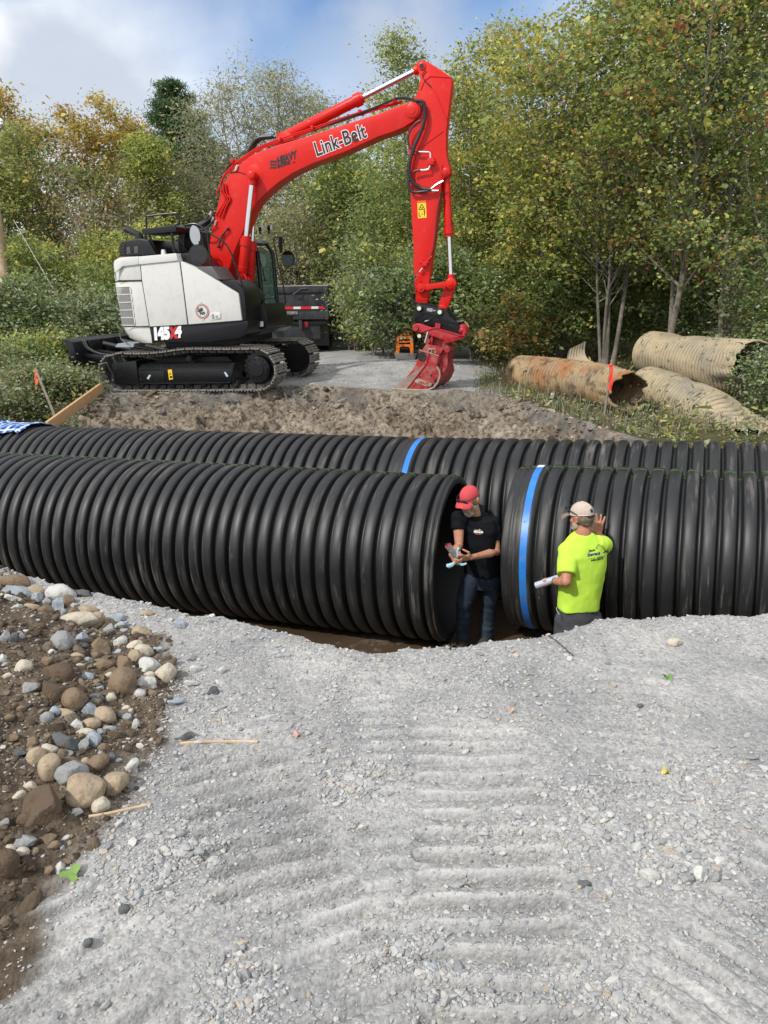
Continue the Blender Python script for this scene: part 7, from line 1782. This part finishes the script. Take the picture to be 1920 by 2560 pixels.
# ---- dump truck seen from behind
def truck():
    YT = 22.6; q = lambda x, y, dy=0: atY(*c6(x, y), YT+dy)
    tl, tr_ = q(-10, 1050), q(1520, 1050); zt = tr_[2]; xl = tr_[0]-2.45; xr = tr_[0]; zb = q(1500, 1640)[2]; g = gz(xr-1.2, YT)
    t = thing('dump_truck', 'black dump truck parked facing away behind the excavator', 'truck', (xr-1.2, YT, g))
    TB = mat('dusty_black_truck', (.022, .024, .030), .5, dirt=((.07, .068, .066), 3, .45, .8)); TG = mat('truck_grey', (.055, .056, .058), .6, dirt=((.11, .105, .09), 4, .45, .75))
    b = MB(); 
    for x in (xl, xr-.06): b.box((x+.03, YT+2.3, (zt+zb)/2), (.06, 4.5, zt-zb))
    b.box(((xl+xr)/2, YT+2.3, zb+.06), (xr-xl-.12, 4.4, .10))
    for k in range(6): b.box((xr+.02, YT+.3+k*.8, (zt+zb)/2), (.05, .08, zt-zb-.02)); b.box((xl-.02, YT+.3+k*.8, (zt+zb)/2), (.05, .08, zt-zb-.02))
    b.box((xr+.02, YT+2.3, zt-.05), (.09, 4.5, .10)); b.box((xl-.02, YT+2.3, zt-.05), (.09, 4.5, .10)); b.build('dump_body', TB, t, bev=.008)
    gt = MB(); gt.box(((xl+xr)/2, YT-.02, (zt+zb+.32)/2), (xr-xl, .05, zt-zb-.32)); gt.box(((xl+xr)/2, YT-.05, zt-.10), (xr-xl, .09, .20)); gt.box(((xl+xr)/2, YT-.05, zb+.29), (xr-xl, .09, .10)); gt.box(((xl+xr)/2, YT-.04, zb+.12), (xr-xl, .08, .24))
    for x in (xl+.05, xr-.05): gt.box((x, YT-.06, (zt+zb)/2), (.10, .08, zt-zb))
    tg = gt.build('tailgate', TB, t, bev=.008)
    r_ = MB(); r_.box(((xl+xr)/2, YT-.098, zt-.015), (xr-xl+.02, .01, .02)); r_.build('worn_edge', mat('bare_metal_edge', (.4, .39, .36), .5), tg)
    zs = q(1000, 1447)[2]; xs = [q(x, 1447)[0] for x in (300, 430, 560, 735, 930, 1055, 1240, 1360, 1450)]
    for i in range(len(xs)-1):
        s_ = MB(); s_.box(((xs[i]+xs[i+1])/2, YT-.105, zs), (xs[i+1]-xs[i]-.002, .006, .065)); s_.build('reflective_strip', mat('reflective_red', (.70, .02, .03), .3) if i % 2 == 1 else mat('reflective_white', (.7, .72, .75), .35), tg)
    s_ = MB(); a = q(765, 1535); e = q(1005, 1535); s_.box(((a[0]+e[0])/2, YT-.105, a[2]), (e[0]-a[0], .006, .085)); s_.build('worn_sticker', mat('faded_sticker', (.26, .25, .23), .6, noise=(35, (.08, .05, .05), .5, .56)), tg)
    s_ = MB(); a = q(855, 1605); s_.lathe((a[0], YT-.10, a[2]), (0, 1, 0), [(0, .02), (-.004, .05), (.01, .06)], 20); s_.build('red_marker', mat('red_lens', (.45, .01, .02), .3), tg)
    s_ = MB(); s_.tube([q(915, 1220, -.15), q(985, 1170, -.18), q(1040, 1125, -.12), q(1155, 1112, -.12)], .02, 6); s_.build('latch_handle', TG, tg)
    s_ = MB()
    for k in range(16): c = q(1480+k*2.6, 1130+k*30, -.13); s_.box(c, (.035, .02, .06))
    s_.build('chain', TG, tg)
    # headboard and tarp
    h = MB(); Yh = YT+4.6; zt2 = atY(*c6(900, 845), Yh)[2]; xh = atY(*c6(1040, 900), Yh)[0]; h.box(((xl+xh)/2, Yh, (zt2+zb)/2), (xh-xl, .08, zt2-zb)); h.prism([(xh, zt-.1), (xh+.3, zt-.1), (xh+.3, zt+.35), (xh, zt2)], Yh, Yh+.5); h.build('headboard', TG, t, bev=.01)
    tp = MB(); z_ = zt2+.11; tp.tube(spline([(xl+.2, Yh, z_), (xl+.8, Yh-.02, z_+.03), (xl+1.3, Yh, z_-.02), (xh-.5, Yh, z_+.02), (xh-.12, Yh, z_)], 5), [.13, .15, .12, .14, .15, .13, .12, .14, .16, .14, .13, .15, .15, .12, .13, .15, .14, .12, .10, .09, .07][:21], 10); tp.build('rolled_tarp', mat('dark_tarp', (.05, .05, .045), .6, bump=(6, .6, .05)), t)
    # chassis, hitch, lights, mudflaps, wheels, cab
    c = MB(); 
    for x in (-.42, .42): c.box(((xl+xr)/2+x, YT+3.4, zb-.14), (.09, 7.2, .24))
    zb2 = q(800, 1720)[2]; c.box(((xl+xr)/2, YT+.1, zb-.33), (1.9, .06, .45)); c.box(((xl+xr)/2, YT+.06, zb-.10), (2.3, .10, .07)); c.build('chassis', TB, t, bev=.006)
    for x0 in (q(1135, 1735)[0], xl+xr-q(1135, 1735)[0]):
        l_ = MB(); l_.box((x0, YT+.02, q(1135, 1735)[2]), (.30*.42, .06, .17)); l_.build('brake_light', mat('brake_lens', (.42, .03, .05), .3), t, bev=.02)
    for x0 in (xr-.42, xl+.42):
        f_ = MB(); f_.box((x0, YT+.55, (zb+g)/2+.08), (.72, .03, zb-g-.22)); f_.build('mudflap', mat('dusty_mudflap', (.055, .052, .05), .85, noise=(2, (.12, .115, .105), .4, .7)), t)
        for yy in (YT+1.2, YT+2.5, YT+6.6):
            for dx in ((-.18, .18) if yy < YT+5 else (0,)):
                w = MB(); w.lathe((x0+dx-.14, yy, g+.52), (1, 0, 0), [(0, .28), (0, .48), (.04, .52), (.24, .52), (.28, .48), (.28, .28)], 26); w.lathe((x0+dx-.12, yy, g+.52), (1, 0, 0), [(0, 0), (.05, .16), (.0, .29), (.24, .29), (.20, .1), (.24, 0)], 22); w.build('wheel', RUBB, t)
    cb = MB(); cb.box(((xl+xr)/2, YT+6.3, g+1.75), (2.3, 1.9, 1.7)); cb.box(((xl+xr)/2, YT+7.9, g+1.35), (2.0, 1.5, 1.0)); ck = cb.build('cab', TB, t, bev=.08)
    wv = MB(); wv.box(((xl+xr)/2, YT+5.34, g+2.1), (1.5, .02, .5)); wv.build('rear_window', GLASS, ck)
    a = q(285, 1858, -.02); e = q(375, 1858, -.02); pl = MB(); pl.box(((a[0]+e[0])/2-.06, YT-.03, a[2]), (.32, .01, .16)); pp = pl.build('licence_plate', mat('plate_white', (.62, .6, .52), .4), t)
    text_part('plate_lettering', '-7677', .11, lambda u, v, w: (a[0]-.14+u*.95, YT-.038-w, a[2]-.04+v), BKL, pp, bold=.003)
truck()

# ---- orange plate compactor beyond the bucket
def compactor():
    Y = float(hit(*c3(385, 1600), t0=9)[1]); q = lambda x, y, dy=0: atY(*c3(x, y), Y+dy); OR = mat('orange_paint', (.90, .20, .015), .4, coat=.2); GY = mat('grey_base', (.16, .155, .15), .6)
    b0 = q(385, 1590, .2); t = thing('plate_compactor', 'orange plate compactor standing on the gravel behind the bucket', 'compactor', b0)
    fr = MB(); zt = q(300, 1235)[2]; zb = q(300, 1500)[2]; x0 = q(240, 1400)[0]; x1 = q(515, 1400)[0]; w = x1-x0
    P = lambda u, v: (x0+w*u, zb+(zt-zb)*v)
    # face built of bars round the slots and the arch
    bars = [[(.0, 0), (.17, 0), (.22, .22), (.17, 1.0), (.10, 1.0), (.06, .8)], [(.83, 0), (1.0, 0), (.98, .85), (.93, 1.0), (.83, 1.0), (.80, .22)], [(.17, .84), (.83, .84), (.83, 1.0), (.17, 1.0)], [(.17, .64), (.83, .64), (.83, .74), (.17, .74)], [(.17, .34), (.30, .40), (.70, .40), (.82, .30), (.83, .54), (.17, .54)]]
    for b in bars: fr.prism([P(*p_) for p_ in b], Y-.02, Y+.02)
    fr.prism([P(.06, .84), P(.95, .84), P(.93, 1.02), P(.10, 1.02)], Y+.0, Y+.42); fr.tube(spline([(P(.40, 1.0)[0], Y+.1, zt), (P(.45, 1.2)[0], Y+.1, zt+.07), (P(.6, 1)[0], Y+.12, zt+.105), (P(.85, 1)[0], Y+.15, zt+.10), (P(.98, 1)[0], Y+.2, zt+.02)], 5), .018, 8)
    for u in (.08, .92): fr.tube([(P(u, 0)[0], Y+.42, zb), (P(u, 1)[0], Y+.42, zt)], .02, 7)
    fr.build('roll_cage', OR, t, bev=.006)
    e = MB(); e.box(((x0+x1)/2, Y+.22, zb+(zt-zb)*.40), (w*.62, .30, (zt-zb)*.62)); e.cyl(((x0+x1)/2-.1, Y+.05, zb+.12), ((x0+x1)/2+.12, Y+.05, zb+.12), .05, n=14); e.box((x1-.02, Y+.2, zb+.2), (.12, .3, .25)); e.build('engine', BLKM, t, bev=.02)
    s = MB(); g = gz(x0, Y)+.0; s.prism([(x0-.04, zb+.02), (x0+.02, zb-.14), (x1+.02, zb-.16), (x1+.08, zb)], Y-.06, Y+.5); s.build('base_plate', GY, t, bev=.01)
    h = MB(); 
    for u in (.95, 1.2): h.tube([(P(u, 0)[0], Y+.4, zb+.1), (P(u, 0)[0]+.18, Y+.5, zb+.35)], .014, 6)
    h.build('handle', BLKM, t)
compactor()

# ---- blue plaid cloth on the pipe
def cloth():
    nu, nv = 110, 90; V = []; C_ = []
    for j in range(nv):
        for i in range(nu):
            u, v = i/(nu-1), j/(nv-1); st = -.40+1.25*u+.06*sin(v*7)*(1-u); th = .55-1.0*v+.10*sin(u*9)
            r = .86+.022+.030*(.5+.5*fbm(u*6, v*6, 0, 3, 7))+.03*max(0, float(fbm(u*14, v*4, 0, 2, 9)))
            V.append(_P3.pt(st, th, r)); a = (int(u*46) % 4 < 2); b = (int(v*38) % 4 < 2); l1 = int(u*46) % 8 == 3; l2 = int(v*38) % 8 == 3
            C_.append((.55, .62, .70) if (l1 or l2) else (.012, .05, .22) if (a and b) else (.07, .17, .45) if (a or b) else (.30, .42, .62))
    Fc = [(j*nu+i, j*nu+i+1, (j+1)*nu+i+1, (j+1)*nu+i) for j in range(nv-1) for i in range(nu-1)]
    me = mesh_np('plaid_cloth', V, Fc, np.array(C_), smooth=True); o = link('plaid_cloth', me, mat('plaid_cotton', rough=.85, spec=.15, attr='col')); md = o.modifiers.new('t', 'SOLIDIFY'); md.thickness = .006
    tag(o, 'crumpled blue and white plaid cloth draped over the rear pipe at left', 'cloth')
cloth()

# ---- sticks, leaves
def stick(label, pts, r, m_, name='stick', cat='stick'):
    P = []
    for x, y in pts: h = hit(x, y, fine=True); P.append(h+(0, 0, r*.8))
    d = MB(); d.tube(spline(P, 4), r, 6); d.build(name, m_, origin=P[0]); tag(bpy.data.objects[d and COL.objects[-1].name], label, cat)
SPL = mat('split_wood', (.56, .43, .27), .8, noise=(20, (.40, .28, .16), .4, .7)); TWG = mat('dark_twig', (.09, .07, .055), .85)
stick('split pale stick lying across the gravel right of the stone heap', [(452, 1862), (500, 1858), (570, 1857), (645, 1858)], .0065, SPL)
stick('pale splintered stick lying below the large soil-covered boulder', [(222, 2045), (270, 2037), (320, 2026), (378, 2014)], .006, SPL)
stick('thin dark twig on the crest near the man in the lime shirt', [(1372, 1590), (1400, 1612), (1418, 1628), (1434, 1642)], .004, TWG, 'twig', 'twig')
stick('short pale stick jutting from the crest at far left', [(70, 1422), (80, 1419), (92, 1416)], .008, SPL)
_h = hit(1124, 1622, fine=True); _d = MB()
for _k in range(6): _a = .5+_k*.4; _d.tube(spline([_h, _h+np.array([.05*cos(_a), .02*sin(_a*3), .04*sin(_a)+.01]), _h+np.array([.10*cos(_a), .03*sin(_a*2), .06*sin(_a)])], 4), .004, 5)
tag(_d.build('root', SPL, origin=_h), 'pale frayed root on the crest below the red-capped man', 'root')
def leaf(px, py, size, label, m_, seed, pts=5):
    h = hit(px, py, fine=True); r = random.Random(seed); d = MB(); n = 20; V = [h+(0, 0, .012)]
    for k in range(n): a = 2*pi*k/n; rr = size*(.55+.45*abs(cos(a*pts/2)))*r.uniform(.85, 1.1); V.append(h+np.array([rr*cos(a+.4), rr*sin(a+.4), .010+.012*sin(a*2+seed)]))
    d.add(V, [(0, k+1, (k+1) % n+1) for k in range(n)]); d.tube([h+(0, 0, .01), h+np.array([size*1.1, -size*.9, .012])], .0012, 4)
    tag(d.build('leaf', m_, ang=70, origin=h), label, 'leaf')
leaf(176, 2186, .036, 'bright green lobed leaf on the gravel below the stone heap', mat('green_leaf', (.17, .30, .07), .6, noise=(40, (.24, .30, .09), .5, .8)), 1)
leaf(1668, 1696, .022, 'small green leaf on the gravel near the right edge', mat('green_leaf2', (.12, .26, .06), .5), 2)
leaf(1276, 1779, .018, 'tan dry leaf on the gravel in the middle right', mat('dry_leaf', (.45, .30, .20), .6), 3)
leaf(745, 1842, .018, 'pinkish dry leaf on the gravel below the trench bend', mat('dry_leaf2', (.50, .30, .22), .6), 4)
leaf(1665, 1935, .016, 'yellow leaf lying on the gravel at the right', mat('yellow_leaf', (.55, .45, .08), .5), 5)
# ================================================================== LOOSE STONES
def r6(x, y): return (x/2.514, 1380+y/2.514)
STN = {}
def stone_mat(c, k):
    base = {'tan': (.37, .295, .205), 'cream': (.49, .44, .35), 'brown': (.205, .15, .10), 'soil': (.115, .082, .056), 'grey': (.27, .275, .275), 'blue': (.31, .35, .39), 'dark': (.11, .115, .12), 'pale': (.50, .50, .47)}[c]
    n = (c, k % 3)
    if n not in STN:
        d = tuple(v*(.55 if c not in ('soil',) else .7) for v in base); soil = (.16, .10, .058)
        STN[n] = mat(c+'_stone', base, .85, spec=.2, noise=[(11+5*(k % 3), d, .5, .8), (5+k % 3, tuple(min(1, v*1.25) for v in base), .5, .75), (7+k % 3, soil, .60, .72), (26, tuple(v*.62 for v in base), .52, .70), (110, tuple(v*.6 for v in base), .55, .75)], bump=(55 if c != 'soil' else 90, .8 if c != 'soil' else 1.0, .006))
    return STN[n]
CW = {'tan': 'tan', 'cream': 'cream', 'brown': 'brown', 'soil': 'soil-covered', 'grey': 'grey', 'blue': 'blue-grey', 'dark': 'dark grey', 'pale': 'pale grey'}
# cx, cy, w, h (zoom pixels), rotation, colour, a(ngular)/r(ounded), label
ROCKS = [
 (310, 1630, 265, 290, 0, 'soil', 'a', 'largest boulder in the heap, dark and caked with soil'),
 (545, 1500, 215, 205, 10, 'tan', 'r', 'big round tan cobble right of the soil-caked boulder'),
 (725, 1455, 170, 130, 35, 'tan', 'r', 'tan cobble shaped like a wedge at the right foot of the heap'),
 (832, 1345, 55, 110, -35, 'pale', 'r', 'slim pale stone standing on the wedge-shaped tan cobble'),
 (636, 1595, 108, 96, 0, 'cream', 'r', 'round cream cobble at the foot of the heap'),
 (455, 1385, 190, 170, -20, 'grey', 'a', 'large grey block above the big round tan cobble'),
 (325, 1355, 130, 170, 10, 'tan', 'r', 'upright egg-shaped tan cobble left of the large grey block'),
 (618, 1330, 140, 95, 35, 'brown', 'r', 'oval brown cobble right of the large grey block'),
 (238, 1285, 105, 110, 0, 'tan', 'r', 'rounded tan cobble above left of the egg-shaped one'),
 (312, 1242, 100, 70, 0, 'cream', 'r', 'small cream cobble touching the egg-shaped one from above'),
 (780, 840, 155, 200, -5, 'brown', 'r', 'large upright brown cobble in the middle of the heap'),
 (1050, 765, 125, 130, 0, 'cream', 'r', 'cream cobble with dark cap standing alone at the right of the heap'),
 (915, 830, 140, 85, 5, 'pale', 'a', 'pale block between the upright brown cobble and the lone cream cobble'),
 (940, 720, 140, 110, -20, 'pale', 'r', 'pale rounded stone above the pale block'),
 (905, 625, 115, 80, -25, 'cream', 'r', 'cream stone at the upper right of the heap'),
 (855, 665, 75, 95, 20, 'tan', 'r', 'small upright tan stone beside the upper cream stone'),
 (905, 515, 145, 80, -8, 'tan', 'a', 'flat tan stone at the top right of the heap'),
 (765, 565, 90, 75, 10, 'pale', 'r', 'white rounded stone under the flat tan stone'),
 (848, 592, 95, 60, 25, 'cream', 'r', 'cream oval stone just left of the upper cream stone'),
 (690, 500, 85, 85, 0, 'grey', 'a', 'grey chunk left of the white rounded stone'),
 (500, 435, 240, 105, 5, 'cream', 'r', 'long cream boulder lying near the top of the heap'),
 (612, 430, 90, 90, 0, 'tan', 'r', 'tan stone touching the right end of the long cream boulder'),
 (395, 265, 180, 110, 0, 'pale', 'r', 'big pale boulder at the top of the heap'),
 (430, 320, 90, 90, 0, 'brown', 'r', 'brown stone under the big pale boulder'),
 (370, 330, 80, 110, 20, 'blue', 'a', 'blue-grey pointed stone under the big pale boulder'),
 (130, 258, 190, 75, -18, 'blue', 'a', 'long flat blue-grey slab at the top left'),
 (110, 190, 180, 85, -8, 'brown', 'r', 'brown rounded boulder at the top left of the heap'),
 (240, 255, 110, 80, -30, 'tan', 'r', 'tan stone right of the long flat slab'),
 (240, 300, 70, 80, 0, 'blue', 'a', 'blue-grey stone below the tan one near the slab'),
 (295, 315, 70, 50, 10, 'grey', 'a', 'small grey stone left of the pointed blue-grey stone'),
 (60, 285, 150, 45, -15, 'pale', 'a', 'flat pale slab at the left edge of the heap top'),
 (200, 345, 100, 40, -10, 'tan', 'r', 'thin tan stone below the tan top-left stone'),
 (295, 370, 95, 70, -25, 'brown', 'r', 'brown cobble below the small grey stone'),
 (405, 385, 40, 60, 0, 'grey', 'r', 'little upright grey pebble left of the long cream boulder'),
 (460, 385, 70, 60, 0, 'brown', 'r', 'small brown stone above the long cream boulder'),
 (560, 365, 110, 55, -10, 'tan', 'r', 'low tan stone above the right end of the long cream boulder'),
 (100, 350, 70, 40, 30, 'pale', 'a', 'small pale chip at the left below the flat slabs'),
 (760, 410, 80, 50, 10, 'blue', 'a', 'blue-grey chip on the gravel above the flat tan stone'),
 (765, 458, 85, 55, 0, 'blue', 'a', 'blue-grey chip just above the grey chunk'),
 (785, 500, 60, 50, 30, 'blue', 'a', 'blue-grey chip between grey chunk and flat tan stone'),
 (405, 570, 140, 130, -20, 'grey', 'r', 'large brownish-grey boulder half sunk left of centre'),
 (510, 550, 90, 70, 20, 'blue', 'a', 'blue-grey block right of the sunk boulder'),
 (520, 600, 80, 45, 0, 'dark', 'a', 'dark flat stone under the blue-grey block'),
 (630, 600, 150, 90, -35, 'brown', 'a', 'long brown rock leaning in the centre of the heap'),
 (742, 635, 50, 45, 0, 'blue', 'a', 'small blue-grey cube under the white rounded stone'),
 (790, 700, 130, 95, -30, 'brown', 'a', 'rough brown rock just above the upright brown cobble'),
 (660, 710, 105, 70, 10, 'brown', 'r', 'low brown stone left of the rough brown rock'),
 (490, 660, 75, 55, 0, 'tan', 'r', 'small tan stone below the dark flat stone'),
 (550, 680, 60, 55, 25, 'blue', 'a', 'blue-grey chip right of the small tan stone'),
 (500, 712, 70, 25, 0, 'cream', 'r', 'thin cream chip below the small tan stone'),
 (325, 635, 55, 45, -20, 'pale', 'a', 'pale angular chip below the sunk boulder'),
 (320, 690, 90, 75, 20, 'brown', 'a', 'brown block below the pale angular chip'),
 (155, 735, 95, 100, -15, 'cream', 'r', 'cream rounded stone alone in the brown soil'),
 (52, 778, 60, 40, 10, 'cream', 'r', 'small cream stone left of the lone one in the soil'),
 (200, 850, 120, 80, 0, 'grey', 'a', 'flat grey flake lying in the brown soil'),
 (30, 545, 60, 90, -25, 'grey', 'a', 'angular grey stone at the left edge'),
 (85, 545, 60, 90, -20, 'dark', 'a', 'dark stone beside the angular grey one at left'),
 (140, 530, 35, 60, 10, 'blue', 'a', 'slim blue-grey splinter near the left edge'),
 (20, 670, 50, 60, 30, 'pale', 'a', 'pale stone touching the left edge'),
 (390, 770, 200, 130, -10, 'soil', 'r', 'broad soil-covered boulder in the middle of the heap'),
 (345, 880, 170, 150, -25, 'soil', 'a', 'blocky brown boulder left of centre'),
 (475, 930, 155, 130, -30, 'brown', 'r', 'smooth brown boulder right of the blocky one'),
 (555, 790, 85, 55, -10, 'blue', 'a', 'blue-grey flake above the smooth brown boulder'),
 (695, 775, 60, 40, 0, 'cream', 'r', 'small cream stone left of the upright brown cobble'),
 (630, 865, 50, 50, 0, 'blue', 'a', 'small blue-grey cube right of the smooth brown boulder'),
 (615, 918, 90, 60, -15, 'dark', 'a', 'dark stone right of the smooth brown boulder'),
 (695, 915, 75, 60, 0, 'cream', 'r', 'cream stone under the left side of the upright brown cobble'),
 (688, 868, 40, 38, 0, 'cream', 'r', 'little cream pebble above the cream stone'),
 (875, 895, 80, 65, 0, 'pale', 'r', 'pale stone under the right side of the upright brown cobble'),
 (945, 772, 70, 45, -10, 'cream', 'r', 'cream stone between pale block and lone cobble'),
 (960, 895, 60, 50, 0, 'brown', 'a', 'brown stone below the pale block'),
 (570, 990, 90, 105, 15, 'blue', 'a', 'light blue-grey block in the lower middle'),
 (668, 1030, 130, 95, -40, 'tan', 'r', 'long tan cobble right of the light blue-grey block'),
 (352, 1005, 65, 70, 0, 'blue', 'r', 'round bluish stone left of the lower middle'),
 (425, 1018, 110, 60, -30, 'tan', 'a', 'tan wedge right of the round bluish stone'),
 (300, 1043, 80, 80, 0, 'grey', 'r', 'grey stone left of the round bluish one'),
 (468, 995, 60, 25, -10, 'dark', 'a', 'thin dark chip above the tan wedge'),
 (575, 1080, 110, 75, -5, 'tan', 'r', 'ochre stone under the light blue-grey block'),
 (495, 1088, 75, 75, 30, 'pale', 'a', 'pale triangular stone left of the ochre one'),
 (540, 1140, 120, 60, 5, 'cream', 'r', 'flat cream stone below the ochre one'),
 (630, 1140, 60, 55, 30, 'grey', 'a', 'grey stone right of the flat cream one'),
 (690, 1110, 95, 55, -10, 'grey', 'a', 'grey slab below the long tan cobble'),
 (415, 1190, 185, 95, -15, 'dark', 'a', 'large dark slab in the lower heap'),
 (585, 1200, 95, 125, -25, 'blue', 'a', 'big blue-grey angular block in the lower heap'),
 (530, 1230, 70, 110, -30, 'grey', 'a', 'grey shard leaning on the big blue-grey block'),
 (415, 1265, 80, 50, 10, 'grey', 'a', 'grey stone under the large dark slab'),
 (655, 1230, 85, 60, 15, 'brown', 'a', 'brown stone right of the big blue-grey block'),
 (210, 1200, 80, 75, -20, 'brown', 'a', 'rough brown stone left of the large dark slab'),
 (125, 1262, 85, 45, 0, 'dark', 'a', 'dark flat stone at the left of the lower heap'),
 (180, 1300, 50, 40, -10, 'dark', 'a', 'small dark chip under the dark flat stone'),
 (90, 1170, 60, 55, 0, 'brown', 'a', 'brown stone in the soil at lower left'),
 (190, 1470, 78, 52, -5, 'cream', 'r', 'small cream oval above left of the soil-caked boulder'),
 (120, 1540, 95, 60, 35, 'cream', 'r', 'slanting cream oval left of the soil-caked boulder'),
 (490, 1630, 75, 52, 5, 'pale', 'a', 'pale stone at the right base of the soil-caked boulder'),
 (165, 1680, 110, 80, 30, 'soil', 'r', 'muddy stone left of the base of the soil-caked boulder'),
 (28, 1705, 60, 65, 0, 'grey', 'a', 'grey stone at the left edge below the ovals'),
 (170, 1815, 145, 95, -10, 'grey', 'a', 'triangular grey rock on the gravel edge at lower left'),
 (145, 1890, 75, 70, 0, 'cream', 'r', 'cream stone below the triangular grey rock'),
 (75, 1855, 70, 30, -20, 'cream', 'r', 'thin cream stone left of the triangular grey rock'),
 (345, 1840, 80, 55, 5, 'brown', 'r', 'brown pebble on the gravel right of the triangular rock'),
 (390, 1860, 35, 30, 0, 'blue', 'a', 'little blue-grey chip beside the brown pebble'),
 (318, 1995, 65, 70, 0, 'brown', 'a', 'dark brown stone left of the green leaf'),
 (382, 1988, 60, 70, 20, 'pale', 'a', 'pale stone right above the green leaf'),
 (428, 1948, 45, 35, 20, 'brown', 'a', 'small brown chip above the green leaf'),
 (35, 1960, 160, 190, 0, 'soil', 'r', 'large soil boulder cut by the left edge'),
 (528, 2100, 45, 45, 0, 'blue', 'a', 'pale blue chip alone on the gravel below the leaf'),
 (1170, 1150, 140, 70, 25, 'grey', 'a', 'grey flake at the end of the split pale stick'),
 (1395, 745, 45, 60, -30, 'pale', 'a', 'pale chip on the gravel right of the lone cream cobble'),
 (1230, 735, 60, 50, 0, 'pale', 'a', 'pale flat chip between lone cobble and far chip'),
 (1190, 672, 85, 35, 20, 'grey', 'a', 'long grey chip on the gravel above the lone cobble'),
 (1003, 618, 50, 45, 0, 'blue', 'a', 'bright chip right of the upper cream stone'),
 (1400, 830, 90, 35, -20, 'pale', 'a', 'thin pale flake on open gravel'),
 (1340, 872, 70, 55, 20, 'dark', 'a', 'dark pebble on open gravel beside the thin flake'),
 (1110, 942, 150, 38, -5, 'blue', 'a', 'long blue-grey sliver on the gravel'),
 (1140, 458, 95, 45, -15, 'blue', 'a', 'blue-grey slab near the trench edge'),
 (925, 385, 80, 30, 0, 'tan', 'r', 'ochre stone on the crest by the pipe'),
 (520, 265, 160, 60, -15, 'dark', 'a', 'dark slab behind the big pale boulder'),
 (1140, 1770, 60, 48, 0, 'grey', 'r', 'grey round pebble on the printed gravel'),
 (260, 470, 70, 50, 0, 'soil', 'r', 'muddy pebble in the upper soil'),
 (600, 655, 60, 60, 10, 'brown', 'r', 'brown pebble beneath the long leaning brown rock'),
 (140, 985, 55, 40, 0, 'brown', 'r', 'brown pebble in the middle soil'),
 (65, 1038, 55, 45, 0, 'brown', 'r', 'rusty brown pebble near the left edge'),
 (540, 1320, 50, 50, 0, 'tan', 'r', 'small ochre pebble above the big round tan cobble'),
 (700, 1305, 55, 70, -20, 'dark', 'a', 'dark stone behind the oval brown cobble'),
 (825, 1000, 35, 40, 0, 'cream', 'r', 'cream pebble in the gap below the upright cobble'),
 (795, 985, 55, 40, 10, 'cream', 'r', 'cream chip left of the cream pebble in the gap'),
 (810, 1045, 65, 60, 0, 'grey', 'a', 'grey chip under the two cream pebbles'),
 (850, 1085, 45, 65, -20, 'pale', 'a', 'pale upright chip right of the long tan cobble'),
 (765, 1030, 80, 50, -20, 'dark', 'a', 'dark chip touching the long tan cobble'),
]
EXTRA = [  # full-frame pixels
 (1685, 1607, 34, 22, 0, 'cream', 'r', 'lone round cream stone near the crest at the right'),
 (1622, 2186, 44, 34, 0, 'pale', 'a', 'left one of two whitish rocks at lower right'),
 (1745, 2180, 42, 44, 10, 'pale', 'a', 'taller right one of two whitish rocks at lower right'),
 (1788, 2196, 24, 30, 0, 'grey', 'a', 'grey rock touching the taller whitish rock'),
 (1716, 2198, 30, 24, 0, 'grey', 'a', 'grey chip between the two whitish rocks'),
 (1650, 2208, 20, 18, 0, 'pale', 'a', 'small pale chip right of the left whitish rock'),
 (1600, 1765, 16, 12, 0, 'dark', 'r', 'lone dark pebble in the upper right gravel'),
 (1462, 2212, 30, 22, 20, 'dark', 'a', 'dark rock at the end of the crawler prints'),
 (1080, 2418, 30, 24, -30, 'blue', 'a', 'bluish rock in the lower centre gravel pocket'),
 (1062, 2440, 26, 22, 10, 'grey', 'a', 'grey rock left of the bluish one in the pocket'),
 (1125, 2523, 30, 14, 0, 'pale', 'a', 'pale flat stone near the bottom centre'),
 (312, 2272, 26, 22, 0, 'dark', 'r', 'dark lump of soil on the gravel at lower left'),
 (222, 2355, 22, 20, 0, 'dark', 'r', 'second dark soil lump below the first at lower left'),
 (480, 1708, 36, 14, -10, 'pale', 'a', 'flat pale stone on the gravel left of centre'),
 (700, 1640, 22, 14, 0, 'blue', 'a', 'pale stone near the trench edge above the prints'),
 (905, 2068, 22, 14, 0, 'pale', 'a', 'white chip in the middle of the gravel'),
]
def put_rock(px, py, w, h, rot, c, kind, label, k):
    P = hit(px, py+h*.12); dep = float((P-CAM)@FW); a = w/2/F*dep*1.14; b = h/2/F*dep*1.14; dd = (a+b)*.5*(1.0 if kind == 'r' else .85)
    V = rock_shape(ICO3[0], 500+k, kind == 'a'); n_ = V.copy(); ro = radians(rot)
    ax = RT*cos(ro)+UP*sin(ro); ay = -RT*sin(ro)+UP*cos(ro)
    # lean the stone's own frame back so it rests on the ground
    W_ = V[:, 0:1]*a*ax+V[:, 2:3]*b*ay+V[:, 1:2]*dd*FW
    me = mesh_np('stone', W_, ICO3[1], smooth=True)
    c0 = P+np.array([0, 0, b*.30])-FW*dd*.15
    nm = 'boulder' if max(w, h)/F*dep > .11 else 'cobble' if max(w, h)/F*dep > .05 else 'pebble'
    o = link(nm, me, stone_mat(c, k)); o.location = c0; tag(o, label, 'stone', 'stones in and around the soil heap')
for k, (x, y, w, h, ro, c, kd, lb) in enumerate(ROCKS):
    fx, fy = r6(x, y); put_rock(fx, fy, w/2.514, h/2.514, ro, c, kd, lb, k)
for k, (x, y, w, h, ro, c, kd, lb) in enumerate(EXTRA): put_rock(x, y, w, h, ro, c, kd, lb, 300+k)
